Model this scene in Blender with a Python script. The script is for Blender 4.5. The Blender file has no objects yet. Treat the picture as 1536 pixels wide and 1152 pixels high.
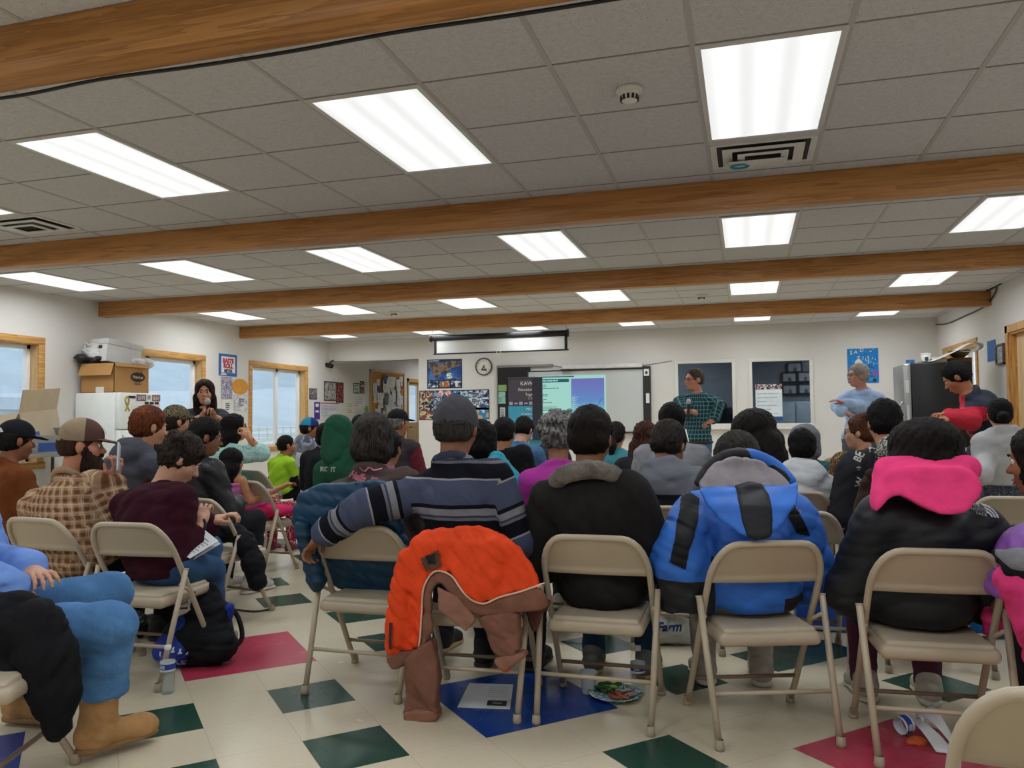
import bpy, math, random
import numpy as np
from mathutils import Vector, Matrix, Euler
random.seed(7)
COL = bpy.context.scene.collection
R = math.radians
# ---------------------------------------------------------------- camera
CAM_H, FOCAL, YAW, PITCH, ROLL = 1.2, 1188.3, .2866, .0420, -.0098
_f = Vector((-math.sin(YAW)*math.cos(PITCH), math.cos(YAW)*math.cos(PITCH), math.sin(PITCH)))
_r0 = Vector((math.cos(YAW), math.sin(YAW), 0)); _u0 = _r0.cross(_f)
_r = _r0*math.cos(ROLL)+_u0*math.sin(ROLL); _u = -_r0*math.sin(ROLL)+_u0*math.cos(ROLL)
EYE = Vector((0, 0, CAM_H))
def ray(px, py): return _f+_r*((px-768)/FOCAL)-_u*((py-576)/FOCAL)
def at_d(px, py, d): return EYE+ray(px, py)*d
def at_z(px, py, z): v = ray(px, py); return EYE+v*((z-CAM_H)/v.z)
def at_y(px, py, y): v = ray(px, py); return EYE+v*(y/v.y)
def at_x(px, py, x): v = ray(px, py); return EYE+v*(x/v.x)
cam = bpy.data.cameras.new('camera'); co = bpy.data.objects.new('camera', cam); COL.objects.link(co)
cam.sensor_width = 36; cam.lens = 36*FOCAL/1536; cam.clip_start = .05; cam.clip_end = 2000
co.matrix_world = Matrix(((_r.x, _u.x, -_f.x, 0), (_r.y, _u.y, -_f.y, 0), (_r.z, _u.z, -_f.z, CAM_H), (0, 0, 0, 1)))
bpy.context.scene.camera = co
# ---------------------------------------------------------------- objects
def link(o, parent=None):
    COL.objects.link(o)
    if parent is not None: o.parent = parent
    return o
def tag(o, label=None, cat=None, group=None, kind=None):
    if label: o['label'] = label
    if cat: o['category'] = cat
    if group: o['group'] = group
    if kind: o['kind'] = kind
    return o
def thing(name, label, cat, loc=(0, 0, 0), rz=0, group=None, s=1):
    o = bpy.data.objects.new(name, None); o.empty_display_size = .05
    link(o); o.location = loc; o.rotation_euler = (0, 0, rz); o.scale = (s, s, s)
    return tag(o, label, cat, group)
def raw_mesh(name, V, F, mats, smooth=True, mi=None, pat=None):
    me = bpy.data.meshes.new(name)
    if isinstance(F, np.ndarray) and len(F):
        V = np.asarray(V, np.float32); n = len(F); k = F.shape[1]
        me.vertices.add(len(V)); me.vertices.foreach_set('co', V.ravel())
        me.loops.add(n*k); me.loops.foreach_set('vertex_index', F.astype(np.int32).ravel())
        me.polygons.add(n); me.polygons.foreach_set('loop_start', np.arange(0, n*k, k, dtype=np.int32))
        me.polygons.foreach_set('loop_total', np.full(n, k, np.int32))
        me.update(calc_edges=True); me.validate()
    else: me.from_pydata([tuple(v) for v in V], [], [tuple(f) for f in F]); me.update()
    for m in (mats if isinstance(mats, (list, tuple)) else [mats]): me.materials.append(m)
    if mi is not None and len(mi) == len(me.polygons): me.polygons.foreach_set('material_index', np.asarray(mi, np.int32))
    me.polygons.foreach_set('use_smooth', np.full(len(me.polygons), bool(smooth)))
    if pat is not None and len(me.vertices) == len(pat):
        a = me.attributes.new('pat', 'FLOAT_VECTOR', 'POINT'); a.data.foreach_set('vector', np.asarray(pat, np.float32).ravel())
    return me
def put(name, me, parent=None, M=None):
    o = bpy.data.objects.new(name, me); link(o, parent)
    if M is not None: o.matrix_local = M
    return o
class MB:
    """collects simple solids into one mesh"""
    def __init__(s): s.v, s.f, s.m = [], [], []
    def add(s, V, F, m=0):
        b = len(s.v); s.v += [tuple(v) for v in V]; s.f += [tuple(i+b for i in f) for f in F]; s.m += [m]*len(F); return s
    def box(s, lo, hi, m=0, M=None, bev=0):
        x0, y0, z0 = lo; x1, y1, z1 = hi
        if bev:
            xs = lambda a, b, t: ((a, 1), (b, -1))
            V = []; F = []
            bm_ = rbox((x1-x0, y1-y0, z1-z0), bev)
            V = [(a+(x0+x1)/2, b+(y0+y1)/2, c+(z0+z1)/2) for a, b, c in bm_[0]]; F = bm_[1]
        else:
            V = [(x0, y0, z0), (x1, y0, z0), (x1, y1, z0), (x0, y1, z0), (x0, y0, z1), (x1, y0, z1), (x1, y1, z1), (x0, y1, z1)]
            F = [(0, 3, 2, 1), (4, 5, 6, 7), (0, 1, 5, 4), (1, 2, 6, 5), (2, 3, 7, 6), (3, 0, 4, 7)]
        if M is not None: V = [M @ Vector(v) for v in V]
        return s.add(V, F, m)
    def tube(s, pts, r, n=10, m=0, closed=False, cap=True):
        pts = [Vector(p) for p in pts]; N = len(pts); rs = r if isinstance(r, (list, tuple)) else [r]*N
        V = []; F = []; up = None
        for i, p in enumerate(pts):
            if closed: t = (pts[(i+1) % N]-pts[i-1])
            else: t = pts[min(i+1, N-1)]-pts[max(i-1, 0)]
            t.normalize()
            if up is None:
                up = Vector((0, 0, 1)) if abs(t.z) < .9 else Vector((1, 0, 0))
            a = t.cross(up).normalized(); up = a.cross(t).normalized()
            for k in range(n):
                w = 2*math.pi*k/n; V.append(p+a*(rs[i]*math.cos(w))+up*(rs[i]*math.sin(w)))
        for i in range(N if closed else N-1):
            for k in range(n):
                j = (i+1) % N; F.append((i*n+k, i*n+(k+1) % n, j*n+(k+1) % n, j*n+k))
        if cap and not closed: F += [tuple(range(n-1, -1, -1)), tuple((N-1)*n+k for k in range(n))]
        return s.add(V, F, m)
    def lathe(s, prof, n=24, c=(0, 0, 0), m=0, M=None):
        V = []; F = []; N = len(prof)
        for r, z in prof:
            for k in range(n):
                w = 2*math.pi*k/n; V.append((c[0]+r*math.cos(w), c[1]+r*math.sin(w), c[2]+z))
        for i in range(N-1):
            for k in range(n): F.append((i*n+k, i*n+(k+1) % n, (i+1)*n+(k+1) % n, (i+1)*n+k))
        if M is not None: V = [M @ Vector(v) for v in V]
        return s.add(V, F, m)
    def prism(s, poly, t, m=0, M=None):
        """poly in x,z ; thickness along y from 0 to t"""
        n = len(poly); V = [(x, 0, z) for x, z in poly]+[(x, t, z) for x, z in poly]
        F = [tuple(range(n)), tuple(range(2*n-1, n-1, -1))]+[(i, i+n, (i+1) % n+n, (i+1) % n) for i in range(n)]
        if M is not None: V = [M @ Vector(v) for v in V]
        return s.add(V, F, m)
    def mesh(s, name, mats, smooth=False): return raw_mesh(name, s.v, s.f, mats, smooth, s.m)
    def build(s, name, mats, parent=None, smooth=False, M=None):
        return put(name, s.mesh(name, mats, smooth), parent, M)
def rbox(size, bev, seg=2):
    """rounded box vertices/faces: a cuboid with rounded vertical and horizontal edges (spherified grid)"""
    hx, hy, hz = (max(d/2-bev, 0) for d in size); V = []; F = []
    n = 4*(seg+1); rings = []
    lat = [math.pi/2*(-1+i/seg) for i in range(seg+1)]+[math.pi/2*(i/seg) for i in range(seg+1)]
    for li, la in enumerate(lat):
        z = bev*math.sin(la)+(-hz if li <= seg else hz); r = bev*math.cos(la); ring = []
        for q in range(4):
            sx, sy = ((1, 1), (-1, 1), (-1, -1), (1, -1))[q]
            for k in range(seg+1):
                w = math.pi/2*(q+k/seg); ring.append(len(V)); V.append((sx*hx+r*math.cos(w), sy*hy+r*math.sin(w), z))
        rings.append(ring)
    for a, b in zip(rings, rings[1:]):
        for k in range(n): F.append((a[k], a[(k+1) % n], b[(k+1) % n], b[k]))
    F.append(tuple(reversed(rings[0]))); F.append(tuple(rings[-1]))
    return V, F
def TR(x=0, y=0, z=0, rx=0, ry=0, rz=0): return Matrix.Translation((x, y, z)) @ Euler((R(rx), R(ry), R(rz))).to_matrix().to_4x4()
def text_mesh(txt, size, mat, depth=.0008, shear=0, align='CENTER', spacing=1, bold=0):
    cu = bpy.data.curves.new('lettering', 'FONT'); cu.body = txt; cu.size = size; cu.align_x = align; cu.align_y = 'CENTER'
    cu.extrude = depth; cu.shear = shear; cu.resolution_u = 3; cu.space_character = spacing; cu.offset = bold
    o = bpy.data.objects.new('tmp', cu); COL.objects.link(o)
    dg = bpy.context.evaluated_depsgraph_get(); me = bpy.data.meshes.new_from_object(o.evaluated_get(dg))
    bpy.data.objects.remove(o); bpy.data.curves.remove(cu)
    me.materials.clear(); me.materials.append(mat); me.name = 'lettering'
    return me
def lettering(txt, size, mat, parent, M, name='lettering', **k): return put(name, text_mesh(txt, size, mat, **k), parent, M)
# ---------------------------------------------------------------- implicit surfaces
def nets(F, lo, h):
    s = F < 0
    c = s[:-1, :-1, :-1].astype(np.int8)
    for dx, dy, dz in ((1, 0, 0), (0, 1, 0), (1, 1, 0), (0, 0, 1), (1, 0, 1), (0, 1, 1), (1, 1, 1)):
        c = c+s[dx:s.shape[0]-1+dx, dy:s.shape[1]-1+dy, dz:s.shape[2]-1+dz]
    idx = np.argwhere((c > 0) & (c < 8)); ids = np.full(c.shape, -1, np.int32); ids[tuple(idx.T)] = np.arange(len(idx))
    cs = np.array([(i & 1, (i >> 1) & 1, (i >> 2) & 1) for i in range(8)])
    val = [F[idx[:, 0]+k[0], idx[:, 1]+k[1], idx[:, 2]+k[2]] for k in cs]
    acc = np.zeros((len(idx), 3)); cnt = np.zeros(len(idx))
    for a in range(8):
        for b in range(a+1, 8):
            if np.abs(cs[a]-cs[b]).sum() != 1: continue
            m = (val[a] < 0) != (val[b] < 0); t = val[a][m]/(val[a][m]-val[b][m])
            acc[m] += cs[a]+t[:, None]*(cs[b]-cs[a]); cnt[m] += 1
    V = np.asarray(lo)+h*(idx+acc/cnt[:, None]); Q = []
    for ax in range(3):
        o1, o2 = ((1, 2), (2, 0), (0, 1))[ax]
        A = [slice(0, d) for d in s.shape]; B = list(A); A[ax] = slice(0, -1); B[ax] = slice(1, None)
        a, b = s[tuple(A)], s[tuple(B)]; e = np.argwhere(a != b)
        e = e[(e[:, o1] > 0) & (e[:, o2] > 0) & (e[:, o1] < c.shape[o1]) & (e[:, o2] < c.shape[o2])]
        ins = a[tuple(e.T)]; q = []
        for d1, d2 in ((-1, -1), (0, -1), (0, 0), (-1, 0)):
            k = e.copy(); k[:, o1] += d1; k[:, o2] += d2; q.append(ids[tuple(k.T)])
        q = np.stack(q, 1); q[~ins] = q[~ins][:, ::-1]; Q.append(q)
    Q = np.concatenate(Q); Q = Q[(Q >= 0).all(1)]
    return V.astype(np.float32), Q
f32 = np.float32
def A3(v): return np.array([v[0], v[1], v[2]], float)
class S:
    def __init__(s): s.p = []
    def cone(s, a, b, ra, rb=None, k=.03, op=0):
        a, b = A3(a), A3(b); rb = ra if rb is None else rb; r = max(ra, rb); d = b-a; L = float(d@d)+1e-9
        def fn(x, y, z):
            px, py, pz = x-f32(a[0]), y-f32(a[1]), z-f32(a[2])
            t = np.clip((px*f32(d[0])+py*f32(d[1])+pz*f32(d[2]))/f32(L), 0, 1)
            return np.sqrt((px-t*f32(d[0]))**2+(py-t*f32(d[1]))**2+(pz-t*f32(d[2]))**2)-(f32(ra)+t*f32(rb-ra))
        s.p.append((fn, np.minimum(a, b)-r, np.maximum(a, b)+r, k, op)); return s
    def ell(s, c, r, rot=None, k=.03, op=0):
        c, r = A3(c), A3(r); q = np.eye(3) if rot is None else np.array(rot)[:3, :3]; ext = np.sqrt(((q*r)**2).sum(1))
        def fn(x, y, z):
            p = [x-f32(c[0]), y-f32(c[1]), z-f32(c[2])]
            l = [p[0]*f32(q[0, i])+p[1]*f32(q[1, i])+p[2]*f32(q[2, i]) for i in range(3)]
            k0 = np.sqrt(sum((l[i]/f32(r[i]))**2 for i in range(3))); k1 = np.sqrt(sum((l[i]/f32(r[i]**2))**2 for i in range(3)))
            return k0*(k0-1)/(k1+f32(1e-6))
        s.p.append((fn, c-ext, c+ext, k, op)); return s
    def box(s, c, hf, rot=None, rad=.01, k=.005, op=0):
        c, hf = A3(c), A3(hf); q = np.eye(3) if rot is None else np.array(rot)[:3, :3]; ext = np.abs(q)@hf+.002
        def fn(x, y, z):
            p = [x-f32(c[0]), y-f32(c[1]), z-f32(c[2])]
            l = [np.abs(p[0]*f32(q[0, i])+p[1]*f32(q[1, i])+p[2]*f32(q[2, i]))-f32(hf[i]-rad) for i in range(3)]
            return np.sqrt(sum(np.maximum(v, 0)**2 for v in l))+np.minimum(np.maximum(np.maximum(l[0], l[1]), l[2]), 0)-f32(rad)
        s.p.append((fn, c-ext, c+ext, k, op)); return s
    def fn(s, f, lo, hi, k=.01, op=0): s.p.append((f, A3(lo), A3(hi), k, op)); return s
    def below(s, z, k=.006):     # cut everything below z
        s.p.append((lambda X, Y, Z: Z-f32(z)+0*X+0*Y, np.full(3, -9.), np.array((9., 9., z)), k, 1)); return s
    def copy(s): t = S(); t.p = list(s.p); return t
    @staticmethod
    def comb(F, d, k, op):
        if op: d = -d; h = np.maximum(k-np.abs(F-d), 0)/max(k, 1e-6); return np.maximum(F, d)+h*h*f32(k*.25)
        h = np.maximum(k-np.abs(F-d), 0)/max(k, 1e-6); return np.minimum(F, d)-h*h*f32(k*.25)
    def ev(s, P):
        P = np.asarray(P, f32); x, y, z = P[:, 0], P[:, 1], P[:, 2]; F = np.full(len(P), 1, f32)
        for fn, lo, hi, k, op in s.p: F = s.comb(F, fn(x, y, z), f32(k), op)
        return F if s.disp is None else F+s.disp(x, y, z).astype(f32)
    disp = None
    def surf(s, h, disp=None):
        s.disp = disp
        ad = [p for p in s.p if not p[4]]
        lo = np.min([p[1] for p in ad], 0)-3*h-.006; hi = np.max([p[2] for p in ad], 0)+3*h+.006
        n = np.ceil((hi-lo)/h).astype(int)+1; F = np.full(n, 1, f32)
        ax = [(lo[i]+h*np.arange(n[i])).astype(f32) for i in range(3)]
        for fn, a, b, k, op in s.p:
            m = k+3*h+.012
            i0 = np.clip(np.floor((a-m-lo)/h).astype(int), 0, n); i1 = np.clip(np.ceil((b+m-lo)/h).astype(int)+1, 0, n)
            if (i1 <= i0).any(): continue
            sl = tuple(slice(i0[i], i1[i]) for i in range(3))
            d = fn(ax[0][sl[0]][:, None, None], ax[1][sl[1]][None, :, None], ax[2][sl[2]][None, None, :])
            F[sl] = s.comb(F[sl], d, f32(k), op)
        if disp is not None:
            nb = np.abs(F) < .05
            I = np.argwhere(nb); P = lo+h*I
            F[nb] += disp(P[:, 0], P[:, 1], P[:, 2]).astype(f32)
        return nets(F, lo, h)
def wrinkle(seed, amp, sc=1., aniso=(1, 1, 1)):
    r = np.random.RandomState(abs(int(seed))); dr = np.array((r.normal(0, .55), r.normal(0, .55), 1.)); dr /= np.linalg.norm(dr); ks = (dr*r.uniform(20, 55, (6, 1))*np.where(r.rand(6, 1) < .5, 1, -1)+r.normal(0, 1, (6, 3))*8)*np.array(aniso)*sc; ph = r.uniform(0, 6.28, 6); ks2 = r.normal(0, 1, (3, 3))*8*sc
    def f(x, y, z):
        w = sum(np.sin(k[0]*x+k[1]*y+k[2]*z+p) for k, p in zip(ks2, ph)); v = 0
        for i, (k, p) in enumerate(zip(ks, ph)):
            q = np.sin(k[0]*x+k[1]*y+k[2]*z+p+.9*w); v = v+((1-np.abs(q))**2*1.6-.45 if i < 4 else .4*q)
        return amp*.42*np.clip(v, -1.2, 2.)
    return f
def poly_sd(poly):
    """signed distance to a closed 2-D polygon (negative inside), for arrays"""
    P = np.array(poly, float)
    def f(u, v):
        d = np.full(np.broadcast(u, v).shape, 1e9); sg = np.ones(d.shape)
        for i in range(len(P)):
            a, b = P[i], P[i-1]; e = b-a; wx, wy = u-a[0], v-a[1]
            t = np.clip((wx*e[0]+wy*e[1])/(e@e+1e-12), 0, 1)
            d = np.minimum(d, (wx-e[0]*t)**2+(wy-e[1]*t)**2)
            c1, c2, c3 = v >= a[1], v < b[1], e[0]*wy > e[1]*wx
            sg = np.where((c1 & c2 & c3) | (~c1 & ~c2 & ~c3), -sg, sg)
        return (sg*np.sqrt(d)).astype(f32)
    return f
def smooth_poly(pts, n=4):
    """closed Catmull-Rom through pts"""
    P = [np.array(p, float) for p in pts]; N = len(P); out = []
    for i in range(N):
        a, b, c, d = P[i-1], P[i], P[(i+1) % N], P[(i+2) % N]
        for k in range(n):
            t = k/n; out.append(.5*((2*b)+(c-a)*t+(2*a-5*b+4*c-d)*t*t+(3*b-a-3*c+d)*t**3))
    return [tuple(p) for p in out]
def spline(pts, n=5):
    P = [np.array(p, float) for p in pts]; P = [2*P[0]-P[1]]+P+[2*P[-1]-P[-2]]; out = []
    for i in range(1, len(P)-2):
        a, b, c, d = P[i-1], P[i], P[i+1], P[i+2]
        for k in range(n):
            t = k/n; out.append(.5*((2*b)+(c-a)*t+(2*a-5*b+4*c-d)*t*t+(3*b-a-3*c+d)*t**3))
    return out+[P[-2]]
def sheet(s, poly, yf, th, k=.01, op=0):
    """thick curved sheet: outline in x,z, depth y=yf(x,z) in the local frame"""
    sd = poly_sd(poly); P = np.array(poly); u = np.linspace(P[:, 0].min(), P[:, 0].max(), 25); v = np.linspace(P[:, 1].min(), P[:, 1].max(), 25)
    yy = yf(*np.meshgrid(u, v)); rd = min(th*.8, .012)
    def fn(x, y, z):
        a = sd(x, z)+f32(rd); b = np.abs(y-yf(x, z))-f32(th-rd)
        return np.sqrt(np.maximum(a, 0)**2+np.maximum(b, 0)**2)+np.minimum(np.maximum(a, b), 0)-f32(rd)
    return s.fn(fn, (P[:, 0].min(), yy.min()-th, P[:, 1].min()), (P[:, 0].max(), yy.max()+th, P[:, 1].max()), k, op)
def sdf_obj(name, s, h, mat, parent=None, disp=None, pat=None, M=None):
    V, F = s.surf(h, disp); return put(name, raw_mesh(name, V, F, mat, True, pat=None if pat is None else pat(V)), parent, M)
SKY, EXPO = 1.4, -.2
# ---------------------------------------------------------------- materials
def lin(c):
    if isinstance(c, str): c = [int(c[i:i+2], 16) for i in (0, 2, 4)]
    return tuple((v/255/12.92 if v/255 <= .04045 else ((v/255+.055)/1.055)**2.4) for v in c)+(1,)
class N:
    def __init__(s, name):
        s.m = bpy.data.materials.new(name); s.m.use_nodes = True; s.t = s.m.node_tree; s.b = s.t.nodes['Principled BSDF']
    def n(s, typ, **k):
        nd = s.t.nodes.new('ShaderNode'+typ)
        for a, v in k.items():
            if a.startswith('_'): nd.inputs[int(a[1:])].default_value = v
            else: setattr(nd, a, v)
        return nd
    def l(s, a, b): s.t.links.new(a, b)
    def math(s, op, a, b=0., c=None):
        nd = s.n('Math', operation=op)
        for i, v in enumerate((a, b) if c is None else (a, b, c)):
            if isinstance(v, (int, float)): nd.inputs[i].default_value = v
            else: s.l(v, nd.inputs[i])
        return nd.outputs[0]
    def mix(s, f, a, b, blend='MIX'):
        nd = s.n('Mix', data_type='RGBA', blend_type=blend)
        for i, v in ((0, f), (6, a), (7, b)):
            if isinstance(v, (int, float)): nd.inputs[i].default_value = v
            elif isinstance(v, tuple): nd.inputs[i].default_value = v
            else: s.l(v, nd.inputs[i])
        return nd.outputs[2]
    def coord(s, kind='Object', scale=(1, 1, 1)):
        tc = s.n('TexCoord'); mp = s.n('Mapping'); mp.inputs['Scale'].default_value = scale; s.l(tc.outputs[kind], mp.inputs[0]); return mp.outputs[0]
    def noise(s, sc, det=3, vec=None, rough=.5):
        nd = s.n('TexNoise'); nd.inputs['Scale'].default_value = sc; nd.inputs['Detail'].default_value = det; nd.inputs['Roughness'].default_value = rough
        s.l(vec if vec is not None else s.coord(), nd.inputs['Vector']); return nd.outputs['Fac']
    def ramp(s, f, stops, const=False):
        nd = s.n('ValToRGB'); r = nd.color_ramp; r.interpolation = 'CONSTANT' if const else 'LINEAR'
        while len(r.elements) < len(stops): r.elements.new(.5)
        for e, (p, c) in zip(r.elements, stops): e.position = p; e.color = c if isinstance(c, tuple) else lin(c)
        s.l(f, nd.inputs[0]); return nd.outputs[0]
    def pat(s):
        a = s.n('Attribute', attribute_name='pat'); x = s.n('SeparateXYZ'); s.l(a.outputs['Vector'], x.inputs[0]); return x.outputs
    def base(s, c):
        if isinstance(c, tuple): s.b.inputs['Base Color'].default_value = c
        else: s.l(c, s.b.inputs['Base Color'])
    def set(s, rough=.6, metal=0, spec=.5, **k):
        s.b.inputs['Roughness'].default_value = rough; s.b.inputs['Metallic'].default_value = metal; s.b.inputs['Specular IOR Level'].default_value = spec
        for a, v in k.items(): s.b.inputs[a.replace('_', ' ')].default_value = v
        return s
    def bump(s, h, strength=.3, dist=.01):
        nd = s.n('Bump'); nd.inputs['Strength'].default_value = strength; nd.inputs['Distance'].default_value = dist
        s.l(h, nd.inputs['Height']); s.l(nd.outputs[0], s.b.inputs['Normal'])
_mc = {}
def cached(f):
    def g(*a, **k):
        key = (f.__name__, a, tuple(sorted(k.items())))
        if key not in _mc: _mc[key] = f(*a, **k)
        return _mc[key]
    return g
@cached
def plain(c, rough=.6, metal=0., var=.06, sc=6., spec=.4, bump=0., bsc=60.):
    n = N('paint_'+c); a = lin(c)
    if var:
        lo = tuple(v*(1-var*1.6) for v in a[:3])+(1,); hi = tuple(min(v*(1+var), 1) for v in a[:3])+(1,)
        n.base(n.ramp(n.noise(sc), [(.3, lo), (.7, hi)]))
    else: n.base(a)
    n.set(rough, metal, spec)
    if bump: n.bump(n.noise(bsc, 4), bump, .004)
    return n.m
@cached
def cloth(c, var=.12, rough=.92, weave=260., bump=.35, spec=.15, sheen=0.):
    n = N('cloth_'+c); a = lin(c)
    lo = tuple(v*(1-var*1.7) for v in a[:3])+(1,); hi = tuple(min(v*(1+var), 1) for v in a[:3])+(1,)
    n.base(n.ramp(n.noise(14, 5, rough=.65), [(.28, lo), (.72, hi)])); n.set(rough, 0, spec)
    if sheen: n.b.inputs['Sheen Weight'].default_value = sheen
    n.bump(n.math('ADD', n.math('MULTIPLY', n.noise(weave, 2), .25), n.noise(22, 4)), bump, .006)
    return n.m
@cached
def denim(c='47698f'):
    n = N('denim_'+c); a = lin(c); v = n.coord()
    f = n.math('ADD', n.math('MULTIPLY', n.noise(7, 5, v), .75), n.math('MULTIPLY', n.noise(320, 1, n.coord(scale=(1, 1, .15))), .25))
    n.base(n.ramp(f, [(.3, tuple(x*.6 for x in a[:3])+(1,)), (.55, a), (.75, tuple(min(1, x*1.5+.02) for x in a[:3])+(1,))]))
    n.set(.9, 0, .15); n.bump(f, .4, .006); return n.m
@cached
def skin(c='c08a68'):
    n = N('skin_'+c); a = lin(c)
    n.base(n.ramp(n.noise(25, 3), [(.3, (a[0]*.86, a[1]*.78, a[2]*.75, 1)), (.7, a)])); n.set(.5, 0, .35)
    n.b.inputs['Subsurface Weight'].default_value = .08; n.b.inputs['Subsurface Radius'].default_value = (.01, .004, .002)
    return n.m
@cached
def hairm(c='17120f', c2=None, rough=.62):
    n = N('hair_'+c); a = tuple(v*.75 for v in lin(c)[:3])+(1,); b = lin(c2) if c2 else tuple(min(1, v*1.6+.003) for v in a[:3])+(1,)
    f = n.noise(1, 3, n.coord(scale=(170, 170, 9)), .6); g = n.noise(16, 2)
    n.base(n.ramp(n.math('ADD', n.math('MULTIPLY', f, .7), n.math('MULTIPLY', g, .3)), [(.4, a), (.8, b)])); n.set(rough, 0, .12)
    n.bump(f, .6, .006); return n.m
@cached
def plaid(base, dark, light, f=13., w=.42):
    n = N('plaid_'+base); x, y, _ = n.pat(); wx = n.noise(30, 2)
    def st(o, ff, ww, ph=0.): return n.math('LESS_THAN', n.math('FRACT', n.math('ADD', n.math('MULTIPLY', o, ff), ph)), ww)
    a, b = st(x, f, w), st(y, f, w); c = n.mix(n.math('MULTIPLY', n.math('ADD', a, b), .5), lin(base), lin(dark))
    l1, l2 = st(x, f, .09, .25), st(y, f, .09, .25); c = n.mix(n.math('MULTIPLY', n.math('MAXIMUM', l1, l2), .75), c, lin(light))
    n.base(n.mix(n.math('MULTIPLY', wx, .25), c, lin(dark))); n.set(.93, 0, .12); n.bump(n.noise(22, 4), .35, .006); return n.m
@cached
def stripes(key, stops, period, off=0.):
    n = N('striped_'+key); _, y, _ = n.pat()
    f = n.math('FRACT', n.math('ADD', n.math('DIVIDE', n.math('ADD', y, n.math('MULTIPLY', n.noise(7, 2), .012)), period), off)); c = n.ramp(f, list(stops), True)
    n.base(n.mix(n.math('MULTIPLY', n.noise(20, 4), .3), c, (.01, .01, .014, 1))); n.set(.92, 0, .12); n.bump(n.noise(22, 4), .4, .007); return n.m
@cached
def panels(key, base, a, b=None, c=None, rough=.7, spec=.3, bump=.35, bsc=22.):
    """base colour, then colour a where pat.x<0, b where pat.y<0, c where pat.z<0"""
    n = N('panelled_'+key); o = n.pat(); col = lin(base)
    for q, cc in zip(o, (a, b, c)):
        if cc: col = n.mix(n.math('LESS_THAN', q, 0.), col, lin(cc))
    f = n.noise(14, 5, rough=.65); n.base(n.mix(n.math('MULTIPLY', f, .35), col, (.012, .012, .015, 1))); n.set(rough, 0, spec); n.bump(n.noise(bsc, 4), bump, .006); return n.m
@cached
def blotch(key, cols, sc=30., rough=.9, dist=0.):
    """hard-edged patches (camouflage, floral, printed pictures)"""
    n = N('print_'+key); k = len(cols); v = n.coord()
    f = n.noise(sc, 3, v) if not dist else n.n('TexVoronoi').outputs[0]
    if dist:
        nd = n.t.nodes['Voronoi Texture']; nd.inputs['Scale'].default_value = sc; n.l(v, nd.inputs['Vector'])
        f = nd.outputs['Distance']; f = n.math('MULTIPLY', f, dist)
    n.base(n.ramp(f, [((i/k if dist else .34+.32*i/k) if i else 0, lin(c)) for i, c in enumerate(cols)], True)); n.set(rough, 0, .15); n.bump(n.noise(22, 4), .25, .005); return n.m
@cached
def wood(c1='c08a4a', c2='8a5a2a', axis=0, sc=1., rough=.45, glue=0.):
    n = N('wood_'+c1); s = [9*sc]*3; s[axis] = .55*sc
    v = n.coord(scale=tuple(s)); w = n.noise(1.6, 4, v, .6)
    r = n.math('FRACT', n.math('MULTIPLY', w, 5.)); g = n.noise(1, 3, n.coord(scale=tuple(90 if i != axis else 3 for i in range(3))))
    f = n.math('ADD', n.math('MULTIPLY', r, .45), n.math('MULTIPLY', g, .55)); col = n.ramp(f, [(.25, c2), (.6, c1), (.85, c1)])
    if glue:     # laminated boards of slightly different tone
        tc = n.n('TexBrick'); tc.inputs['Color1'].default_value = (1, 1, 1, 1); tc.inputs['Color2'].default_value = (.78, .74, .7, 1); tc.inputs['Mortar'].default_value = (.7, .62, .55, 1)
        tc.inputs['Scale'].default_value = 1; tc.inputs['Mortar Size'].default_value = .0012; tc.inputs['Brick Width'].default_value = 2.4; tc.inputs['Row Height'].default_value = glue
        mp = n.n('Mapping'); mp.inputs['Rotation'].default_value = (R(90), 0, 0); t2 = n.n('TexCoord'); n.l(t2.outputs['Object'], mp.inputs[0]); n.l(mp.outputs[0], tc.inputs['Vector'])
        col = n.mix(.6, col, tc.outputs[0], 'MULTIPLY')
    n.base(col); n.set(rough, 0, .4); n.bump(f, .08, .002); return n.m
@cached
def emit(c, st):
    n = N('glow_'+c); n.base((0, 0, 0, 1)); n.set(.5, 0, .2); n.b.inputs['Emission Color'].default_value = lin(c); n.b.inputs['Emission Strength'].default_value = st; return n.m
@cached
def glass(tint='ffffff', rough=.02, refl=1.):
    n = N('glass_pane'); t = n.t; t.nodes.remove(n.b); tr = n.n('BsdfTransparent'); tr.inputs[0].default_value = lin(tint)
    gl = n.n('BsdfGlossy'); gl.inputs['Roughness'].default_value = rough; fr = n.n('LayerWeight'); fr.inputs[0].default_value = .5; sch = n.math('ADD', n.math('MULTIPLY', n.math('POWER', fr.outputs['Facing'], 5.), .7), .03)
    mx = n.n('MixShader'); n.l(n.math('MULTIPLY', sch, refl), mx.inputs[0]); n.l(tr.outputs[0], mx.inputs[1]); n.l(gl.outputs[0], mx.inputs[2]); n.l(mx.outputs[0], t.nodes['Material Output'].inputs[0]); return n.m
@cached
def speck(c, d, sc=220., th=.36, rough=.9):
    """surface with small dark (or bright) specks"""
    n = N('speckled_'+c); f = n.noise(sc, 2); n.base(n.ramp(f, [(0, d), (th, d), (th+.02, c)])); n.set(rough, 0, .2); n.bump(f, .15, .002); return n.m
# ---------------------------------------------------------------- the setting
ZC = 2.7306; XL, XR, YB, YR = -7.95, 2.98, 14.1, -5.6
WALLM = plain('dcd8d2', .85, 0, .02, 1.5, .2, .05, 90)
OAK = wood('cf9d58', 'a8733a', 0, 1.2); OAKY = wood('cf9d58', 'a8733a', 1, 1.2); OAKZ = wood('cf9d58', 'a8733a', 2, 1.2)
def struct(name, o): o.name = name; o['kind'] = 'structure'; return o
def root(name): o = bpy.data.objects.new(name, None); link(o); o['kind'] = 'structure'; return o
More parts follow.
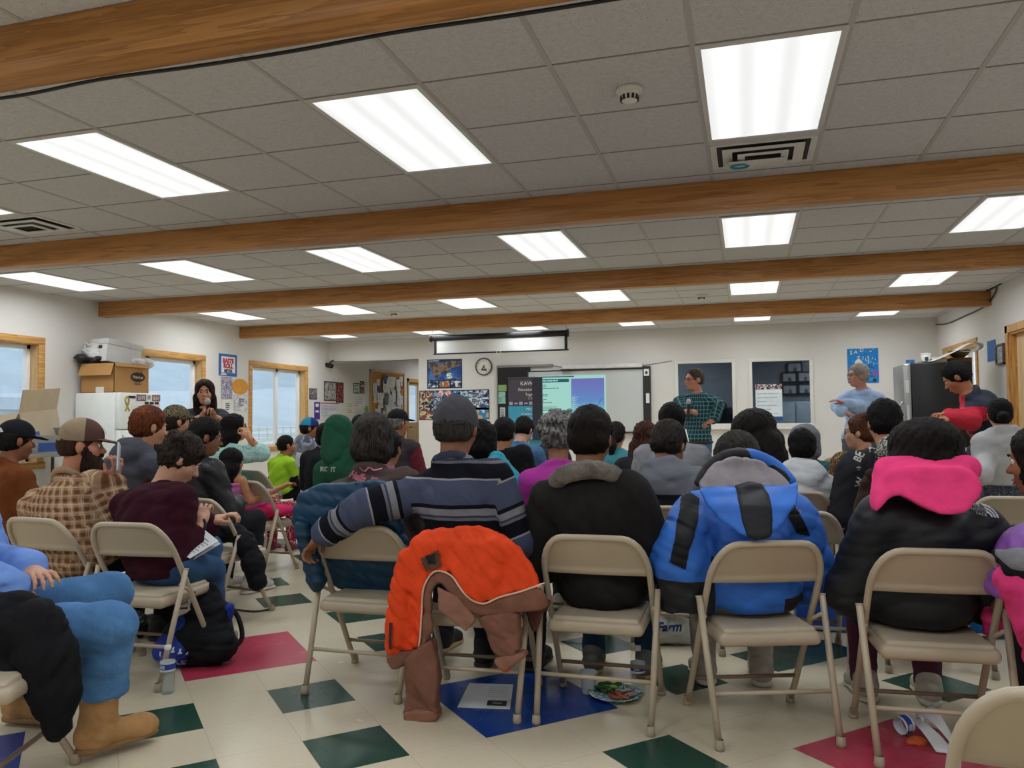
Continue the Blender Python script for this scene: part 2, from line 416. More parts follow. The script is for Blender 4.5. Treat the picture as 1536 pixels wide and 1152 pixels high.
# floor: square vinyl tiles laid on the diagonal
def floor():
    S_ = .3048*math.sqrt(2); V, F, mi = [], [], []
    green = {(2, 11), (0, 11), (2, 9), (0, 9), (3, 17), (3, 19), (4, 15), (4, 13), (5, 7), (7, 9), (7, 11), (9, 9), (10, 7), (-1, 13), (10, 9),
             (6, 17), (8, 16), (10, 12), (12, 10), (12, 4), (3, 5), (5, 5), (1, 21), (5, 22), (9, 20)}
    blue = {(n, m) for n in (4, 5) for m in (9, 10)} | {(n, m) for n in (-3, -2) for m in (10, 11)} | {(n, m) for n in (6, 7) for m in (19, 20)}
    red = {(n, m) for n in (1, 2) for m in (13, 14)} | {(n, m) for n in (7, 8) for m in (5, 6)} | {(n, m) for n in (8, 9) for m in (13, 14)}
    g = .0016
    for n in range(-45, 62):
        for m in range(-25, 75):
            u0, u1, v0, v1 = n+.43+g, n+1.43-g, 1.04*m-.48+g, 1.04*(m+1)-.48-g
            cx, cy = (u0+u1-v0-v1)*S_/4, (u0+u1+v0+v1)*S_/4
            if not (XL-.1 < cx < XR+.1 and YR-.1 < cy < 21.1): continue
            b = len(V); V += [((u-v)*S_/2, (u+v)*S_/2, 0) for u, v in ((u0, v0), (u1, v0), (u1, v1), (u0, v1))]
            F.append((b, b+1, b+2, b+3)); mi.append(1 if (n, m) in green else 2 if (n, m) in blue else 3 if (n, m) in red else 0)
    b = len(V); V += [(XL-.2, YR-.2, -.0012), (XR+.2, YR-.2, -.0012), (XR+.2, 21.2, -.0012), (XL-.2, 21.2, -.0012)]; F.append((b, b+1, b+2, b+3)); mi.append(4)
    def vct(c, streak, r=.24):
        n = N('vinyl_'+c); a = lin(c); v = n.coord(scale=(1, 2.2, 1)); f = n.noise(34, 5, v, .7); big = n.noise(1.3, 2)
        col = n.ramp(f, [(.3, tuple(x*.93 for x in a[:3])+(1,)), (.5, a), (.8, tuple(min(1, x*1.04) for x in a[:3])+(1,))]); col = n.mix(n.math('MULTIPLY', big, .14), col, tuple(x*.72 for x in a[:3])+(1,))
        n.base(col); n.set(r, 0, .5); rr = n.ramp(n.noise(3.5, 4), [(.3, (r*.95,)*3+(1,)), (.7, (r*1.25,)*3+(1,))]); n.l(rr, n.b.inputs['Roughness']); return n.m
    return struct('floor', put('floor', raw_mesh('floor', V, F, [vct('d0c5ac', 'd9d0bb', .22), vct('1d4438', '3f6a5c'), vct('173f8c', '2f5aa6'), vct('b53c54', 'bf5a6c'), plain('7d6a50', .8)], False, mi)))
floor()
# ceiling with suspended tiles
BEAMY = [2.32, 5.28, 8.21, 11.17, -.64, -3.6]; COLX = [.125+1.8288*c for c in range(-4, 2)]; ROWY = [(3.338, 4.473), (6.30, 7.44), (9.27, 10.42), (12.24, 13.37)]
def ceiling():
    n = N('ceiling_tile'); f = n.noise(150, 2); h = n.noise(38, 3)
    n.base(n.mix(n.math('MULTIPLY', n.math('LESS_THAN', f, .365), .55), n.ramp(h, [(.3, 'c6c4c4'), (.7, 'd0cecd')]), lin('8a8682'))); n.set(.95, 0, .1); n.bump(f, .25, .003)
    b = MB(); b.box((XL-.2, YR-.2, ZC), (XR+.2, YB+.15, ZC+.1), 0)
    x = COLX[0]-.3048-1.2192
    while x < XR:
        if x > XL: b.box((x-.012, YR, ZC-.003), (x+.012, YB, ZC), 1)
        x += .6096
    for a, c in ROWY+[(.37, 1.5), (-2.6, -1.47)]:
        for k in range(-2, 4):
            y = a-.038+.6096*k+0
            if any(q-.02 < y < q+.17 for q in BEAMY) or not (YR < y < YB-.05) or y > a+2.2 or y < a-.9: continue
            b.box((XL, y-.005, ZC-.0025), (XR, y+.005, ZC), 2)
    b.box((XL-.2, YB+.15, ZC), (-5.8, 21.2, ZC+.1), 0)
    return struct('ceiling', b.build('ceiling', [n.m, plain('b6b2ae', .6, 0, .02), plain('8a8683', .7, 0, .02)]))
ceiling()
def holed_wall(name, axis, at, th, u0, u1, z1, holes, mats=None):
    """wall slab at axis coordinate `at` (thickness th, sign = direction) from u0..u1, 0..z1 with rectangular holes (ua,ub,za,zb)"""
    us = sorted({u0, u1}|{h[i] for h in holes for i in (0, 1)}); zs = sorted({0, z1}|{h[i] for h in holes for i in (2, 3)}); b = MB()
    for a, c in zip(us, us[1:]):
        for p, q in zip(zs, zs[1:]):
            if any(h[0]-1e-6 <= a and c <= h[1]+1e-6 and h[2]-1e-6 <= p and q <= h[3]+1e-6 for h in holes): continue
            t0, t1 = min(at, at+th), max(at, at+th)
            b.box((t0, a, p), (t1, c, q)) if axis == 'x' else b.box((a, t0, p), (c, t1, q))
    return struct(name, b.build(name, mats or WALLM))
WIN_L = [(5.62, 7.33), (8.55, 10.24), (11.50, 13.20)]
holed_wall('wall_left', 'x', XL, -.2, YR-.2, 21.2, ZC, [(a, b, .72, 2.12) for a, b in WIN_L]+[(17.95, 18.85, 0, 2.1)])
WIN_R = (11.92, 13.68); DOOR_R = (9.62, 10.54)
holed_wall('wall_right', 'x', XR, .2, YR-.2, YB+.15, ZC, [WIN_R+(.72, 2.13), DOOR_R+(0, 2.13)])
holed_wall('wall_back', 'y', YB, .15, XL, XR, ZC, [(XL, -6.03, 0, 2.33), (-1.13, -.21, 1.05, 2.11), (.11, 1.04, 1.05, 2.11)])
holed_wall('wall_rear', 'y', YR, -.2, XL, XR, ZC, [])
holed_wall('wall_annex_side', 'x', -5.88, .1, YB+.15, 21, ZC, [])
holed_wall('wall_annex_end', 'y', 21, .2, XL, -5.8, ZC, [])
DARK = plain('6f7478', .8, 0, .05)
holed_wall('wall_office_back', 'y', 16.6, .1, -2.2, 3.1, 2.6, [], DARK); holed_wall('wall_office_left', 'x', -2.2, .1, YB+.15, 16.6, 2.6, [], DARK); holed_wall('wall_office_right', 'x', 3.0, .1, YB+.15, 16.6, 2.6, [], DARK)
struct('ceiling_office', MB().box((-2.3, YB+.15, 2.6), (3.1, 16.7, 2.65)).build('ceiling_office', DARK))
struct('floor_office', MB().box((-2.1, YB+.15, -.02), (3.0, 16.6, 0)).build('floor_office', DARK))
# baseboards
for nm, lo, hi in (('baseboard_left', (XL, YR, 0), (XL+.012, YB, .1)), ('baseboard_right', (XR-.012, YR, 0), (XR, DOOR_R[0]-.1, .1)), ('baseboard_back', (-6.03, YB-.012, 0), (XR, YB, .1))):
    struct(nm, MB().box(lo, hi).build(nm, plain('4a4038', .6)))
# timber beams
BEAMM = wood('c58d52', 'a56f3a', 0, .8, .4, .16)
for i, y in enumerate(BEAMY):
    z = ZC-.19
    o = MB().box((XL, y, z), (XR, y+.145, ZC), 0, None, .006).build('trim_%d' % (i+1), BEAMM, None, True); o['kind'] = 'structure'
# windows
VINYL = plain('e9e9ea', .4, 0, .01)
def window(name, wall, u0, u1, z0, z1, mull):
    r = root(name); sg = -1 if wall == XL else 1; X = lambda t: wall+sg*t       # t: depth into the wall
    def bx(b, t0, t1, a, c, p, q, m=0, bev=0): b.box((min(X(t0), X(t1)), a, p), (max(X(t0), X(t1)), c, q), m, None, bev)
    b = MB()      # casing: wood boards on the wall face
    for a, c, p, q in ((u0-.075, u1+.075, z1-.012, z1+.075), (u0-.075, u0+.012, z0, z1), (u1-.012, u1+.075, z0, z1), (u0-.1, u1+.1, z0-.07, z0+.012)): bx(b, -.018, .0, a, c, p, q, 0, .004)
    b.build('casing', OAKY, r, True)
    b = MB()
    for a, c, p, q in ((u0, u1, z1-.012, z1), (u0, u0+.012, z0, z1), (u1-.012, u1, z0, z1), (u0, u1, z0, z0+.012)): bx(b, 0, .14, a, c, p, q)
    b.build('jamb', [wood('d9b684', 'c49a60', 2, 1.2)], r)
    b = MB(); k = .055; u, v = u0+.012, u1-.012
    for a, c, p, q in ((u, v, z1-.012-k, z1-.012), (u, v, z0+.012, z0+.012+k), (u, u+k, z0, z1-.012), (v-k, v, z0, z1-.012), (mull-k*.7, mull+k*.7, z0, z1-.012)): bx(b, .11, .17, a, c, p, q, 0, .006)
    b.build('frame', VINYL, r, True)
    for a, c in ((u+k, mull-k*.6), (mull+k*.6, v-k)):
        b = MB(); bx(b, .138, .142, a, c, z0+.06, z1-.06); b.build('pane', glass(), r)
    return r
window('window_1', XL, *WIN_L[0], .72, 2.12, 6.5); window('window_2', XL, *WIN_L[1], .72, 2.12, 9.22); window('window_3', XL, *WIN_L[2], .72, 2.12, 12.42)
window('window_4', XR, *WIN_R, .72, 2.13, 12.8)
# interior office windows: white painted frame, glass
for i, (a, b_) in enumerate(((-1.13, -.21), (.11, 1.04))):
    r = root('window_%d' % (5+i)); b = MB(); k = .05; y0, y1 = YB-.02, YB+.01
    for lo, hi in (((a-k, y0, 2.11-.006), (b_+k, y1, 2.11+k)), ((a-k, y0, 1.05-k*1.5), (b_+k, y1, 1.05+.006)), ((a-k, y0, 1.05), (a+.006, y1, 2.11)), ((b_-.006, y0, 1.05), (b_+k, y1, 2.11)), ((a-.1, YB-.07, .955), (b_+.1, YB, .99))): b.box(lo, hi, 0, None, .004)
    b.build('frame', plain('dedad3', .5, 0, .01), r, True); MB().box((a, YB+.07, 1.05), (b_, YB+.074, 2.11)).build('pane', glass('b9c0c6'), r)
# annex outside door: wooden frame, flat tan door with a glass upper light
r = root('door_1'); a, c = 17.95, 18.85; b = MB()
for lo, hi in (((XL, a-.08, 0), (XL+.02, a, 2.18)), ((XL, c, 0), (XL+.02, c+.08, 2.18)), ((XL, a-.08, 2.1), (XL+.02, c+.08, 2.18))): b.box(lo, hi)
b.build('casing', OAKZ, r); b = MB()
for lo, hi in (((-8.06, a, 0), (-8.01, c, 1.1)), ((-8.06, a, 2.02), (-8.01, c, 2.1)), ((-8.06, a, 1.1), (-8.01, a+.08, 2.02)), ((-8.06, c-.12, 1.1), (-8.01, c, 2.02))): b.box(lo, hi)
b.build('door_leaf', plain('b79a70', .5), r); MB().box((-8.04, a+.08, 1.1), (-8.035, c-.12, 2.02)).build('pane', glass(), r)
MB().tube([(-8.0, a+.1, .98), (-7.94, a+.1, .98), (-7.94, a+.25, .98)], .012).build('handle', plain('3a352f', .3, .8), r, True)
# right wall door: oak casing around a recessed pale wooden leaf
r = root('door_2'); a, c = DOOR_R; b = MB()
for lo, hi in (((XR-.02, a-.09, 0), (XR, a, 2.22)), ((XR-.02, c, 0), (XR, c+.09, 2.22)), ((XR-.02, a-.09, 2.13), (XR, c+.09, 2.22))): b.box(lo, hi, 0, None, .004)
for lo, hi in (((XR, a, 0), (XR+.19, a+.02, 2.13)), ((XR, c-.02, 0), (XR+.19, c, 2.13)), ((XR, a, 2.11), (XR+.19, c, 2.13))): b.box(lo, hi)
b.build('casing', OAKZ, r); MB().box((XR+.07, a+.02, .01), (XR+.115, c-.02, 2.11)).build('door_leaf', wood('e2c79c', 'cba877', 2, .8), r)
MB().lathe([(0, 0), (.028, .0), (.03, .02), (.02, .03), (.0, .03)], 16, M=TR(XR+.05, a+.1, 1.0, 0, -90, 0)).build('door_knob', plain('b9a060', .3, .9), r, True)
# ---------------------------------------------------------------- outside the windows
def exterior():
    def hill(name, pts, x, depth, col, seed):
        rs = np.random.RandomState(seed); V, F = [], []; n = 90; m = 14; ys = np.linspace(pts[0][0], pts[-1][0], n); hs = np.interp(ys, [p[0] for p in pts], [p[1] for p in pts])
        k = np.cumsum(rs.normal(0, 1, n)); k -= np.linspace(k[0], k[-1], n)
        for j in range(m):
            t = j/(m-1)
            for i in range(n): V.append((x-depth*t, ys[i]*(1+.15*t), -1+(hs[i]+k[i]*.35)*math.sin(t*math.pi/2)+math.sin(i*.7+j*1.3)*.8*t))
        F = [(j*n+i, j*n+i+1, (j+1)*n+i+1, (j+1)*n+i) for j in range(m-1) for i in range(n-1)]
        nn = N('hazy_tundra_'+col); nn.base(nn.ramp(nn.noise(1, 6, nn.coord(scale=(.03, .03, .12)), .6), [(.3, tuple(v*.8 for v in lin(col)[:3])+(1,)), (.7, col)])); nn.set(1, 0, 0)  # distance haze is put into the pale blue hill colour
        o = put(name, raw_mesh(name, V, F, nn.m)); o['kind'] = 'structure'
    hill('hill', [(-150, 8), (60, 26), (190, 34), (300, 52), (380, 66), (520, 40), (700, 30)], -180, 120, 'c6d5df', 3)
    hill('hill', [(-150, 3), (100, 9), (240, 15), (420, 12), (700, 8)], -120, 50, 'd2dee5', 5)
    hill('hill', [(-500, 6), (-100, 20), (300, 10)], 300, -90, 'b4c8d8', 4)
    n = N('gravel_yard'); v = n.coord(scale=(.12, .03, 1)); n.base(n.ramp(n.noise(1, 5, v), [(.35, 'd7d9da'), (.55, 'cfd3d2'), (.62, 'a9b59a'), (.7, 'c9cfc8')])); n.set(1, 0, 0)
    o = MB().box((-600, -400, -1.2), (600, 900, -.6)).build('ground', n.m); o['kind'] = 'structure'
    b = MB()
    for i in range(120): b.box((-42.03, -20+i*1.3, -.6), (-41.97, -19.94+i*1.3, .55))
    for z in (-.2, .4): b.box((-42.02, -20, z), (-41.98, 136, z+.05))
    tag(b.build('picket_fence', plain('b9cbd6', .9)), 'pale picket fence across the yard beyond the windows', 'fence')
    for x, y, w, d, h, lb in ((-48, 39.5, 6, 9, 2.6, 'pale flat shed outside beyond the leftmost window'), (-52, 31, 5, 5, 1.9, 'small low hut outside beyond the leftmost window')):
        t = thing('shed', lb, 'building', (x, y, -.6)); MB().box((-w/2, -d/2, 0), (w/2, d/2, h)).build('wall', plain('c3ccd2', .9), t)
        MB().prism([(-w/2-.3, h), (w/2+.3, h), (0, h+.9)], d+.4, M=TR(0, -d/2-.2, 0)).build('roof', plain('a9b6c0', .8), t); MB().box((w/2, -1, .2), (w/2+.04, 1, 1.9)).build('shed_door', plain('8e9ca8', .8), t)
exterior()
# ---------------------------------------------------------------- ceiling fittings
def lens():
    n = N('prismatic_diffuser'); x = n.n('SeparateXYZ'); n.l(n.coord(), x.inputs[0])
    w = n.math('COSINE', n.math('MULTIPLY', x.outputs[0], 2*math.pi/.18)); e = n.math('COSINE', n.math('MULTIPLY', x.outputs[0], 1500.)); e2 = n.math('COSINE', n.math('MULTIPLY', x.outputs[1], 1500.))
    st = n.math('MULTIPLY', n.math('ADD', n.math('ADD', n.math('MULTIPLY', w, .13), n.math('MULTIPLY', n.math('MULTIPLY', e, e2), .04)), .87), PANEL)
    n.base((.6, .6, .6, 1)); n.set(.4, 0, .3); n.b.inputs['Emission Color'].default_value = (.97, .99, 1, 1); n.l(st, n.b.inputs['Emission Strength']); return n.m
PANEL = 1.15
LENSM = lens(); FRAME = plain('d0cdc9', .4, 0, .01)
lw, ll = .546/2, 1.135/2
_fb = MB(); F1, F2 = .3, .603
for lo, hi in (((-F1, -F2, -.008), (-lw, F2, .0)), ((lw, -F2, -.008), (F1, F2, 0)), ((-lw, -F2, -.008), (lw, -ll, 0)), ((-lw, ll, -.008), (lw, F2, 0))): _fb.box(lo, hi, 0, None, .003)
_fm = _fb.mesh('frame', FRAME, True); _lm = MB().box((-lw, -ll, -.005), (lw, ll, -.001)).mesh('diffuser', LENSM)
CNAME = ['far left', 'second', 'third', 'fourth', 'fifth', 'far right']
RNAME = ['first bay, nearest the camera', 'bay behind the second beam', 'bay behind the third beam', 'bay behind the last beam', 'unseen bay above the camera', 'unseen rearmost bay behind the camera']
def ceiling_light(x, y, z, label):
    t = thing('ceiling_light', label, 'ceiling light', (x, y, z), 0, 'recessed fluorescent ceiling lights'); put('frame', _fm, t); put('diffuser', _lm, t)
    l = bpy.data.lights.new('tube_light', 'AREA'); l.shape = 'RECTANGLE'; l.size = .54; l.size_y = 1.12; l.energy = LAMP; l.spread = R(173); l.color = (.90, .955, 1)
    o = bpy.data.objects.new('tube_light', l); link(o, t); o.location = (0, 0, -.012)
LAMP = 16.5
where = {(-3, 0): 'rectangular ceiling light cut off by the left picture edge above the dark vent', (-2, 0): 'long bright ceiling light, leftmost whole one in the front bay', (-1, 0): 'large bright ceiling light in the middle of the front bay', (0, 0): 'largest bright ceiling light with the paper-patched vent at its end'}
for ri, (a, b_) in enumerate(ROWY+[(.37, 1.5), (-2.6, -1.47)]):  # last two rows are unseen, put in to light the near chairs
    cols = {0: range(1, 6)}.get(ri, range(0, 6))
    for ci in cols:
        c = ci-4; lab = where.get((c, ri)) or '%s ceiling light from the left in the %s' % (['first', 'second', 'third', 'fourth', 'fifth', 'sixth'][ci], RNAME[ri])
        ceiling_light(COLX[ci], (a+b_)/2, ZC, lab)
p = at_z(598, 546, 2.73); ceiling_light(p.x, p.y, ZC, 'ceiling light of the further room seen through the opening at the back left')
ceiling_light(-6.9, 18.6, ZC, 'added unseen ceiling light deep in the further room behind the opening'); ceiling_light(-1.2, 15.3, 2.6, 'added unseen ceiling light inside the office behind the left inner window'); ceiling_light(1.6, 15.3, 2.6, 'added unseen ceiling light inside the office behind the right inner window')  # fixtures out of view, added to brighten the further room and the office
for o in list(bpy.data.objects):
    if o.name.startswith('tube_light') and o.parent.location.y > 15 and o.parent.location.x > -3: o.data = o.data.copy(); o.data.energy = 70  # added office lights run stronger to lift the dim interior
VENTM = plain('d8d5d0', .45, 0, .02); DK = plain('2c2a29', .7)
def vent(x, y, label, paper):
    t = thing('ceiling_vent', label, 'vent', (x, y, ZC)); b = MB()
    for k, (r0, r1, z) in enumerate(((.29, .255, -.006), (.225, .17, -.022), (.14, .10, -.036))):
        for lo, hi in (((-r0, -r0*.75, z), (-r1, r0*.75, z+.006)), ((r1, -r0*.75, z), (r0, r0*.75, z+.006)), ((-r1, -r0*.75, z), (r1, -r1*.75, z+.006)), ((-r1, r1*.75, z), (r1, r0*.75, z+.006))): b.box(lo, hi)
    b.build('louvre', VENTM, t); MB().box((-.28, -.21, -.004), (.28, .21, -.001)).build('duct_opening', DK, t)
    if paper:
        MB().box((-.2, -.02, -.05), (.12, .12, -.044)).build('paper_sheet', plain('d5d0cb', .8), t)
        MB().tube([(-.13+.05*math.cos(a), .05+.035*math.sin(a), -.053) for a in np.linspace(0, 5.6, 14)], .008).build('teal_squiggle', plain('2f8f9c', .6), t, True)
vent(COLX[4], 4.80, 'ceiling air vent patched with white paper marked in teal', True)
p = at_z(45, 337, ZC); vent(p.x, p.y, 'open dark-slotted ceiling air vent at the left above the second beam', False)
def detector(px, py, label):
    p = at_z(px, py, ZC); t = thing('smoke_detector', label, 'smoke detector', (p.x, p.y, ZC))
    MB().lathe([(0, 0), (.062, 0), (.062, -.016), (.052, -.02), (.0, -.02)][::-1], 24).build('base_ring', plain('d9d6cf', .4), t, True)
    MB().lathe([(.046, -.018), (.04, -.05), (.034, -.062), (0, -.066)][::-1], 24).build('housing', plain('dfdcd4', .4), t, True); b = MB()
    for k in range(12):
        a = k*math.pi/6; b.box((-.006, .036, -.058), (.006, .044, -.036), 0, Matrix.Rotation(a, 4, 'Z'))
    b.build('sensor_slots', DK, t)
detector(944, 133, 'white round smoke detector on the nearest ceiling tiles'); detector(1052, 442, 'white smoke detector small on the ceiling behind the third beam, right of the middle'); detector(591, 467, 'white smoke detector far off on the ceiling behind the third beam, left of the middle')
# cables
BLK = plain('1b1a1a', .5, 0, .03)
def cable(pts, r, label, m=BLK): return tag(MB().tube(spline(pts), r, 6).build('cable', m, None, True), label, 'cable')
rs = random.Random(4); zb = ZC-.195
cable([(XL+.1+i*.42, BEAMY[0]+.147+rs.uniform(-.012, .01), zb+rs.uniform(-.012, .006)) for i in range(26)], .007, 'black cable stapled along the lower edge of the nearest beam')
Q = lambda px, py: at_x(px, py, XR-.02)
p0, p1 = Q(1505, 421), Q(1474, 437)
tag(MB().tube(spline([p0+Vector((-.02, 0, -.01)), (p0+p1)/2+Vector((-.02, 0, -.015)), p1+Vector((-.03, 0, 0))]), .03, 8).build('cable', BLK, None, True), 'thick black bundled cable in the ceiling corner above the last beam', 'cable')
cable([Q(1497, 425), Q(1492, 440), Q(1480, 457), Q(1463, 467), Q(1449, 473), Q(1432, 481), Q(1418, 486), Q(1402, 487)], .009, 'thin black cable drooping down the right wall under the last beam')
# ---------------------------------------------------------------- things on the walls
def on(wall, px, py, name, label, cat, group=None, off=.003):
    """an Empty on a wall: local x to the right along the wall, z up, -y into the room"""
    p, rz = {'B': lambda: (at_y(px, py, YB-off), 0), 'L': lambda: (at_x(px, py, XL+off), R(90)), 'R': lambda: (at_x(px, py, XR-off), R(-90))}[wall]()
    t = thing(name, label, cat, p, rz, group); t['w'] = wall; return t
def wxz(t, px, py):
    w = t['w']; p = at_y(px, py, YB) if w == 'B' else at_x(px, py, XL if w == 'L' else XR); q = p-Vector(t.location)
    return ({'B': q.x, 'L': q.y, 'R': -q.y}[w], q.z)
def rect(t, name, a, b, mat, y0=-.004, y1=0., bev=0):
    """part covering pixel corners a..b on the wall"""
    (x0, z0), (x1, z1) = wxz(t, *a), wxz(t, *b)
    return MB().box((min(x0, x1), y0, min(z0, z1)), (max(x0, x1), y1, max(z0, z1)), 0, None, bev).build(name, mat, t, bool(bev))
def fbox(t, name, x0, z0, x1, z1, mat, y0=-.004, y1=0., bev=0): return MB().box((x0, y0, z0), (x1, y1, z1), 0, None, bev).build(name, mat, t, bool(bev))
def lines(t, name, x0, z0, x1, z1, n, mat, y=-.006, seed=1, th=.45, full=False):
    b = MB(); r = random.Random(seed); h = (z1-z0)/n
    for i in range(n):
        w = (x1-x0)*(1 if full else r.choice((.95, .8, .6, .9, .4))); z = z1-h*(i+.5); x = x0
        while x < x0+w-.004:
            k = min(r.uniform(.02, .07)*(x1-x0)*3, x0+w-x); b.box((x, y, z-h*th/2), (x+k*.86, y+.002, z+h*th/2)); x += k
    return b.build(name, mat, t)
WHITE = plain('e6e3de', .7, 0, .01); INK = plain('35363c', .8, 0, .01); BLUEP = plain('1f63a8', .6)
del_ = lambda t: t
# projector screen hung from the ceiling
SY = 12.9
p0, p1 = at_y(647, 507, SY), at_y(851, 500, SY); t = thing('projector_screen', 'black-cased pull-down projector screen hanging from the ceiling', 'projector screen', ((p0.x+p1.x)/2, SY, (p0.z+p1.z)/2)); W = (p1.x-p0.x)/2
MB().tube([(-W, 0, 0), (W, 0, 0)], .05, 16).build('case', BLK, t, True); MB().tube([(-W-.02, 0, 0), (-W, 0, 0)], .065, 16).tube([(W, 0, 0), (W+.02, 0, 0)], .065, 16).build('end_cap', BLK, t, True)
MB().box((-W+.1, .0, -.27), (W-.05, .004, -.03)).build('screen_fabric', plain('dddddb', .7, 0, .01), t); MB().box((-W+.05, -.002, -.27), (-W+.1, .006, -.03)).box((W-.05, -.002, -.27), (W, .006, -.03)).build('black_border', BLK, t)
MB().tube([(-W+.04, 0, -.28), (W+.02, 0, -.28)], .013, 8).build('weight_bar', BLK, t, True); MB().tube([(.02+.035*math.cos(a), -.015, -.29+.035*math.sin(a)) for a in np.linspace(0, 6.28, 15)], .005).build('pull_ring', WHITE, t, True)
for sx in (-1, 1): MB().tube([(sx*(W-.02), 0, .04), (sx*(W-.02), 0, ZC-t.location.z)], .004).build('hanging_wire', plain('6a6a6a', .4, .6), t)
# wall clock
t = on('B', 726, 550, 'wall_clock', 'round wall clock with grey rim and black hands', 'clock'); r_ = .165
MB().lathe([(r_-.022, .012), (r_-.02, .035), (r_, .03), (r_+.002, 0)][::-1], 40, M=TR(0, 0, 0, 90)).build('rim', plain('55534f', .4), t, True)
MB().lathe([(0, .014), (r_-.015, .014)][::-1], 40, M=TR(0, 0, 0, 90)).build('dial', plain('e2ded2', .6, 0, 0), t, True)
for h in range(1, 13):
    a = h*math.pi/6; lettering(str(h), .034, INK, t, TR(.115*math.sin(a), -.017, .115*math.cos(a), 90), 'numeral')
for nm, an, L, w in (('minute_hand', 2.6, .10, .007), ('hour_hand', 3.75, .085, .009), ('second_hand', .55, .05, .003)): MB().box((-w, -.021, -.02), (w, -.018, L), 0, Matrix.Rotation(an, 4, 'Y')).build(nm, INK if nm != 'second_hand' else plain('7a3030'), t)
MB().box((-.03, -.02, -.075), (.055, -.016, -.045)).build('dial_panel', plain('4a4a44', .6), t)
# posters
def picture(t, nm, x0, z0, x1, z1, key, cols, sc, y0=-.006): return fbox(t, nm, x0, z0, x1, z1, blotch(key, tuple(cols), sc, .6), y0, y0+.002)
t = on('B', 641, 583, 'poster', 'dark blue map poster with a brown peninsula of land', 'poster', 'information posters on the back wall')
w, h = wxz(t, 693, 538); fbox(t, 'sheet', 0, 0, w, h, plain('1d2747', .5))
picture(t, 'sea', .02, .16, w-.02, h-.05, 'sea', ('2f4a86', '3a5c9a', '5578ad', '27407a'), 4.); MB().prism(smooth_poly([(.03, .44), (.12, .50), (.3, .47), (.45, .52), (w-.03, .5), (w-.05, .43), (.5, .38), (.42, .31), (.28, .28), (.2, .2), (.13, .24), (.1, .34)]), -.002, M=TR(0, -.0075, 0)).build('land', blotch('land', ('7c6a58', '8d7a68', '675646', '4d4a52'), 12.), t)
MB().lathe([(0, 0), (.062, 0)], 20, M=TR(w*.64, -.009, h*.42, 90)).build('green_inset', blotch('inset', ('dfe8e2', '5d9a5f', 'e6efe8'), 18.), t)
lines(t, 'title_text', .03, h-.045, .3, h-.01, 1, WHITE, -.007)
for k in range(3): picture(t, 'photo_strip', .02+k*w/3, .02, (k+1)*w/3-.02, .14, 'strip%d' % k, (('2b3350', '55607a', 'd8dcd9'), ('c5672f', '7f6a58', 'e0d5c8'), ('2c3552', '70809a', 'ded8cf'))[k], 14.)
t = on('B', 629, 630, 'poster', 'wide dark blue poster of photographs and columns beneath the map poster', 'poster', 'information posters on the back wall'); w, h = wxz(t, 734, 584); fbox(t, 'sheet', 0, 0, w, h, plain('20294a', .5), -.003)
for k, (x0, x1, cs) in enumerate(((.01, .2, ('2a3554', 'c8b98a', '8c4a45', '39507a')), (.21, .43, ('93a0ae', '3c4a6b', 'b8c2c8', '5d6d86')), (.44, .7, ('25304f', '5a82b0', 'b7cfd9', '3a7a4a')), (.71, .99, ('27314f', '3a4a70', 'd9e2e8', '45618f')))):
    for q, (z0, z1) in enumerate(((.02, .3), (.32, .52), (.54, .74), (.76, .97))):
        if k == 3 and q == 0: picture(t, 'beach_photo', x0*w, z0*h, x1*w, .4*h, 'beach', ('d7dbe0', '3d86b5', 'c9a98a', 'e3e0dc'), 3.); continue
        picture(t, 'printed_panel', x0*w, z0*h, x1*w, z1*h, 'pp%d%d' % (k, q), cs if q % 2 else cs[::-1], 5+1.5*q)
for x in (.32, .42): MB().lathe([(0, 0), (.055, 0)], 18, M=TR(w*(x), -.009, h*.9, 90)).build('red_emblem', blotch('emb', ('d8583f', 'e7e0dc', 'd8583f'), 20.), t)
MB().lathe([(0, 0), (.04, 0)], 18, M=TR(w*.85, -.009, h*.62, 90)).build('round_emblem', blotch('emb2', ('dfe3e6', 'c9a24a', '2f5a9a'), 30.), t)
lines(t, 'body_text', .74*w, .45*h, .97*w, .92*h, 9, plain('aab4c6', .8), -.0085, 3, .4)
# interactive whiteboard with the projected slide
t = on('B', 794, 648, 'whiteboard', 'interactive whiteboard showing a projected pale green slide', 'whiteboard', None, .05)
W, H = 2.09, 1.1; fbox(t, 'surface', 0, 0, W, H, plain('c6c9c8', .35, 0, .01), -.02, .04); b = MB()
for lo, hi in (((-.02, -.03, -.03), (W, .04, 0)), ((-.02, -.03, H), (W, .04, H+.02)), ((-.03, -.03, -.03), (0, .04, H+.02))): b.box(lo, hi)
b.build('frame', plain('3b3a3d', .5), t); fbox(t, 'tool_strip', W-.0, -.03, W+.13, H+.05, plain('2b2727', .5), -.035, .04)
fbox(t, 'sticker', W+.02, H-.12, W+.11, H+.0, WHITE, -.038, -.034); fbox(t, 'sticker', W+.05, .5, W+.11, .67, WHITE, -.038, -.034); fbox(t, 'icon', W+.045, H-.09, W+.085, H-.04, INK, -.04, -.037)
fbox(t, 'pen_tray', .65, H+.03, W, H+.1, plain('d5d3cf', .5), -.1, .04, .01); fbox(t, 'projector_sensor', .62, H+.0, .78, H+.03, BLK, -.1, .0, .006)
x0, z0, x1, z1 = .12, .06, 1.43, 1.02; scr = fbox(t, 'projected_slide', x0, z0, x1, z1, emit('b9f3e6', .8), -.0225, -.0205)
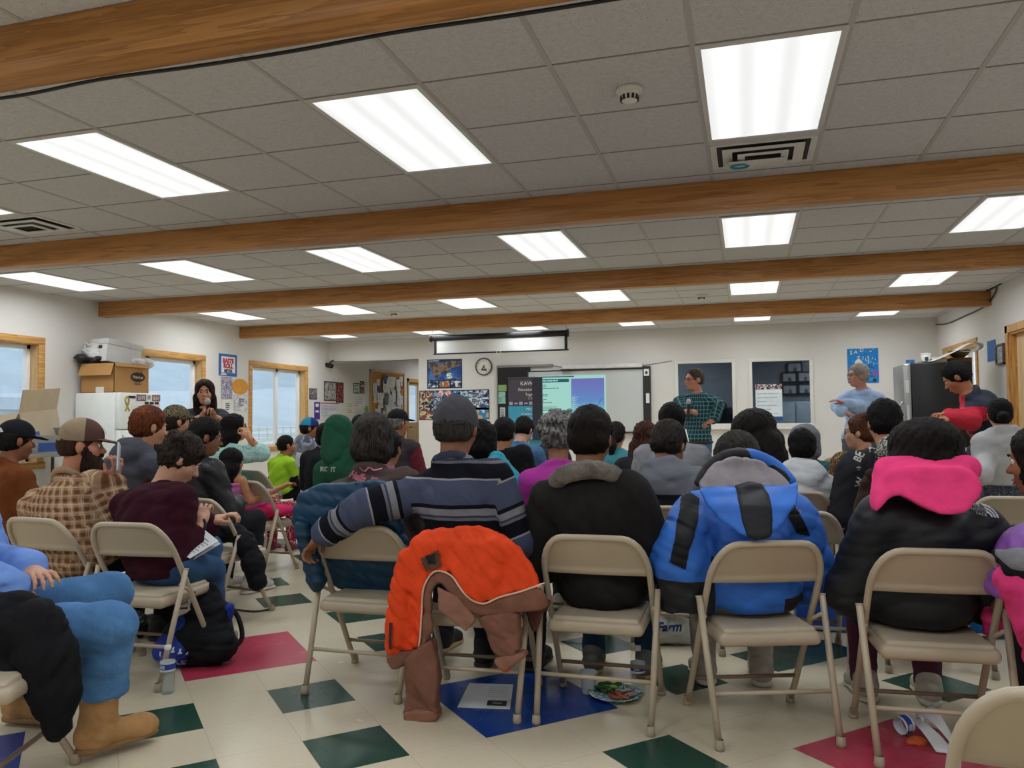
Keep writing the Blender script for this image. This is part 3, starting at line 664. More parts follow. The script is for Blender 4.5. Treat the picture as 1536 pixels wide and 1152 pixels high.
def photo_mat():
    n = N('projected_photo'); x = n.n('SeparateXYZ'); n.l(n.coord(), x.inputs[0]); f = n.math('ADD', x.outputs[2], n.math('MULTIPLY', n.noise(7, 4), .08))
    c = n.ramp(f, [(.06, lin('3c4a5c')), (.12, lin('5f7a86')), (.3, lin('6d7f98')), (.37, lin('7fd6e6')), (.6, lin('6b9ae0')), (.95, lin('7a7ed0'))]); n.base((0, 0, 0, 1)); n.l(c, n.b.inputs['Emission Color']); n.b.inputs['Emission Strength'].default_value = .8; return n.m
fbox(t, 'slide_photo', .8, z0, 1.4, z1-.06, photo_mat(), -.0245, -.0228); fbox(t, 'slide_title_band', .17, .9, .76, .96, emit('2f7f8c', .55), -.0245, -.0228); lines(t, 'slide_title', .19, .91, .56, .95, 1, emit('b9f3e6', .7), -.0262, 2, .7, True)
for k, (za, nn_) in enumerate(((.78, 2), (.64, 2), (.52, 2), (.38, 2), (.26, 2))): lines(t, 'slide_text', .18, za, .18+(.42, .2, .28, .44, .24)[k], za+.085, 3, emit('2d5a5e', .35), -.0245, 5+k, .35)
MB().tube([(1.22, -.026, .40), (1.36, -.026, .60)], .004, 5).build('slide_line', emit('5b4a86', .6), t)
for k in range(7): MB().prism([(0, -.012), (.1+.03*(k % 3), .004*k-.01), (.02, .012)], -.001, M=TR(.805, -.0248, .44+.028*k, 0, -8*k+20)).build('slide_cloud', emit('c4f6f0', .7), t)
fbox(t, 'lower_panel', 0, -.25, .42, -.06, plain('4a9ab5', .6), -.01, .0)
# dark doorway with roll-up banner
t = on('B', 748, 650, 'notice_board', 'tall black notice board behind the banner', 'board', None, .02); fbox(t, 'backing', 0, 0, .62, 1.22, plain('1f1e20', .6), -.03, .015); b = MB()
b.box((-.02, -.035, 0), (0, .015, 1.24)).box((-.02, -.035, 1.22), (1.05, .015, 1.26)); b.build('frame', plain('8a8780', .5), t)
fbox(t, 'green_flyer', .01, .78, .17, .9, plain('8fae6a', .6), -.034, -.03); picture(t, 'cyan_flyer', .01, .55, .15, .77, 'fly', ('9cc6bd', '6fa6a0', 'c9d6a8'), 14., -.034); fbox(t, 'white_flyer', .04, .2, .14, .48, plain('c9d0d6', .6), -.034, -.03); lines(t, 'flyer_text', .05, .22, .13, .46, 8, INK, -.036)
t = on('B', 763, 660, 'banner', 'grey and turquoise roll-up banner with white lettering', 'banner', None, .12)
W = .49; fbox(t, 'sheet', 0, .0, W, .62, plain('3f9ab8', .6), -.004, 0); fbox(t, 'heading_panel', 0, .72, W, 1.13, plain('4c4550', .6), -.004, 0); fbox(t, 'picture_band', 0, .62, W, .72, plain('3c3a4a', .6), -.004, 0); fbox(t, 'top_rail', -.01, 1.13, W+.75, 1.15, plain('55505a', .4), -.02, .01)
fbox(t, 'side_panel', W-.02, 0, W+.17, 1.13, plain('2b2b38', .5), -.05, -.03)
for k in range(5): fbox(t, 'thumbnail', .02+k*.095, .64+.015*(k % 2), .085+k*.095, .7-.015*(k % 2), plain('a9aab6', .6), -.006, -.004)
for k, (s_, z, sz) in enumerate((('KAW', 1.03, .1), ('Education', .92, .07), ('Toge', .83, .07), ('7, 8', .76, .06))): lettering(s_, sz, WHITE, t, TR(W-.02, -.006, z, 90), 'heading_lettering', align='RIGHT')
for k, s_ in enumerate(('PRO', 'Commu', 'Total W', 'Oral C', 'Dual Start', 'Childca', 'Infan')): lettering(s_, .066, plain('d9ecf2', .6, 0, 0), t, TR(W-.02, -.006, .56-.085*k, 90), 'programme_lettering', align='RIGHT')
# blue STAND UP poster on the back wall
t = on('B', 1272, 575, 'poster', 'bright blue poster with cut-out letters behind the man with folded arms', 'poster'); w, h = wxz(t, 1317, 522); fbox(t, 'sheet', 0, 0, w, h, blotch('bluep', ('2b7fc4', '2f88cc', '2676ba', '3b92d2'), 9., .6))
for c, x, z, a in (('S', .06, .50, 0), ('A', .13, .51, -8), ('D', .22, .54, 5), ('Z', .17, .41, 6), ('I', .24, .41, -5), ('U', .3, .38, 8)): lettering(c, .085, WHITE, t, TR(x, -.006, z, 90, -a), 'letter')
lines(t, 'small_text', .2, .1, .4, .3, 7, plain('1a3f78', .7), -.006, 4, .5); MB().lathe([(0, 0), (.06, 0)], 16, M=TR(.17, -.007, .33, 90)).build('round_picture', plain('d8d0d4', .6), t)
fbox(t, 'purple_patch', .37, .12, w, .2, plain('8a5aa8', .6), -.006, -.004); fbox(t, 'emblem', .38, .02, .43, .07, INK, -.006, -.004)
for k in range(14): fbox(t, 'confetti', *(lambda x, z: (x, z, x+.012, z+.012))(random.uniform(.3, .44), random.uniform(.3, .56)), WHITE, -.006, -.004)
# left wall papers
t = on('L', 328, 563, 'poster', 'blue bordered poster with red graffiti letters beside the second window', 'poster'); w, h = wxz(t, 355, 533); fbox(t, 'sheet', 0, 0, w, h, BLUEP); fbox(t, 'white_field', .06, .05, w-.05, h-.04, plain('e8e2e4', .6, 0, .02), -.006, -.004)
lettering('BASTE', .1, plain('c03040', .6), t, TR(w/2+.0, -.0075, h*.68, 90), 'red_lettering', bold=.006); lettering('ROLL', .1, plain('a83048', .6), t, TR(w/2+.0, -.0075, h*.45, 90), 'red_lettering', bold=.006); lettering('METER', .07, plain('4a2b4e', .6), t, TR(w/2, -.0075, h*.22, 90), 'dark_lettering', bold=.004); lines(t, 'footer_text', .05, .005, w-.05, .045, 1, WHITE, -.006, 5, .6)
t = on('L', 332, 598, 'poster', 'purple and white patterned leaflet below the blue graffiti poster', 'poster'); w, h = wxz(t, 348, 566); fbox(t, 'sheet', 0, 0, w, h, blotch('leaf', ('5a5480', 'cfc9d8', '3e3a60', 'e0dbe6', '7a749c'), 26.)); fbox(t, 'header', .02, h-.06, w-.02, h-.02, plain('b9a3a8', .7), -.006, -.004)
t = on('L', 360, 580, 'paper_disc', 'large orange paper disc pinned beside the third window', 'decoration'); MB().lathe([(0, .004), (.22, .004), (.222, 0)][::-1], 40, M=TR(0, 0, 0, 90) @ Matrix.Diagonal((1, .58, 1, 1))).build('disc', plain('d8963c', .7, 0, .08, 5), t)
for px, py, qx, qy, lb, sd in ((332, 622, 349, 600, 'white notice sheet with small black figures under the purple leaflet', 1), (351, 616, 371, 593, 'pencil-shaded drawing sheet under the orange disc', 2), (338, 640, 347, 623, 'lowest small white note beside the standing woman', 3)):
    t = on('L', px, py, 'notice', lb, 'paper'); w, h = wxz(t, qx, qy); fbox(t, 'sheet', 0, 0, w, h, plain('dedbd8', .8) if sd != 2 else blotch('sketch', ('d4d2d4', 'b8b8be', 'dddbdc'), 7.)); lines(t, 'print', w*.35, h*.3, w*.75, h*.8, 4, INK, -.006, sd, .5)
for px, py, qx, qy, lb, cs, sc in ((464, 599, 475, 583, 'small dark photo print right of the third window', ('45454a', '9a9590', '2c2b30', 'b8b0a8'), 22.), (486, 601, 504, 573, 'black framed cartoon-like print of many grey figures', ('3c3b3e', 'b5b0aa', '6f6d6c', 'd6d2c8', '8a8f70'), 20.), (504, 604, 515, 574, 'dark red film poster', ('7a2a2c', '3b2226', 'b06058', '4e2a2c'), 12.), (530, 590, 539, 575, 'small green flyer on the far left wall', ('3f7a58', 'dfe5dc', '6f9a7e'), 16.), (540, 590, 546, 572, 'narrow red brown flyer beside the green flyer', ('8a5a50', '5a4038', 'c9b8a8'), 16.)):
    t = on('L', px, py, 'poster', lb, 'poster'); w, h = wxz(t, qx, qy); fbox(t, 'sheet', 0, 0, w, h, INK); picture(t, 'print', .02, .02, w-.02, h-.02, lb[:9], cs, sc)
t = on('L', 471, 629, 'poster', 'purple edged notice poster beneath the photo prints', 'poster'); w, h = wxz(t, 508, 604); fbox(t, 'sheet', 0, 0, w, h, plain('d8d6da', .7)); fbox(t, 'purple_edge', 0, 0, w*.22, h, plain('4a3390', .6), -.006, -.004); fbox(t, 'red_line', w*.22, h-.03, w, h-.01, plain('b04a55', .6), -.006, -.004)
fbox(t, 'white_mark', w*.05, h*.72, w*.17, h*.9, WHITE, -.008, -.006); fbox(t, 'white_mark', w*.05, h*.4, w*.17, h*.52, WHITE, -.008, -.006); lines(t, 'print', w*.28, .03, w*.95, h-.06, 10, plain('8d8c98', .7), -.006, 8, .3)
for k, (px, py, qx, qy) in enumerate(((520, 622, 530, 602), (530, 612, 547, 592), (531, 628, 546, 613), (547, 622, 552, 609), (548, 590, 554, 570))):
    t = on('L', px, py, 'notice', ['cream notice sheet left of the pinned sheets before the cork board', 'upper white notice sheet before the cork board', 'lower white notice sheet before the cork board', 'small green edged notice next to the cork board', 'tall blank white sheet next to the cork board'][k], 'paper'); w, h = wxz(t, qx, qy); fbox(t, 'sheet', 0, 0, w, h, plain(('e3dfc8', 'e2e0dc', 'dcdcd8', '7fae62', 'dedcd6')[k], .8)); lines(t, 'print', .03, .03, w-.03, h-.04, 5, plain('8f9094', .8), -.006, k, .25)
# cork board crowded with papers
t = on('L', 556, 668, 'bulletin_board', 'wood framed cork bulletin board crowded with pinned papers', 'bulletin board'); w, h = wxz(t, 606, 563); w = 1.72; fbox(t, 'cork', 0, 0, w, h, speck('b98a4e', 'a37438', 120.), -.012, 0); b = MB()
for lo, hi in (((-.04, -.03, -.03), (0, 0, h+.04)), ((w, -.03, -.03), (w+.04, 0, h+.04)), ((-.04, -.03, h), (w+.04, 0, h+.04)), ((-.04, -.03, -.04), (w+.04, 0, 0))): b.box(lo, hi)
b.build('frame', OAKZ, t); rs = random.Random(12)
for k in range(78):
    pw, ph = rs.choice(((.22, .28), (.2, .27), (.15, .2), (.28, .22))); x = rs.uniform(.03, w-.03-pw); z = rs.uniform(.1, h-.04-ph); c = rs.choice(('e4e2de', 'dddbd6', 'e8e4da', 'd5d9dc', 'e2ddd0', 'dfdedc')) if k % 7 else rs.choice(('3f4f78', '9a5c3a', '5f6d70', '7a4038'))
    o = MB().box((-pw/2, -.001, -ph/2), (pw/2, .0, ph/2)).build('pinned_paper', plain(c, .8, 0, .01), t, False, TR(x+pw/2, -.014-.0006*k, z+ph/2, 0, rs.uniform(-9, 9)))
    if k % 7: lines(o, 'print', -pw*.4, -ph*.4, pw*.4, ph*.4, 6, plain('8b8b90', .8), -.0018, k, .25)
# small camera and wire over the opening
t = on('B', 492, 548, 'security_camera', 'small black security camera in the back left corner by the opening', 'camera', None, .12); MB().tube([(-.09, 0, .02), (.1, .0, -.02)], .045, 14).build('body', BLK, t, True); MB().tube([(.02, 0, .03), (.05, .05, .09), (.06, .11, .1)], .012).build('bracket', BLK, t, True)
MB().tube([(-.1+.045*math.cos(a), -.01, -.05+.05*math.sin(a)) for a in np.linspace(1.5, 6, 12)], .006).build('loop_wire', BLK, t, True)
q = lambda x, y: at_y(x, y, YB-.012)
cable([q(493, 546), q(500, 543), q(520, 542.5), q(560, 541.5), q(600, 540.5), q(627, 539)], .009, 'grey cable running along the top of the back opening', plain('6d6a66', .6))
cable([q(823, 547), q(845, 551), q(870, 553)], .006, 'thin grey cable drooping left above the whiteboard', plain('8a8782', .6)); cable([q(958, 549), q(985, 545), q(1008, 541)], .006, 'thin grey cable running right from the whiteboard', plain('8a8782', .6))
# right wall papers
t = on('R', 1482, 543, 'paper', 'blank blue paper sheet taped to the right wall', 'paper'); fbox(t, 'sheet', 0, 0, .34, .26, BLUEP)
t = on('R', 1497, 548, 'certificate_frame', 'wooden framed certificate on the right wall beside the door', 'picture frame'); b = MB(); W, H = .3, .25
for lo, hi in (((0, -.03, 0), (.025, 0, H)), ((W-.025, -.03, 0), (W, 0, H)), ((0, -.03, 0), (W, 0, .025)), ((0, -.03, H-.025), (W, 0, H))): b.box(lo, hi, 0, None, .004)
b.build('frame', wood('7a5638', '4e3420', 0), t, True); fbox(t, 'certificate', .025, .025, W-.025, H-.025, plain('b8c6cf', .4), -.012, -.004); lines(t, 'print', .07, .06, W-.07, H-.06, 6, plain('6f8394', .6), -.014, 3, .35)
# ---------------------------------------------------------------- behind the office windows
PF = plain('1e1d1d', .5)
for k, (px, py) in enumerate(((1192, 551), (1184, 566), (1208, 565), (1185, 584), (1209, 583))):
    p = at_y(px, py, 16.55); t = thing('portrait_frame', ['single top framed portrait', 'upper left framed portrait', 'upper right framed portrait', 'lower left framed portrait', 'lower right framed portrait'][k]+' on the grey wall behind the right inner window', 'picture frame', p, 0, 'black framed portraits'); b = MB(); W, H = .145, .1
    for lo, hi in (((-W, -.02, -H), (-W+.025, .03, H)), ((W-.025, -.02, -H), (W, .03, H)), ((-W, -.02, -H), (W, .03, -H+.02)), ((-W, -.02, H-.02), (W, .03, H))): b.box(lo, hi)
    b.build('frame', PF, t); fbox(t, 'mount', -W+.02, -H+.015, W-.02, H-.015, plain('8b8d8e', .6), -.0, .02); fbox(t, 'sitter', -.03, -H+.02, .035, -.01, plain('4b4a4c', .7), -.004, .0); MB().lathe([(0, 0), (.022, 0)], 14, M=TR(0, -.006, .015, 90)).build('face', plain('8a7468', .7), t)
t = thing('steel_cupboard', 'grey two door cupboard behind the right inner window', 'cupboard', at_y(1194, 640, 16.2)); b = t.location; t.location.z = 0
fbox(t, 'body', -.36, 0, .36, 1.45, plain('8c9498', .5), 0, .36, .01)
for sx in (-1, 1): d = fbox(t, 'door', min(sx*.01, sx*.34), .05, max(sx*.01, sx*.34), 1.42, plain('98a0a4', .5), -.02, 0, .006); MB().box((sx*.03-.008, -.04, .7), (sx*.03+.008, -.02, .82)).build('handle', PF, d)
t = on('B', 1134, 625, 'calendar', 'white wall calendar with a strip of photos hung in the right inner window', 'calendar', None, -.055); fbox(t, 'sheet', 0, 0, .43, .46, plain('dfe6ea', .6)); picture(t, 'photo_strip', 0, .46, .43, .55, 'calph', ('8a5560', 'd8d2d0', '2d3036', '6f4a4a', 'e0dcda'), 14., -.005); lines(t, 'print', .03, .02, .4, .42, 6, plain('7f93a5', .7), -.006, 2, .14); fbox(t, 'blue_base', 0, -.07, .43, -.005, plain('2b4f8a', .5))
for k, (px, py, hh, c) in enumerate(((1062, 618, .34, '20262b'), (1083, 612, .42, '2a2a2c'), (1092, 600, .3, '3a3032'), (1040, 625, .2, '2b2e35'))):
    p = at_y(px, py, 15.2); t = thing('office_bag', ['dark rucksack', 'tall dark bag', 'small dark bag', 'low dark bag'][k]+' on the shelf behind the left inner window', 'bag', (p.x, p.y, 1.0)); s_ = S(); s_.ell((0, 0, hh*.5), (.12, .1, hh*.5)).ell((.02, 0, hh*.9), (.06, .06, .08)).box((0, 0, .03), (.12, .09, .04)); sdf_obj('body', s_, .02, cloth(c), t, wrinkle(k, .008)); MB().tube([(-.05, -.09, hh*.6), (0, -.12, hh*.9), (.05, -.09, hh*.6)], .01).build('strap', BLK, t, True)
t = thing('office_shelf', 'dark shelf inside the left inner window', 'shelf', (-.5, 15.2, 0)); fbox(t, 'top', -.6, .96, .6, 1.0, plain('5d6064', .6), -.25, .25)
for sx in (-.55, .55): fbox(t, 'side_panel', sx-.02, 0, sx+.02, .96, plain('4d5054', .6), -.25, .25)
# ---------------------------------------------------------------- folding chairs
STEEL = plain('b3a48e', .38, 0, .05, 3., .5); STEELD = plain('af9f88', .36, 0, .04, 3., .5); VPAD = plain('b5a892', .5, 0, .05, 9., .3, .12, 40); RUB = plain('a89a86', .6)
def chair_meshes():
    m = {}
    yz = lambda z: .225-.415*z/.735
    pts = [(-.217, .225, .012)]+[(-.217+.004*k/4, yz(z), z) for k, z in enumerate((.1, .25, .4, .52))]
    for k in range(0, 8): a = math.pi/2*k/7; pts.append((-.213+.095*(1-math.cos(a)), yz(.57+.153*math.sin(a)), .57+.153*math.sin(a)))
    pts += [(-.06, yz(.7235), .7235), (.0, yz(.724), .724)]; full = pts+[(-x, y, z) for x, y, z in pts[-2::-1]]
    m['frame'] = MB().tube(full, .0128, 10).mesh('frame', STEEL, True)
    # back panel: curved sheet with rolled lower edge
    V, F = [], []; nx, nz = 22, 9
    for j in range(nz+1):
        z = .572+(.715-.572)*j/nz
        zz = (z-.57)/.153; hw = .213-.095*(1-math.sqrt(max(0, 1-min(1, max(0, zz))**2))) if zz > 0 else .213
        hw -= .006
        for i in range(nx+1):
            x = -hw+2*hw*i/nx; V.append((x, yz(z)+.014*(1-(x/.21)**2)*-1+.004-(.012 if j == 0 else 0), z-(.003 if j == 0 else 0)))
    F = [(j*(nx+1)+i, j*(nx+1)+i+1, (j+1)*(nx+1)+i+1, (j+1)*(nx+1)+i) for j in range(nz) for i in range(nx)]
    n0 = len(V); V += [(x, y+.006, z) for x, y, z in V]; F += [tuple(i+n0 for i in f[::-1]) for f in F]
    ed = [i for i in range(nx+1)]; F += [(a, a+n0, b+n0, b) for a, b in zip(ed, ed[1:])]
    m['backrest'] = raw_mesh('backrest', V, F, STEELD)
    s = S(); s.box((0, .025, .368), (.193, .195, .027), None, .024); m['seat'] = raw_mesh('seat', *s.surf(.008), STEEL)
    s = S(); s.box((0, .022, .394), (.176, .178, .014), None, .013); m['cushion'] = raw_mesh('seat_cushion', *s.surf(.007), VPAD)
    for nm, sx in (('legl', -1), ('legr', 1)): m[nm] = MB().tube([(sx*.222, -.225, .012), (sx*.231, -.14, .27), (sx*.2395, -.062, .508)], .0125, 10).tube([(sx*.2395, -.062, .505), (sx*.2397, -.0605, .512)], .0135, 10).mesh('leg', STEEL, True)
    for nm, sx, y in (('fl', -1, .225), ('fr', 1, .225), ('rl', -1, -.225), ('rr', 1, -.225)): m[nm] = MB().lathe([(0, 0), (.0165, 0), (.018, .012), (.0155, .036), (.013, .038)], 12, (sx*(.217 if y > 0 else .222), y-(.004 if y < 0 else 0), 0)).mesh('foot_cap', RUB, True)
    zr, zf = .178, .135; yr = -.225+.163*zr/.508
    m['bar_r'] = MB().tube([(-.226, yr, zr), (.226, yr, zr)], .0085, 8).mesh('crossbar', STEEL, True); m['bar_f'] = MB().tube([(-.216, yz(zf), zf), (.216, yz(zf), zf)], .0085, 8).mesh('crossbar', plain('7d6a56', .4), True)
    for nm, sx in (('brl', -1), ('brr', 1)): m[nm] = MB().tube([(sx*.225, -.085, .44), (sx*.215, -.0, .395), (sx*.2, .06, .375)], .008, 6).mesh('hinge_brace', STEEL, True)
    return m
CM = chair_meshes()
def chair(x, y, rz, label, group='beige steel folding chairs', lean=0):
    t = thing('folding_chair', label, 'chair', (x, y, 0), R(rz), group)
    fr = put('frame', CM['frame'], t); put('backrest', CM['backrest'], t); st = put('seat', CM['seat'], t); put('seat_cushion', CM['cushion'], st)
    for k in ('legl', 'legr'): lg = put('leg', CM[k], t); put('foot_cap', CM['rl' if k == 'legl' else 'rr'], lg)
    put('foot_cap', CM['fl'], fr); put('foot_cap', CM['fr'], fr)
    for k in ('bar_r', 'bar_f'): put('crossbar', CM[k], t)
    for k in ('brl', 'brr'): put('hinge_brace', CM[k], t)
    return t
CH = {}
for key, x, y, rz, lb in (
    ('plaid', -3.33, 3.24, -4, 'beige folding chair under the bearded man in the checked shirt'),
    ('maroon', -2.76, 3.19, 3, 'beige folding chair under the youth in the maroon sweater'),
    ('kitty', -1.655, 3.345, 0, 'beige folding chair gripped by the striped man, teal puffer coat behind it'),
    ('striped', -1.12, 3.25, 3, 'beige folding chair with the orange lined jacket over its back'),
    ('shear', -.59, 3.275, 0, 'beige folding chair under the person in the fleece collared dark jacket'),
    ('blue', .02, 3.27, 19, 'beige folding chair turned slightly under the blue and black parka'),
    ('pink', .615, 3.225, 4, 'beige folding chair under the person with the pink hood'),
    ('empty', .57, 1.73, -3, 'empty beige folding chair cut off at the bottom right corner'),
    ('jeans', -2.42, 2.0, -70, 'beige folding chair at the bottom left under the man in tan boots'),
    ('lilac', 1.27, 3.13, 20, 'beige folding chair at the right edge under the lilac jacket'),
    ('b', -3.15, 4.23, -12, 'beige folding chair with a black coat hanging from its side'),
    ('c', -3.72, 5.46, -3, 'beige folding chair under the small girl in the pink top'),
    ('a', -4.25, 5.35, -6, 'beige folding chair left of the small girl'),
    ('d', -4.35, 6.55, -20, 'beige folding chair behind the woman in the mint cardigan'),
    ('e', -3.93, 6.9, -8, 'empty beige folding chair beside the boy in lime green'),
    ('boyc', -4.35, 7.5, -14, 'beige folding chair under the boy in lime green'),
    ('f', -3.02, 5.95, 0, 'beige folding chair under the green hooded person'),
    ('h', -.98, 4.3, 0, 'beige folding chair under the grey haired woman in magenta'),
    ('h2', -1.56, 4.3, 0, 'beige folding chair hidden beyond the striped man, teal coat on it'),
    ('i', -.36, 4.36, 0, 'beige folding chair under the grey hoodie with black shoulders'),
    ('k', .22, 4.27, 0, 'beige folding chair just beyond the blue parka'),
    ('j', .28, 5.33, 0, 'beige folding chair under the child in the white hooded jacket'),
    ('cam', .82, 4.3, 3, 'beige folding chair with a brown coat over its back'),
    ('g', -1.83, 6.72, 0, 'beige folding chair under the person in the black sequined top'),
    ('l', .98, 9.4, 0, 'far beige folding chair seen above the white hooded child'),
    ('m', 1.42, 5.2, 0, 'beige folding chair in front of the small girl in the grey hoodie'),
    ('long', -.3, 5.35, 0, 'beige folding chair under the person with the long black hair'),
    ('hood', .86, 5.3, 0, 'beige folding chair under the black flag hoodie')): CH[key] = chair(x, y, rz, lb)
# ---------------------------------------------------------------- white fridge with boxes on it, table by the wall
t = thing('fridge', 'old white fridge with notices and magnets against the left wall', 'fridge', (XL+.02, 7.84, 0)); FW = plain('f0f4f1', .3, 0, .02)
MB().box((0, 0, .02), (.6, .7, 1.55), 0, None, .02).build('body', FW, t, True); MB().box((.605, 0, 1.1), (.67, .7, 1.55), 0, None, .018).build('freezer_door', FW, t, True); MB().box((.605, 0, .06), (.67, .7, 1.09), 0, None, .018).build('fridge_door', FW, t, True)
MB().tube([(.67, .06, .6), (.71, .06, .62), (.71, .06, 1.0), (.67, .06, 1.02)], .012).build('handle', plain('b9b9b0', .3, .5), t, True); X = .672
for k, (y0, z0, y1, z1, c) in enumerate(((.28, 1.45, .44, 1.53, '8a4a52'), (.55, 1.45, .69, 1.53, 'a05a60'), (.47, 1.47, .52, 1.52, '9aa0b0'))): b = MB().box((X, y0, z0), (X+.004, y1, z1)).build('magnet', plain(c, .5), t); MB().box((X+.004, y0+.015, z0+.015), (X+.006, y1-.015, z1-.015)).build('print', blotch('mag%d' % k, ('e2dadb', '7a6a72', 'd9d2d4'), 40.), b)
MB().tube(spline([(X+.004, .09, 1.32), (X+.004, .15, 1.44), (X+.004, .12, 1.5), (X+.004, .09, 1.45), (X+.004, .16, 1.32)]), .009, 6).build('ribbon', plain('b9a53c', .5), t, True); MB().box((X, .14, 1.48), (X+.004, .26, 1.51)).build('black_strip', BLK, t)
n = MB().box((X, .2, 1.1), (X+.004, .5, 1.39)).build('paper_note', WHITE, t)
for k, s_ in enumerate(('Donate to', 'LOT OR')): lettering(s_, .06, INK, n, TR(X+.006, .35, 1.32-.075*k, 90, 0, 90), 'handwriting')
MB().box((X, .52, 1.2), (X+.004, .68, 1.42)).build('paper_note', WHITE, t); b = MB()
for k in range(3): b.box((X, .42+.09*k, 1.41), (X+.008, .48+.09*k, 1.44))
b.build('magnet', INK, t)
def carton(name, label, loc, rz, w, d, h, col, ry=0, rx=0, flaps=(), cat='box'):
    """open or closed carton; local x=w, y=d"""
    t = thing(name, label, cat, loc); t.rotation_euler = (R(rx), R(ry), R(rz)); m = plain(col, .8, 0, .06, 5); b = MB(); k = .006
    for lo, hi in (((-w/2, -d/2, 0), (w/2, d/2, k)), ((-w/2, -d/2, 0), (w/2, -d/2+k, h)), ((-w/2, d/2-k, 0), (w/2, d/2, h)), ((-w/2, -d/2, 0), (-w/2+k, d/2, h)), ((w/2-k, -d/2, 0), (w/2, d/2, h))): b.box(lo, hi)
    b.build('body', m, t)
    for sd, L, an in flaps:
        o = MB()
        if sd in 'fb': o.box((-w/2+.004, 0, 0), (w/2-.004, L, .006)); M = TR(0, (-d/2 if sd == 'f' else d/2), h, an if sd == 'b' else 180-an, 0, 0)
        else: o.box((0, -d/2+.004, 0), (L, d/2-.004, .006)); M = TR((-w/2 if sd == 'l' else w/2), 0, h, 0, -an if sd == 'r' else -(180-an), 0)
        o.build('flap', m, t, False, M)
    return t
fz = 1.552
# big brown carton, its long side to the room (+x)
t = carton('cardboard_box', 'brown cardboard box with a black oval logo on top of the white fridge', (XL+.33, 8.16, fz), 0, .5, .58, .36, 'b98a54', flaps=(('f', .16, -70), ('r', .05, -60)))
e = MB().lathe([(0, 0), (.1, 0)], 24, M=TR(.254, .1, .2, 90, 0, 90) @ Matrix.Diagonal((1.25, .62, 1, 1))).build('logo', plain('1d1714', .5), t); lettering('Frito-Lay', .05, plain('d9b58a', .6), e, TR(.2555, .1, .2, 90, 0, 90), 'logo_lettering', bold=.001)
MB().tube([(.2555, .13+.04*math.cos(a), .255+.04*math.sin(a)) for a in np.linspace(0, 3.1, 9)], .004, 5).build('logo_sun', plain('b9602c', .5), t); lettering('Snack Box', .028, plain('3a2a1c', .6), t, TR(.2555, .1, .115, 90, 0, 90), 'lettering')
MB().box((-.02, -.294, .0), (.1, -.289, .07)).build('shipping_label', WHITE, t)
t = carton('file_box', 'white lidded file box with a hand hole tilted on the cardboard box', (XL+.32, 8.16, fz+.36), -8, .31, .5, .26, 'd9d8d6', rx=-7, ry=0); MB().box((-.165, -.26, .215), (.165, .26, .285), 0, None, .006).build('lid', plain('d0d0d0', .7), t, True)
MB().box((-.055, -.255, .16), (.055, -.249, .2), 0, None, .002).build('hand_hole', BLK, t); MB().tube([(-.05+.08*math.cos(a), -.252, .1+.03*math.sin(a)) for a in np.linspace(0, 6.28, 16)], .003, 5).build('oval_logo', INK, t); lettering('Box', .035, INK, t, TR(-.05, -.252, .1, 90), 'lettering')
s_ = S(); rs = random.Random(3)
for k in range(9): s_.ell((rs.uniform(-.14, .14), rs.uniform(-.1, .1), rs.uniform(.03, .08)), (.09, .07, .045))
t = thing('black_bag', 'crumpled black plastic bag stuffed beside the white file box', 'bag', (XL+.17, 7.93, fz+.355)); sdf_obj('bag_body', s_, .012, plain('26262a', .4), t, wrinkle(5, .02, 1.6)); MB().tube([(-.1, -.1, .05), (-.05, -.16, .1), (.02, -.12, .07)], .012).build('bag_handle', BLK, t, True)
s_ = S()
for k in range(8): s_.ell((rs.uniform(-.12, .12), rs.uniform(-.1, .1), rs.uniform(.05, .15)), (.09, .08, .07))
t = thing('white_bag', 'crumpled white plastic bag behind the white file box', 'bag', (XL+.14, 8.0, fz+.42)); sdf_obj('bag_body', s_, .012, plain('d8d6d4', .45), t, wrinkle(6, .02, 1.6)); MB().tube([(0, -.1, .14), (.03, -.15, .2), (.07, -.1, .15)], .01).build('bag_handle', WHITE, t, True)
s_ = S()
for k in range(7): s_.ell((rs.uniform(-.05, .05), rs.uniform(-.13, .13), rs.uniform(.03, .06)), (.06, .08, .04))
t = thing('white_bag', 'small white plastic bag hanging off the right end of the cardboard box', 'bag', (XL+.45, 8.42, fz+.355)); sdf_obj('bag_body', s_, .012, plain('d8d6d4', .45), t, wrinkle(7, .02, 1.6)); MB().tube([(.08, .06, .03), (.1, .12, -.02), (.08, .15, .05)], .006).build('bag_handle', WHITE, t, True)
# side table with cartons and binders
TY = 6.55
t = thing('side_table', 'long side table along the left wall carrying cartons and binders', 'table', (XL+.4, TY, 0)); MB().box((-.36, -1.1, .82), (.36, 1.0, .86), 0, None, .006).build('table_top', plain('8d8377', .5), t, True)
for sx in (-.3, .3):
    for sy in (-1.0, .9): MB().tube([(sx, sy, 0), (sx, sy, .82)], .018).build('leg', plain('55504a', .4, .5), t)
t = carton('cardboard_box', 'open cardboard box lying tilted on the side table', (XL+.42, 6.75, .95), 12, .5, .62, .34, 'c3b093', rx=4, ry=-8, flaps=(('f', .26, -40), ('r', .24, 70), ('l', .25, -10)))
MB().box((-.2, -.3, .3), (.2, .3, .345)).build('packing_paper', plain('dcd8d0', .8), t); lettering('FILES', .08, plain('5a4530', .6), t, TR(0, 0, .348, 0, 0, 80), 'lettering'); MB().box((.251, -.2, .05), (.253, -.05, .12)).build('blue_label', plain('4a5d94', .6), t)
MB().box((-.252, -.12, .18), (-.25, -.05, .24)).build('green_sticker', plain('a9b83c', .6), t)
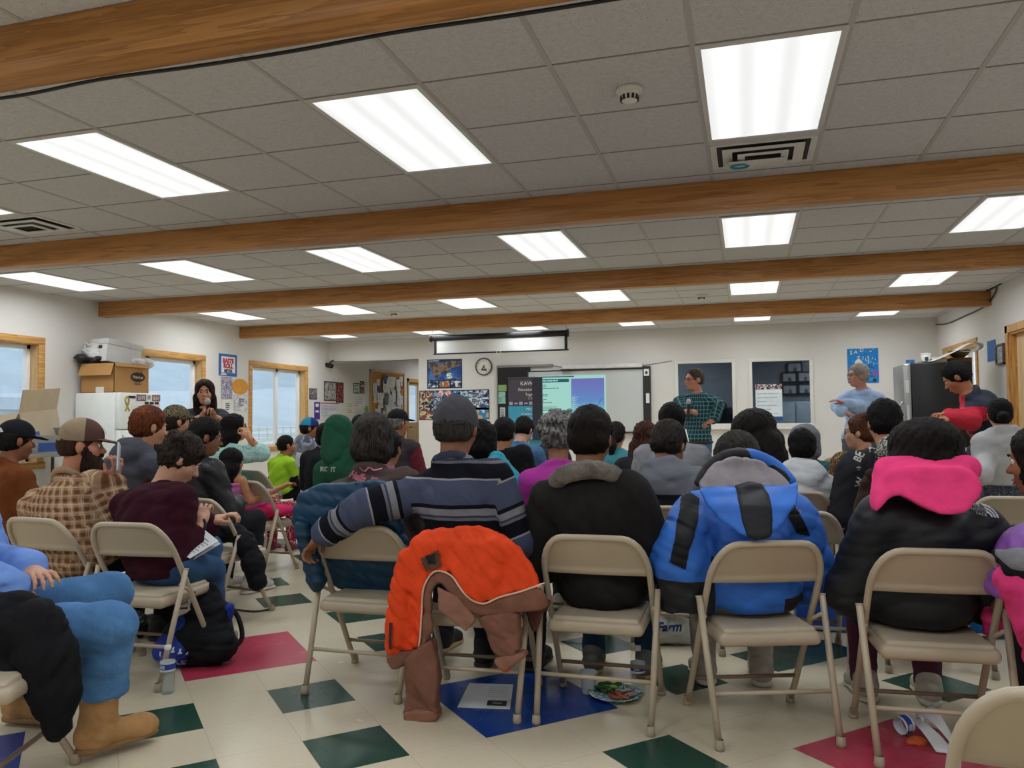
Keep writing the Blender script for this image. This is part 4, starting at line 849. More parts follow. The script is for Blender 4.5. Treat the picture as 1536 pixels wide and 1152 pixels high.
t = carton('cardboard_box', 'low blue and grey printed carton in front of the tilted box', (XL+.62, 6.85, .865), -30, .3, .34, .24, '97999e', rx=0, ry=16, flaps=(('f', .16, 30), ('b', .16, 20))); MB().box((.151, -.1, .06), (.153, .1, .16), 0).build('blue_label', plain('3c5aa0', .6), t)
for k in range(3):
    t = thing('binder', ['lowest black ring binder', 'middle black ring binder', 'topmost dark ring binder'][k]+' lying in the pile on the side table', 'binder', (XL+.5, 6.2+.02*k, .862+.058*k), R((4, -6, 8)[k]), 'ring binders on the side table'); MB().box((-.15, -.17, 0), (.15, .17, .006)).box((-.15, -.17, .048), (.15, .17, .054)).box((-.15, -.17, 0), (-.144, .17, .054)).build('cover', plain(('1e1f22', '22242c', '1b1d28')[k], .35), t); MB().box((-.14, -.16, .008), (.145, .16, .046)).build('paper_block', WHITE, t)
t = thing('paper_stack', 'loose white papers on the ring binders', 'paper', (XL+.5, 6.24, 1.038), R(20)); MB().box((-.12, -.16, 0), (.12, .16, .012)).box((-.1, -.15, .012), (.13, .15, .016), 0, TR(0, 0, 0, 0, 0, 14)).build('sheets', WHITE, t)
# ---------------------------------------------------------------- dark fridge by the right wall
FY = 10.55; t = thing('steel_fridge', 'tall black sided fridge with steel door by the right wall', 'fridge', (1.93, FY, 0)); DKF = plain('161617', .35, 0, .03)
MB().box((0, 0, .03), (.66, .72, 1.81), 0, None, .012).build('body', DKF, t, True); ST = plain('a9abac', .32, .7, .03)
for z0, z1, nm in ((.7, 1.8, 'upper_door'), (.05, .69, 'freezer_drawer')): MB().box((-.085, -.0, z0), (-.005, .72, z1), 0, None, .012).build(nm, ST, t, True)
MB().tube([(-.09, .05, .85), (-.13, .05, .9), (-.13, .05, 1.3), (-.09, .05, 1.35)], .014).build('handle', ST, t, True); MB().box((-.07, -.003, 1.45), (-.03, 0, 1.6)).box((-.06, -.003, 1.0), (-.035, 0, 1.3)).build('door_sticker', plain('c9ccce', .5), t); MB().box((-.05, .0, 1.812), (.04, .05, 1.85), 0, None, .004).build('blue_tape', plain('2a6ab0', .5), t)
fz = 1.812
t = thing('paper_cup_stack', 'white printed cup beside papers on the black fridge', 'cup', (2.14, FY+.25, fz)); MB().lathe([(0, 0), (.045, 0), (.058, .11), (.055, .11), (.043, .005)], 20).build('cup', WHITE, t, True); MB().lathe([(.06, .11), (.063, .118), (.056, .125), (.0, .125)], 20).build('lid', WHITE, t, True); MB().box((-.02, -.056, .03), (.02, -.05, .08)).build('cup_print', INK, t)
t = thing('food_container', 'low white container on the black fridge', 'container', (2.27, FY+.2, fz)); MB().box((-.08, -.08, 0), (.08, .08, .05), 0, None, .012).build('tub', WHITE, t, True); MB().box((-.085, -.085, .05), (.085, .085, .062), 0, None, .005).build('lid', plain('cfcdc8', .5), t, True)
# large paper sheet rolled over itself
V, F = [], []; prof = [(-.3, .02), (-.22, .015), (-.1, .06), (.05, .13), (.17, .2), (.27, .235), (.34, .22), (.37, .18), (.34, .14), (.26, .12), (.16, .12), (.1, .13)]; prof = spline(prof, 4)
for x, z in prof: V += [(x, -.28+.1*max(0, x), z), (x+.02, .2, z+.02)]
F = [(2*i, 2*i+2, 2*i+3, 2*i+1) for i in range(len(prof)-1)]; t = thing('rolled_paper', 'large white paper sheet curled over on top of the black fridge', 'paper', (2.38, FY+.3, fz)); o = put('sheet', raw_mesh('sheet', V, F, WHITE, True), t); md = o.modifiers.new('thickness', 'SOLIDIFY'); md.thickness = .003
t = thing('wooden_bowl', 'olive brown bowl inside the curled paper on the black fridge', 'bowl', (2.52, FY+.3, fz)); MB().lathe([(0, .06), (.05, .06), (.1, .1), (.13, .15), (.12, .15), (.09, .11), (0, .075)], 24).build('bowl', plain('6b6238', .5), t, True); MB().box((-.12, -.1, 0), (.12, .1, .06), 0, None, .008).build('cardboard_base', plain('7a5c38', .8), t, True)
# small table with laptop and snacks (right)
LT = at_d(1452, 716, 6.6); t = thing('folding_table', 'small dark table with the open laptop near the bending man', 'table', (LT.x+.1, LT.y+.2, 0)); hz = LT.z
MB().box((-.5, -.35, hz-.03), (.5, .35, hz), 0, None, .006).build('table_top', plain('4a4440', .5), t, True)
for sx in (-.45, .45):
    for sy in (-.3, .3): MB().tube([(sx, sy, 0), (sx, sy, hz-.03)], .016).build('leg', plain('3a3836', .4, .5), t)
t = thing('laptop', 'open laptop with a bright screen on the small table', 'laptop', (LT.x+.02, LT.y+.12, hz), R(-8)); MB().box((-.17, -.12, 0), (.17, .12, .018), 0, None, .005).build('keyboard_base', plain('55565a', .4, .5), t, True)
L = MB().box((-.17, 0, 0), (.17, .012, .23), 0, None, .004).build('lid', plain('8d9094', .4, .5), t, True, TR(0, .12, .015, -14)); MB().box((-.158, -.002, .012), (.158, 0, .218)).build('screen', emit('d9e6f2', .5), L)
t = thing('snack_plate', 'paper plate of orange snacks next to the laptop', 'plate', at_d(1466, 714, 6.45)); t.location.z = hz; MB().lathe([(0, .004), (.07, .005), (.1, .018), (.105, .02), (.07, .002), (0, 0)], 24).build('plate', WHITE, t, True); rs = random.Random(1)
for k in range(16):
    a = rs.uniform(0, 6.3); r_ = rs.uniform(0, .06); s_ = S(); s_.ell((0, 0, 0), (.02, .014, .009), TR(0, 0, 0, rs.uniform(0, 90), rs.uniform(0, 90))); put('snack', raw_mesh('snack', *s_.surf(.005), plain(rs.choice(('b8552a', 'c97a3a', '8a3a2a', 'd8b48a')), .7)), t, TR(r_*math.cos(a), r_*math.sin(a), .016+rs.uniform(0, .025)))
# ---------------------------------------------------------------- people
def V3(*a): return np.array(a, float)
def rotz(a): c, s = math.cos(a), math.sin(a); return np.array(((c, -s, 0), (s, c, 0), (0, 0, 1.)))
def head_sdf():
    s = S(); s.ell((0, -.012, .032), (.074, .094, .086), None, .03).ell((0, .022, -.045), (.057, .068, .076), None, .03).ell((0, .052, -.096), (.03, .03, .024), None, .03)
    s.cone((-.03, .078, .02), (.03, .078, .02), .013, None, .02)
    for x in (-1, 1): s.ell((x*.036, .056, -.032), (.026, .026, .026), None, .03).ell((x*.076, -.006, -.012), (.011, .021, .031), TR(0, 0, 0, 0, 0, x*18), .008)
    for x in (-1, 1): s.ell((x*.031, .098, .0), (.019, .013, .011), None, .012, 1)
    s.cone((0, .084, .004), (0, .107, -.032), .008, .013, .014)
    for x in (-1, 1): s.ell((x*.012, .096, -.034), (.008, .01, .007), None, .008)
    s.ell((0, .088, -.063), (.023, .012, .008), None, .01).ell((0, .085, -.074), (.02, .011, .007), None, .01)
    return s
HEADS = head_sdf()
_hand = {}
def hand_mesh(curl, side):
    k = (round(curl, 2), side)
    if k in _hand: return _hand[k]
    s = S(); s.cone((0, -.02, 0), (0, .02, 0), .025, .028, .02).ell((0, .045, -.002), (.041, .05, .016), None, .02)
    for i, (x, L) in enumerate(((-.032, .058), (-.011, .075), (.011, .08), (.031, .072))):
        p = V3(x, .083, 0); a = 0; r = .0088
        for j in range(3):
            a += curl*(.6 if j == 0 else 1.0); l = L*(.45, .32, .26)[j]; q = p+V3(x*.12, math.cos(a)*l, -math.sin(a)*l); s.cone(p, q, r, r-.001, .006); p = q; r -= .0009
    s.cone((.028, .01, -.006), (.052, .045, -.016), .014, .0105, .015).cone((.052, .045, -.016), (.054, .078, -.026-.012*curl), .0105, .008, .006)
    V, F = s.surf(.0052); V = V.copy()
    if side < 0: V[:, 0] *= -1; F = F[:, ::-1]
    _hand[k] = (V, F); return V, F
def join(parts):
    Vs, Fs, b = [], [], 0
    for V, F in parts: Vs.append(V); Fs.append(F+b); b += len(V)
    return np.concatenate(Vs), np.concatenate(Fs)
def xf(V, M): M = np.array(M); return (V@M[:3, :3].T+M[:3, 3]).astype(np.float32)
def _small():
    e = MB().lathe([(.0118*math.sin(a), -.0118*math.cos(a)) for a in np.linspace(0, math.pi, 9)], 14, M=TR(0, 0, 0, -90))
    V = np.array(e.v); me = raw_mesh('eye', e.v, e.f, [plain('d9d2cb', .25, 0, 0), plain('20120c', .2, 0, 0)], True)
    for p in me.polygons:
        c = sum((Vector(V[i]) for i in p.vertices), Vector())/len(p.vertices); p.material_index = 1 if c.y > .0088 else 0
    return me
EYE_ME = _small()
_br = {}
def brow_me(c):
    if c not in _br: _br[c] = MB().tube([(-.018, .0, -.003), (-.008, .004, .003), (.004, .004, .004), (.016, -.002, -.002)], [.002, .0038, .0036, .002], 6).mesh('eyebrow', hairm(c), True)
    return _br[c]
_lp = {}
def lips_me(c):
    if c not in _lp: _lp[c] = MB().tube([(-.022, -.006, 0), (-.01, .002, .003), (0, .003, .001), (.01, .002, .003), (.022, -.006, 0)], [.002, .0045, .004, .0045, .002], 8).tube([(-.018, -.005, -.006), (0, .003, -.010), (.018, -.005, -.006)], [.002, .005, .002], 8).mesh('lips', plain(c, .4, 0, 0), True)
    return _lp[c]
def strands(amp=.003, f=46, seed=0):
    def d(x, y, z):
        a = np.arctan2(x, y+.02); return amp*(np.sin(f*a+7*np.sin(16*z+seed)+seed)+.7*np.sin(f*2.1*a+11*np.sin(9*z)+2*seed)+.5*np.sin(130*z+20*a))
    return d
FACE = lambda s, y=.112, w=.074, h=.11, z=-.035: s.ell((0, y, z), (w, .078, h), None, .02, 1)
def hair_sdf(kind, seed=0):
    s = S(); rs = random.Random(seed)
    if kind in ('short', 'buzz', 'thin'):
        g = {'short': .012, 'buzz': .004, 'thin': .006}[kind]
        s.ell((0, -.014, .034), (.078+g, .098+g, .088+g)).ell((0, -.045, -.02), (.07+g*.6, .06+g, .06)); FACE(s, .105, .075, .105, -.03); s.below(-.075 if kind == 'short' else -.06)
        for x in (-1, 1): s.ell((x*.092, .0, -.014), (.03, .03, .036), None, .01, 1)
    elif kind in ('messy', 'curly'):
        s.ell((0, -.012, .036), (.09, .108, .1)).ell((0, -.04, -.02), (.082, .07, .065))
        for i in range(26 if kind == 'messy' else 40):
            a, b = rs.uniform(0, 6.28), rs.uniform(.05, 1.35); r = .095; s.ell((r*math.cos(a)*math.cos(b)*.95, -.015+r*1.08*math.sin(a)*math.cos(b), .035+.088*math.sin(b)-(.06 if i % 3 == 0 else 0)), (.026, .026, .02), TR(0, 0, 0, rs.uniform(-40, 40), 0, rs.uniform(0, 180)), .012)
        FACE(s, .116, .07, .1, -.035); s.below(-.08)
    elif kind in ('bob', 'bigbob', 'flatbob'):
        w = {'bob': 1, 'bigbob': 1.42, 'flatbob': 1.15}[kind]
        s.ell((0, -.012, .03), (.092*w, .11*(w**.6), .098)).ell((0, -.022, -.045), (.098*w, .1*(w**.6), .085)); FACE(s, .118, .068, .12, -.045)
        s.below(-.105 if kind != 'bob' else -.12, .02)
    elif kind in ('long', 'wavy', 'bigmane'):
        w = 1.25 if kind == 'bigmane' else 1
        s.ell((0, -.012, .03), (.094*w, .112*w, .1)).ell((0, -.03, -.06), (.1*w, .095*w, .09))
        for x in (-.06, -.02, .02, .06): s.cone((x*w, -.075*w, -.08), (x*1.35*w, -.12-.03*w, -.30-.06*w), .05*w, .032*w)
        for x in (-.075, .075): s.cone((x*w, .0, -.06), (x*1.1*w, -.02, -.22), .032*w, .022*w)
        FACE(s, .122, .066, .13, -.045)
    elif kind in ('bun', 'pony', 'updo'):
        s.ell((0, -.014, .034), (.086, .106, .096)).ell((0, -.05, -.02), (.076, .065, .065)); FACE(s, .105, .076, .11, -.032); s.below(-.075)
        if kind == 'bun': s.ell((.0, -.135, -.03), (.045, .04, .042), None, .01)
        elif kind == 'updo':
            for i in range(9): s.ell((rs.uniform(-.05, .05), -.07+rs.uniform(-.04, .04), .1+rs.uniform(-.02, .03)), (.035, .035, .03), None, .012)
        else: s.cone((0, -.12, .0), (0, -.17, -.1), .035, .04).cone((0, -.17, -.1), (0, -.15, -.24), .04, .02)
    return s
def ring(s, c, rx, ry, r, tilt=0, n=14, k=.02, R3=None, rf=None):
    P = []
    for i in range(n):
        a = 2*math.pi*i/n; p = V3(rx*math.cos(a), ry*math.sin(a), math.sin(a)*-tilt); P.append(V3(*c)+(p if R3 is None else R3@p))
    for i in range(n):
        ra = r if rf is None else rf(2*math.pi*i/n); s.cone(P[i], P[(i+1) % n], ra, None, k)
class Person: pass
SKINS = {'l': 'c99a80', 'm': 'a97453', 'd': '8f5f43', 't': 'b98565'}
def person(label, head, phi=0, hy=0, hp=0, hr=0, s=1., w=1., stand=False, pelvis=None, seat=None, skin_c='m', hair=None, hc='15110f', hc2=None, slouch=.03, twist=0, elbows=None, wrists=None, hands=True, curl=.5, legs='denim', legc='2d3f5c', shoe=('sneaker', 'b9b4aa'), knee=None, ankle=None, face=True, group=None, hsize=1., fine=False, fwd=.1, handdir=(None, None), neckd=0., sh_raise=0., world=False, legm=None, shoes=True, spread=1.):
    J = Person(); head = Vector(head); ph = R(phi)
    if pelvis is not None: base = Vector((pelvis[0], pelvis[1], 0)); pz = pelvis[2]
    elif seat is not None: base = Vector((seat[0], seat[1], 0)); pz = .415+.085*s
    else: base = head+Matrix.Rotation(ph, 3, 'Z') @ Vector((0, -fwd*s, 0)); base.z = 0; pz = .53*(head.z+.12*s) if stand else .415+.085*s
    J.base, J.phi = base, ph; J.root = thing('person', label, 'person', base, ph, group)
    Mi = Matrix.Rotation(-ph, 3, 'Z'); J.L = lambda p: A3(Mi @ (Vector(p)-base)); J.s, J.w = s, w; J.stand = stand
    hs = s*hsize; C = J.L(head); J.C = C; hpr, hyr = R(hp), R(hy)
    J.H = Matrix.Translation(Vector(C)) @ Matrix.Rotation(hyr, 4, 'Z') @ Matrix.Rotation(-hpr, 4, 'X') @ Matrix.Rotation(R(hr), 4, 'Y') @ Matrix.Scale(hs, 4)
    Nn = C+rotz(hyr)@V3(0, -.045*s-.10*math.sin(hpr)*s, 0)+V3(0, 0, -.185*s*math.cos(hpr*.7)-neckd)
    P = V3(0, 0, pz); mid = (P+Nn)/2+V3(0, -slouch-.03*s, 0); J.P, J.N = P, Nn
    B = lambda t: (1-t)**2*P+2*t*(1-t)*mid+t*t*Nn; dB = lambda t: 2*(1-t)*(mid-P)+2*t*(Nn-mid); J.B = B
    def fr(t):
        z = dB(t); z = z/np.linalg.norm(z); x = rotz(R(twist*t))@V3(1, 0, 0); x = x-z*(x@z); x /= np.linalg.norm(x); return np.stack([x, np.cross(z, x), z], 1)
    J.fr = fr; T = fr(.92); J.T = T
    J.sh = [Nn+T@V3(sx*.162*s*w, 0, -.07*s+sh_raise) for sx in (-1, 1)]
    def cv(p): return J.L(p) if isinstance(p, Vector) else V3(*p)*s
    J.el, J.wr = [], []
    for i, sx in enumerate((-1, 1)):
        e = elbows[i] if elbows and elbows[i] is not None else None; q = wrists[i] if wrists and wrists[i] is not None else None
        el = J.L(e) if isinstance(e, Vector) else (J.sh[i]+V3(sx*abs(e[0]), e[1], e[2])*s if e is not None else J.sh[i]+V3(sx*.055, .06, -.262)*s)
        wr = J.L(q) if isinstance(q, Vector) else (J.P+V3(sx*q[0], q[1], q[2])*s if q is not None else (J.P+V3(sx*.09, .27, .12)*s if not stand else el+V3(sx*.01, .05, -.25)*s))
        J.el.append(el); J.wr.append(wr)
    if stand: J.hip = [P+V3(sx*.085*s, 0, -.02) for sx in (-1, 1)]; J.kn = [V3(sx*.1*s*spread, .03, pz*.53) for sx in (-1, 1)]; J.an = [V3(sx*.11*s*spread, -.02, .085) for sx in (-1, 1)]
    else: J.hip = [P+V3(sx*.09*s, .02, -.01) for sx in (-1, 1)]; J.kn = [P+V3(sx*.125*s*spread, .43*s, .0) for sx in (-1, 1)]; J.an = [V3(sx*.125*s*spread, .40*s, max(.085, pz-.43*s)) for sx in (-1, 1)]
    if knee: J.kn = [J.L(q) if isinstance(q, Vector) else (V3(*q) if q is not None else J.kn[i]) for i, q in enumerate(knee)]
    if ankle: J.an = [J.L(q) if isinstance(q, Vector) else (V3(*q) if q is not None else J.an[i]) for i, q in enumerate(ankle)]
    # body: one continuous skin
    sk = skin(SKINS.get(skin_c, skin_c)); J.skin = sk; s_ = S(); torso(s_, J, -.012)
    for i in (0, 1): arm(s_, J, i, -.004); leg(s_, J, i, -.012)
    s_.cone(Nn+V3(0, 0, -.02), Vector(J.H @ Vector((0, -.02, -.05))), .056*s, .05*s)
    parts = [s_.surf(.014 if fine else .019)]
    hd = HEADS.copy(); Hi = np.linalg.inv(np.array(J.H)); nb = Hi@np.append(Nn, 1); hd.cone((0, -.02, -.05), nb[:3], .05, .056)
    V, F = hd.surf(.0072 if fine else .0095); parts.append((xf(V, J.H), F))
    J.hm = []
    for i, sx in enumerate((-1, 1)):
        d = J.wr[i]-J.el[i]; d = d/np.linalg.norm(d)
        if handdir[i] is not None: d = J.L(handdir[i])-J.wr[i] if isinstance(handdir[i], Vector) else V3(*handdir[i]); d = d/np.linalg.norm(d)
        up = V3(0, 0, 1) if abs(d[2]) < .85 else V3(sx, .3, 0); x = np.cross(d, up); x /= np.linalg.norm(x); z = np.cross(x, d)
        M = np.eye(4); M[:3, 0], M[:3, 1], M[:3, 2], M[:3, 3] = x*s, d*s, z*s, J.wr[i]+d*.02*s; J.hm.append(Matrix(M.tolist()))
        if hands: V, F = hand_mesh(curl if not isinstance(curl, tuple) else curl[i], -sx); parts.append((xf(V, M), F))
    V, F = join(parts); J.body = put('body', raw_mesh('body', V, F, sk), J.root)
    if face:
        for sx in (-1, 1): put('eye', EYE_ME, J.root, J.H @ TR(sx*.031, .0785, 0)); put('eyebrow', brow_me(hc if hc2 is None else hc), J.root, J.H @ TR(sx*.031, .0915, .02) @ Matrix.Diagonal((sx, 1, 1, 1)))
        put('lips', lips_me('8f5048'), J.root, J.H @ TR(0, .0965, -.066))
    if hair: J.hair = hair_on(J, hair, hc, hc2)
    # trousers and shoes
    if legs:
        s_ = S(); s_.ell(P+V3(0, -.01, .02), (.165*s*w+.006, .128*s, .12*s), None, .03).ell(B(.22), (.15*s*w, .112*s*(1+(w-1)*.8), .1*s), fr(.22), .03)
        for i in (0, 1): leg(s_, J, i, .006)
        m = legm or {'denim': denim, 'cloth': cloth}[legs](legc); sdf_obj('trousers', s_, .013 if fine else .018, m, J.root, wrinkle(int(abs(C[0]*97+head.x*31)) % 1000, .006, 1.1))
    if shoes:
        for i in (0, 1): put_shoe(J, i, *shoe)
    return J
def torso(s_, J, g, zlo=-9):
    s, w = J.s, J.w
    for t, rx, ry, rz in ((.02, .158, .118, .105), (.25, .144, .104, .12), (.5, .148, .104, .13), (.72, .152, .102, .12)):
        s_.ell(J.B(t), (rx*s*w+g, ry*s*(1+(w-1)*.8)+g, rz*s+g*.5), J.fr(t), .025)
    s_.cone(J.N+J.T@V3(0, -.012, -.09)*s, J.N+J.T@V3(0, -.006, -.004)*s, .1*s+g*.5, .066*s+g*.5, .03)
    a, b = J.sh; m = (a+b)/2; s_.cone(a*.8+m*.2, b*.8+m*.2, .058*s+g*.8, None, .03)
    for q in (a, b): s_.cone(J.N+V3(0, -.005, .005)*s, J.N*.3+q*.7, .05*s+g*.5, .052*s+g*.5, .03)
def arm(s_, J, i, g, upto=1., ra=(.056, .046, .035)):
    s = J.s; e = J.el[i]; s_.cone(J.sh[i], e, ra[0]*s+g, ra[1]*s+g, .022)
    if upto > 0: s_.cone(e, e+(J.wr[i]-e)*upto, ra[1]*s+g, (ra[1]+(ra[2]-ra[1])*upto)*s+g, .02)
def leg(s_, J, i, g):
    s = J.s; s_.cone(J.hip[i], J.kn[i], .09*s+g, .066*s+g, .05); s_.cone(J.kn[i], J.an[i], .064*s+g, .046*s+g, .02)
def limb_pat(J):
    """pattern coordinates: x around, y along the torso or sleeve"""
    T = np.stack([J.B(t) for t in np.linspace(0, 1, 9)]); s = J.s
    def f(V):
        V = V.astype(float)
        dz = V[:, None, :]-T[None]; dt = np.sqrt((dz**2).sum(2)).min(1)-.15*s*J.w
        c = T[np.argmin((dz**2).sum(2), 1)]; out = np.zeros((len(V), 3)); out[:, 0] = np.arctan2(V[:, 0]-c[:, 0], -(V[:, 1]-c[:, 1])-.0)*.17*s; out[:, 1] = V[:, 2]; out[:, 2] = 1
        best = dt.copy()
        for i in (0, 1):
            off = 0.
            for a, b in ((J.sh[i], J.el[i]), (J.el[i], J.wr[i])):
                d = b-a; L = np.linalg.norm(d); u = d/L; t = np.clip((V-a)@u, 0, L); r = V-a-t[:, None]*u; q = np.sqrt((r**2).sum(1))-.05*s
                if off == 0.: q = q+np.maximum(0, .05-(V-a)@u)
                m = q < best; x = np.cross(u, V3(0, 1, .2)); x /= np.linalg.norm(x); y = np.cross(u, x)
                out[m, 0] = np.arctan2(r[m]@x, r[m]@y)*.05; out[m, 1] = J.sh[0][2]-(off+t[m])+.05*(i+1); out[m, 2] = 2+i; best = np.where(m, q, best); off += L
        return out
    return f
def garment(J, name, mat, g=.016, sleeve=1., hem=-.05, collar=None, extra=None, h=.013, wr=(.006, 1.), pat=None, seed=1, neck=.064, ra=(.06, .05, .042), cut=None):
    s_ = S(); torso(s_, J, g)
    if J.P is not None: s_.ell(J.P+V3(0, 0, .02), (.16*J.s*J.w+g, .118*J.s*(1+(J.w-1)*.8)+g, .1*J.s), None, .03)
    if sleeve is not None:
        for i in (0, 1): arm(s_, J, i, g, sleeve if not isinstance(sleeve, tuple) else sleeve[i], ra)
    if collar: collar(s_, J)
    if extra: extra(s_, J)
    nv = (Vector(J.H @ Vector((0, -.02, -.05)))-Vector(J.N)); s_.cone(J.N+V3(0, 0, .03)*J.s, A3(Vector(J.N)+nv*1.6), neck*J.s, (neck+.012)*J.s, .01, 1)
    s_.below(J.P[2]+hem)
    if cut: cut(s_, J)
    J.gs = s_; J.go = sdf_obj(name, s_, h, mat, J.root, wrinkle(seed, *wr), pat(J) if pat else None); return J.go
def rib_collar(r=.016, up=.0): return lambda s_, J: ring(s_, J.N+V3(0, .0, .012+up)*J.s, .068*J.s, .066*J.s, r*J.s, .02, R3=J.T)
def stand_collar(r=.02, h=.035):
    def f(s_, J):
        for k in (0, 1, 2): ring(s_, J.N+V3(0, 0, .0+h*k/2)*J.s, (.076-.004*k)*J.s, (.074-.004*k)*J.s, r*.8*J.s, .02, k=.02, R3=J.T)
    return f
def hood_down(scale=1., drop=0.):
    def f(s_, J):
        q = J.s*scale; c = J.N+J.T@V3(0, -.075, .0-drop)*q; s_.ell(c, (.125*q, .06*q, .085*q), J.T@np.array(TR(0, 0, 0, -20))[:3, :3], .03)
        for sx in (-1, 1): s_.cone(J.N+J.T@V3(sx*.085, -.04, .02)*q, J.N+J.T@V3(sx*.07, .06, -.01)*q, .04*q, .028*q, .03)
        s_.cone(J.N+J.T@V3(-.06, -.085, .05)*q, J.N+J.T@V3(.06, -.085, .05)*q, .026*q, None, .03)
    return f
def hair_on(J, kind, c, c2=None, cut=None, name='hair', amp=None, sc=1.):
    s_ = hair_sdf(kind, int(abs(J.base.x*50)))
    if cut is not None: s_.fn(lambda X, Y, Z: f32(cut)-Z+0*X+0*Y+f32(.0)*X, (-9, -9, cut), (9, 9, 9), .004, 1)
    V, F = s_.surf(.0085, strands(amp if amp is not None else {'messy': .005, 'curly': .008, 'wavy': .006, 'buzz': .0012}.get(kind, .003), seed=J.base.x*7))
    return put(name, raw_mesh(name, xf(V*sc, J.H), F, hairm(c, c2)), J.root)
def headpart(J, name, s_, h, mat, disp=None, pat=None, parent=None):
    V, F = s_.surf(h, disp); p = pat(V) if pat else None; return put(name, raw_mesh(name, xf(V, J.H), F, mat, True, pat=p), parent or J.root)
def cap(J, crown, brim=None, back=False, mesh=None, strap=True, logo=None, cheight=.092, dz=0.):
    H0 = J.H; J.H = J.H @ TR(0, 0, dz); o = cap_(J, crown, brim, back, mesh, strap, logo, cheight); J.H = H0; return o
def cap_(J, crown, brim=None, back=False, mesh=None, strap=True, logo=None, cheight=.092):
    """baseball cap; mesh = rear colour"""
    s_ = S(); s_.ell((0, -.004, .04), (.089, .108, cheight), None).cone((0, -.004, .128), (0, -.004, .131), .008, .006, .004); s_.below(.02, .004)
    if strap: s_.ell((0, -.118, .022), (.036, .04, .03), None, .008, 1)
    m = panels('cap'+crown+str(mesh), crown, mesh, None, None, .85, .15, .25, 90.) if mesh else cloth(crown)
    o = headpart(J, 'cap', s_, .0062, m, wrinkle(3, .0015, 2), lambda V: np.stack([V[:, 1]-.012, V[:, 2]*0+1, V[:, 2]*0+1], 1))
    b = S(); b.ell((0, .105, .026), (.078, .085, .0075), TR(0, 0, 0, -9), .01); b.ell((0, -.01, .02), (.088, .102, .05), None, .004, 1); headpart(J, 'brim', b, .005, cloth(brim or crown), None, None, o)
    if strap: put('adjuster_strap', MB().tube([(-.05, -.092, .024), (-.025, -.106, .022), (.025, -.106, .022), (.05, -.092, .024)], .0075, 8).mesh('adjuster_strap', cloth(mesh or crown), True), o, J.H)
    if logo: put('cap_patch', MB().box((-.03, .0, -.016), (.03, .004, .016), 0, None, .002).mesh('cap_patch', plain(logo, .6)), o, J.H @ TR(0, .1, .075, 26))
    return o
def glasses(J, c='1b1817'):
    b = MB()
    for sx in (-1, 1):
        b.tube([(sx*.032+.024*math.cos(a)*(1 if abs(math.cos(a)) < .8 else .96), .099-.3*abs(sx*.032+.024*math.cos(a))**2*8, -.003+.017*math.sin(a)) for a in np.linspace(0, 2*math.pi, 17)[:-1]], .0026, 6, closed=True); b.tube([(sx*.056, .092, .002), (sx*.074, .06, .003), (sx*.08, -.01, .0), (sx*.078, -.03, -.015)], .0024, 6)
    b.tube([(-.01, .1, .0), (0, .103, .004), (.01, .1, 0)], .0026, 6); return put('glasses', b.mesh('glasses', plain(c, .3), True), J.root, J.H)
_sh = {}
def put_shoe(J, i, kind, c):
    if (kind, c) not in _sh:
        s_ = S()
        if kind == 'boot':
            s_.cone((0, -.01, .3), (0, -.012, .12), .066, .062).ell((0, -.03, .06), (.05, .065, .062)).cone((0, .0, .055), (0, .13, .042), .05, .04).ell((0, .14, .04), (.05, .062, .042)); s_.fn(lambda X, Y, Z: f32(.285)-Z+0*X+0*Y, (-9, -9, .285), (9, 9, 9), .01, 1); up = cloth(c, .16)
        else:
            s_.cone((0, -.02, .1), (0, -.02, .06), .046, .044).ell((0, -.035, .05), (.042, .055, .05)).cone((0, .0, .055), (0, .12, .036), .044, .036).ell((0, .13, .035), (.044, .055, .032)); up = plain(c, .7, 0, .12, 20)
        s_.below(.016); so = S(); so.cone((0, -.045, .012), (0, .04, .012), .044, .042).ell((0, .12, .012), (.05, .082, .013)).box((0, .02, .012), (.04, .09, .012)); so.below(.0015)
        so.fn(lambda X, Y, Z: f32(.024)-Z+0*X+0*Y, (-9, -9, .024), (9, 9, 9), .004, 1)
        la = MB()
        for k in range(4): la.tube([(-.028, .03+.022*k, .085-.011*k), (0, .034+.022*k, .098-.013*k), (.028, .03+.022*k, .085-.011*k)], .004, 6)
        _sh[(kind, c)] = (raw_mesh('shoe', *s_.surf(.008, wrinkle(4, .003, 1.5)), up), raw_mesh('sole', *so.surf(.007), plain({'boot': '8a6a44', 'slip': 'b79a6a', 'dark': '3a3632'}.get(kind, 'cfcac0'), .7)), la.mesh('laces', plain('d5d0c6', .8), True) if kind == 'sneaker' else None)
    a, k = J.an[i], J.kn[i]; d = k-J.hip[i]; rz = math.atan2(-d[0], d[1]) if not J.stand else R(-6 if i else 6)
    if hasattr(J, 'toe') and J.toe[i] is not None: rz = J.toe[i]
    M = Matrix.Translation((a[0], a[1], max(0, a[2]-.085*J.s))) @ Matrix.Rotation(rz, 4, 'Z') @ Matrix.Scale(J.s if J.s < .95 else 1, 4)
    u, so, la = _sh[(kind, c)]; nm = 'boot' if kind == 'boot' else 'shoe'; o = put(nm, u, J.root, M); put('sole', so, o)
    if la: put('laces', la, o)
def pxpatch(J, poly, m, y=-.25, n=24, name='panel', eps=.004):
    f = plane_of(J); return drape_patch(J, [f(a, b, y) for a, b in poly], m, Matrix.Translation((0, -.6, 0)), J.gs, name, eps, n)
def plane_of(J):
    Mi = Matrix.Rotation(-J.phi, 3, 'Z'); o = Mi @ (EYE-J.base)
    def f(px, py, y): d = Mi @ ray(px, py); p = o+d*((y-o.y)/d.y); return (p.x, p.z)
    return f
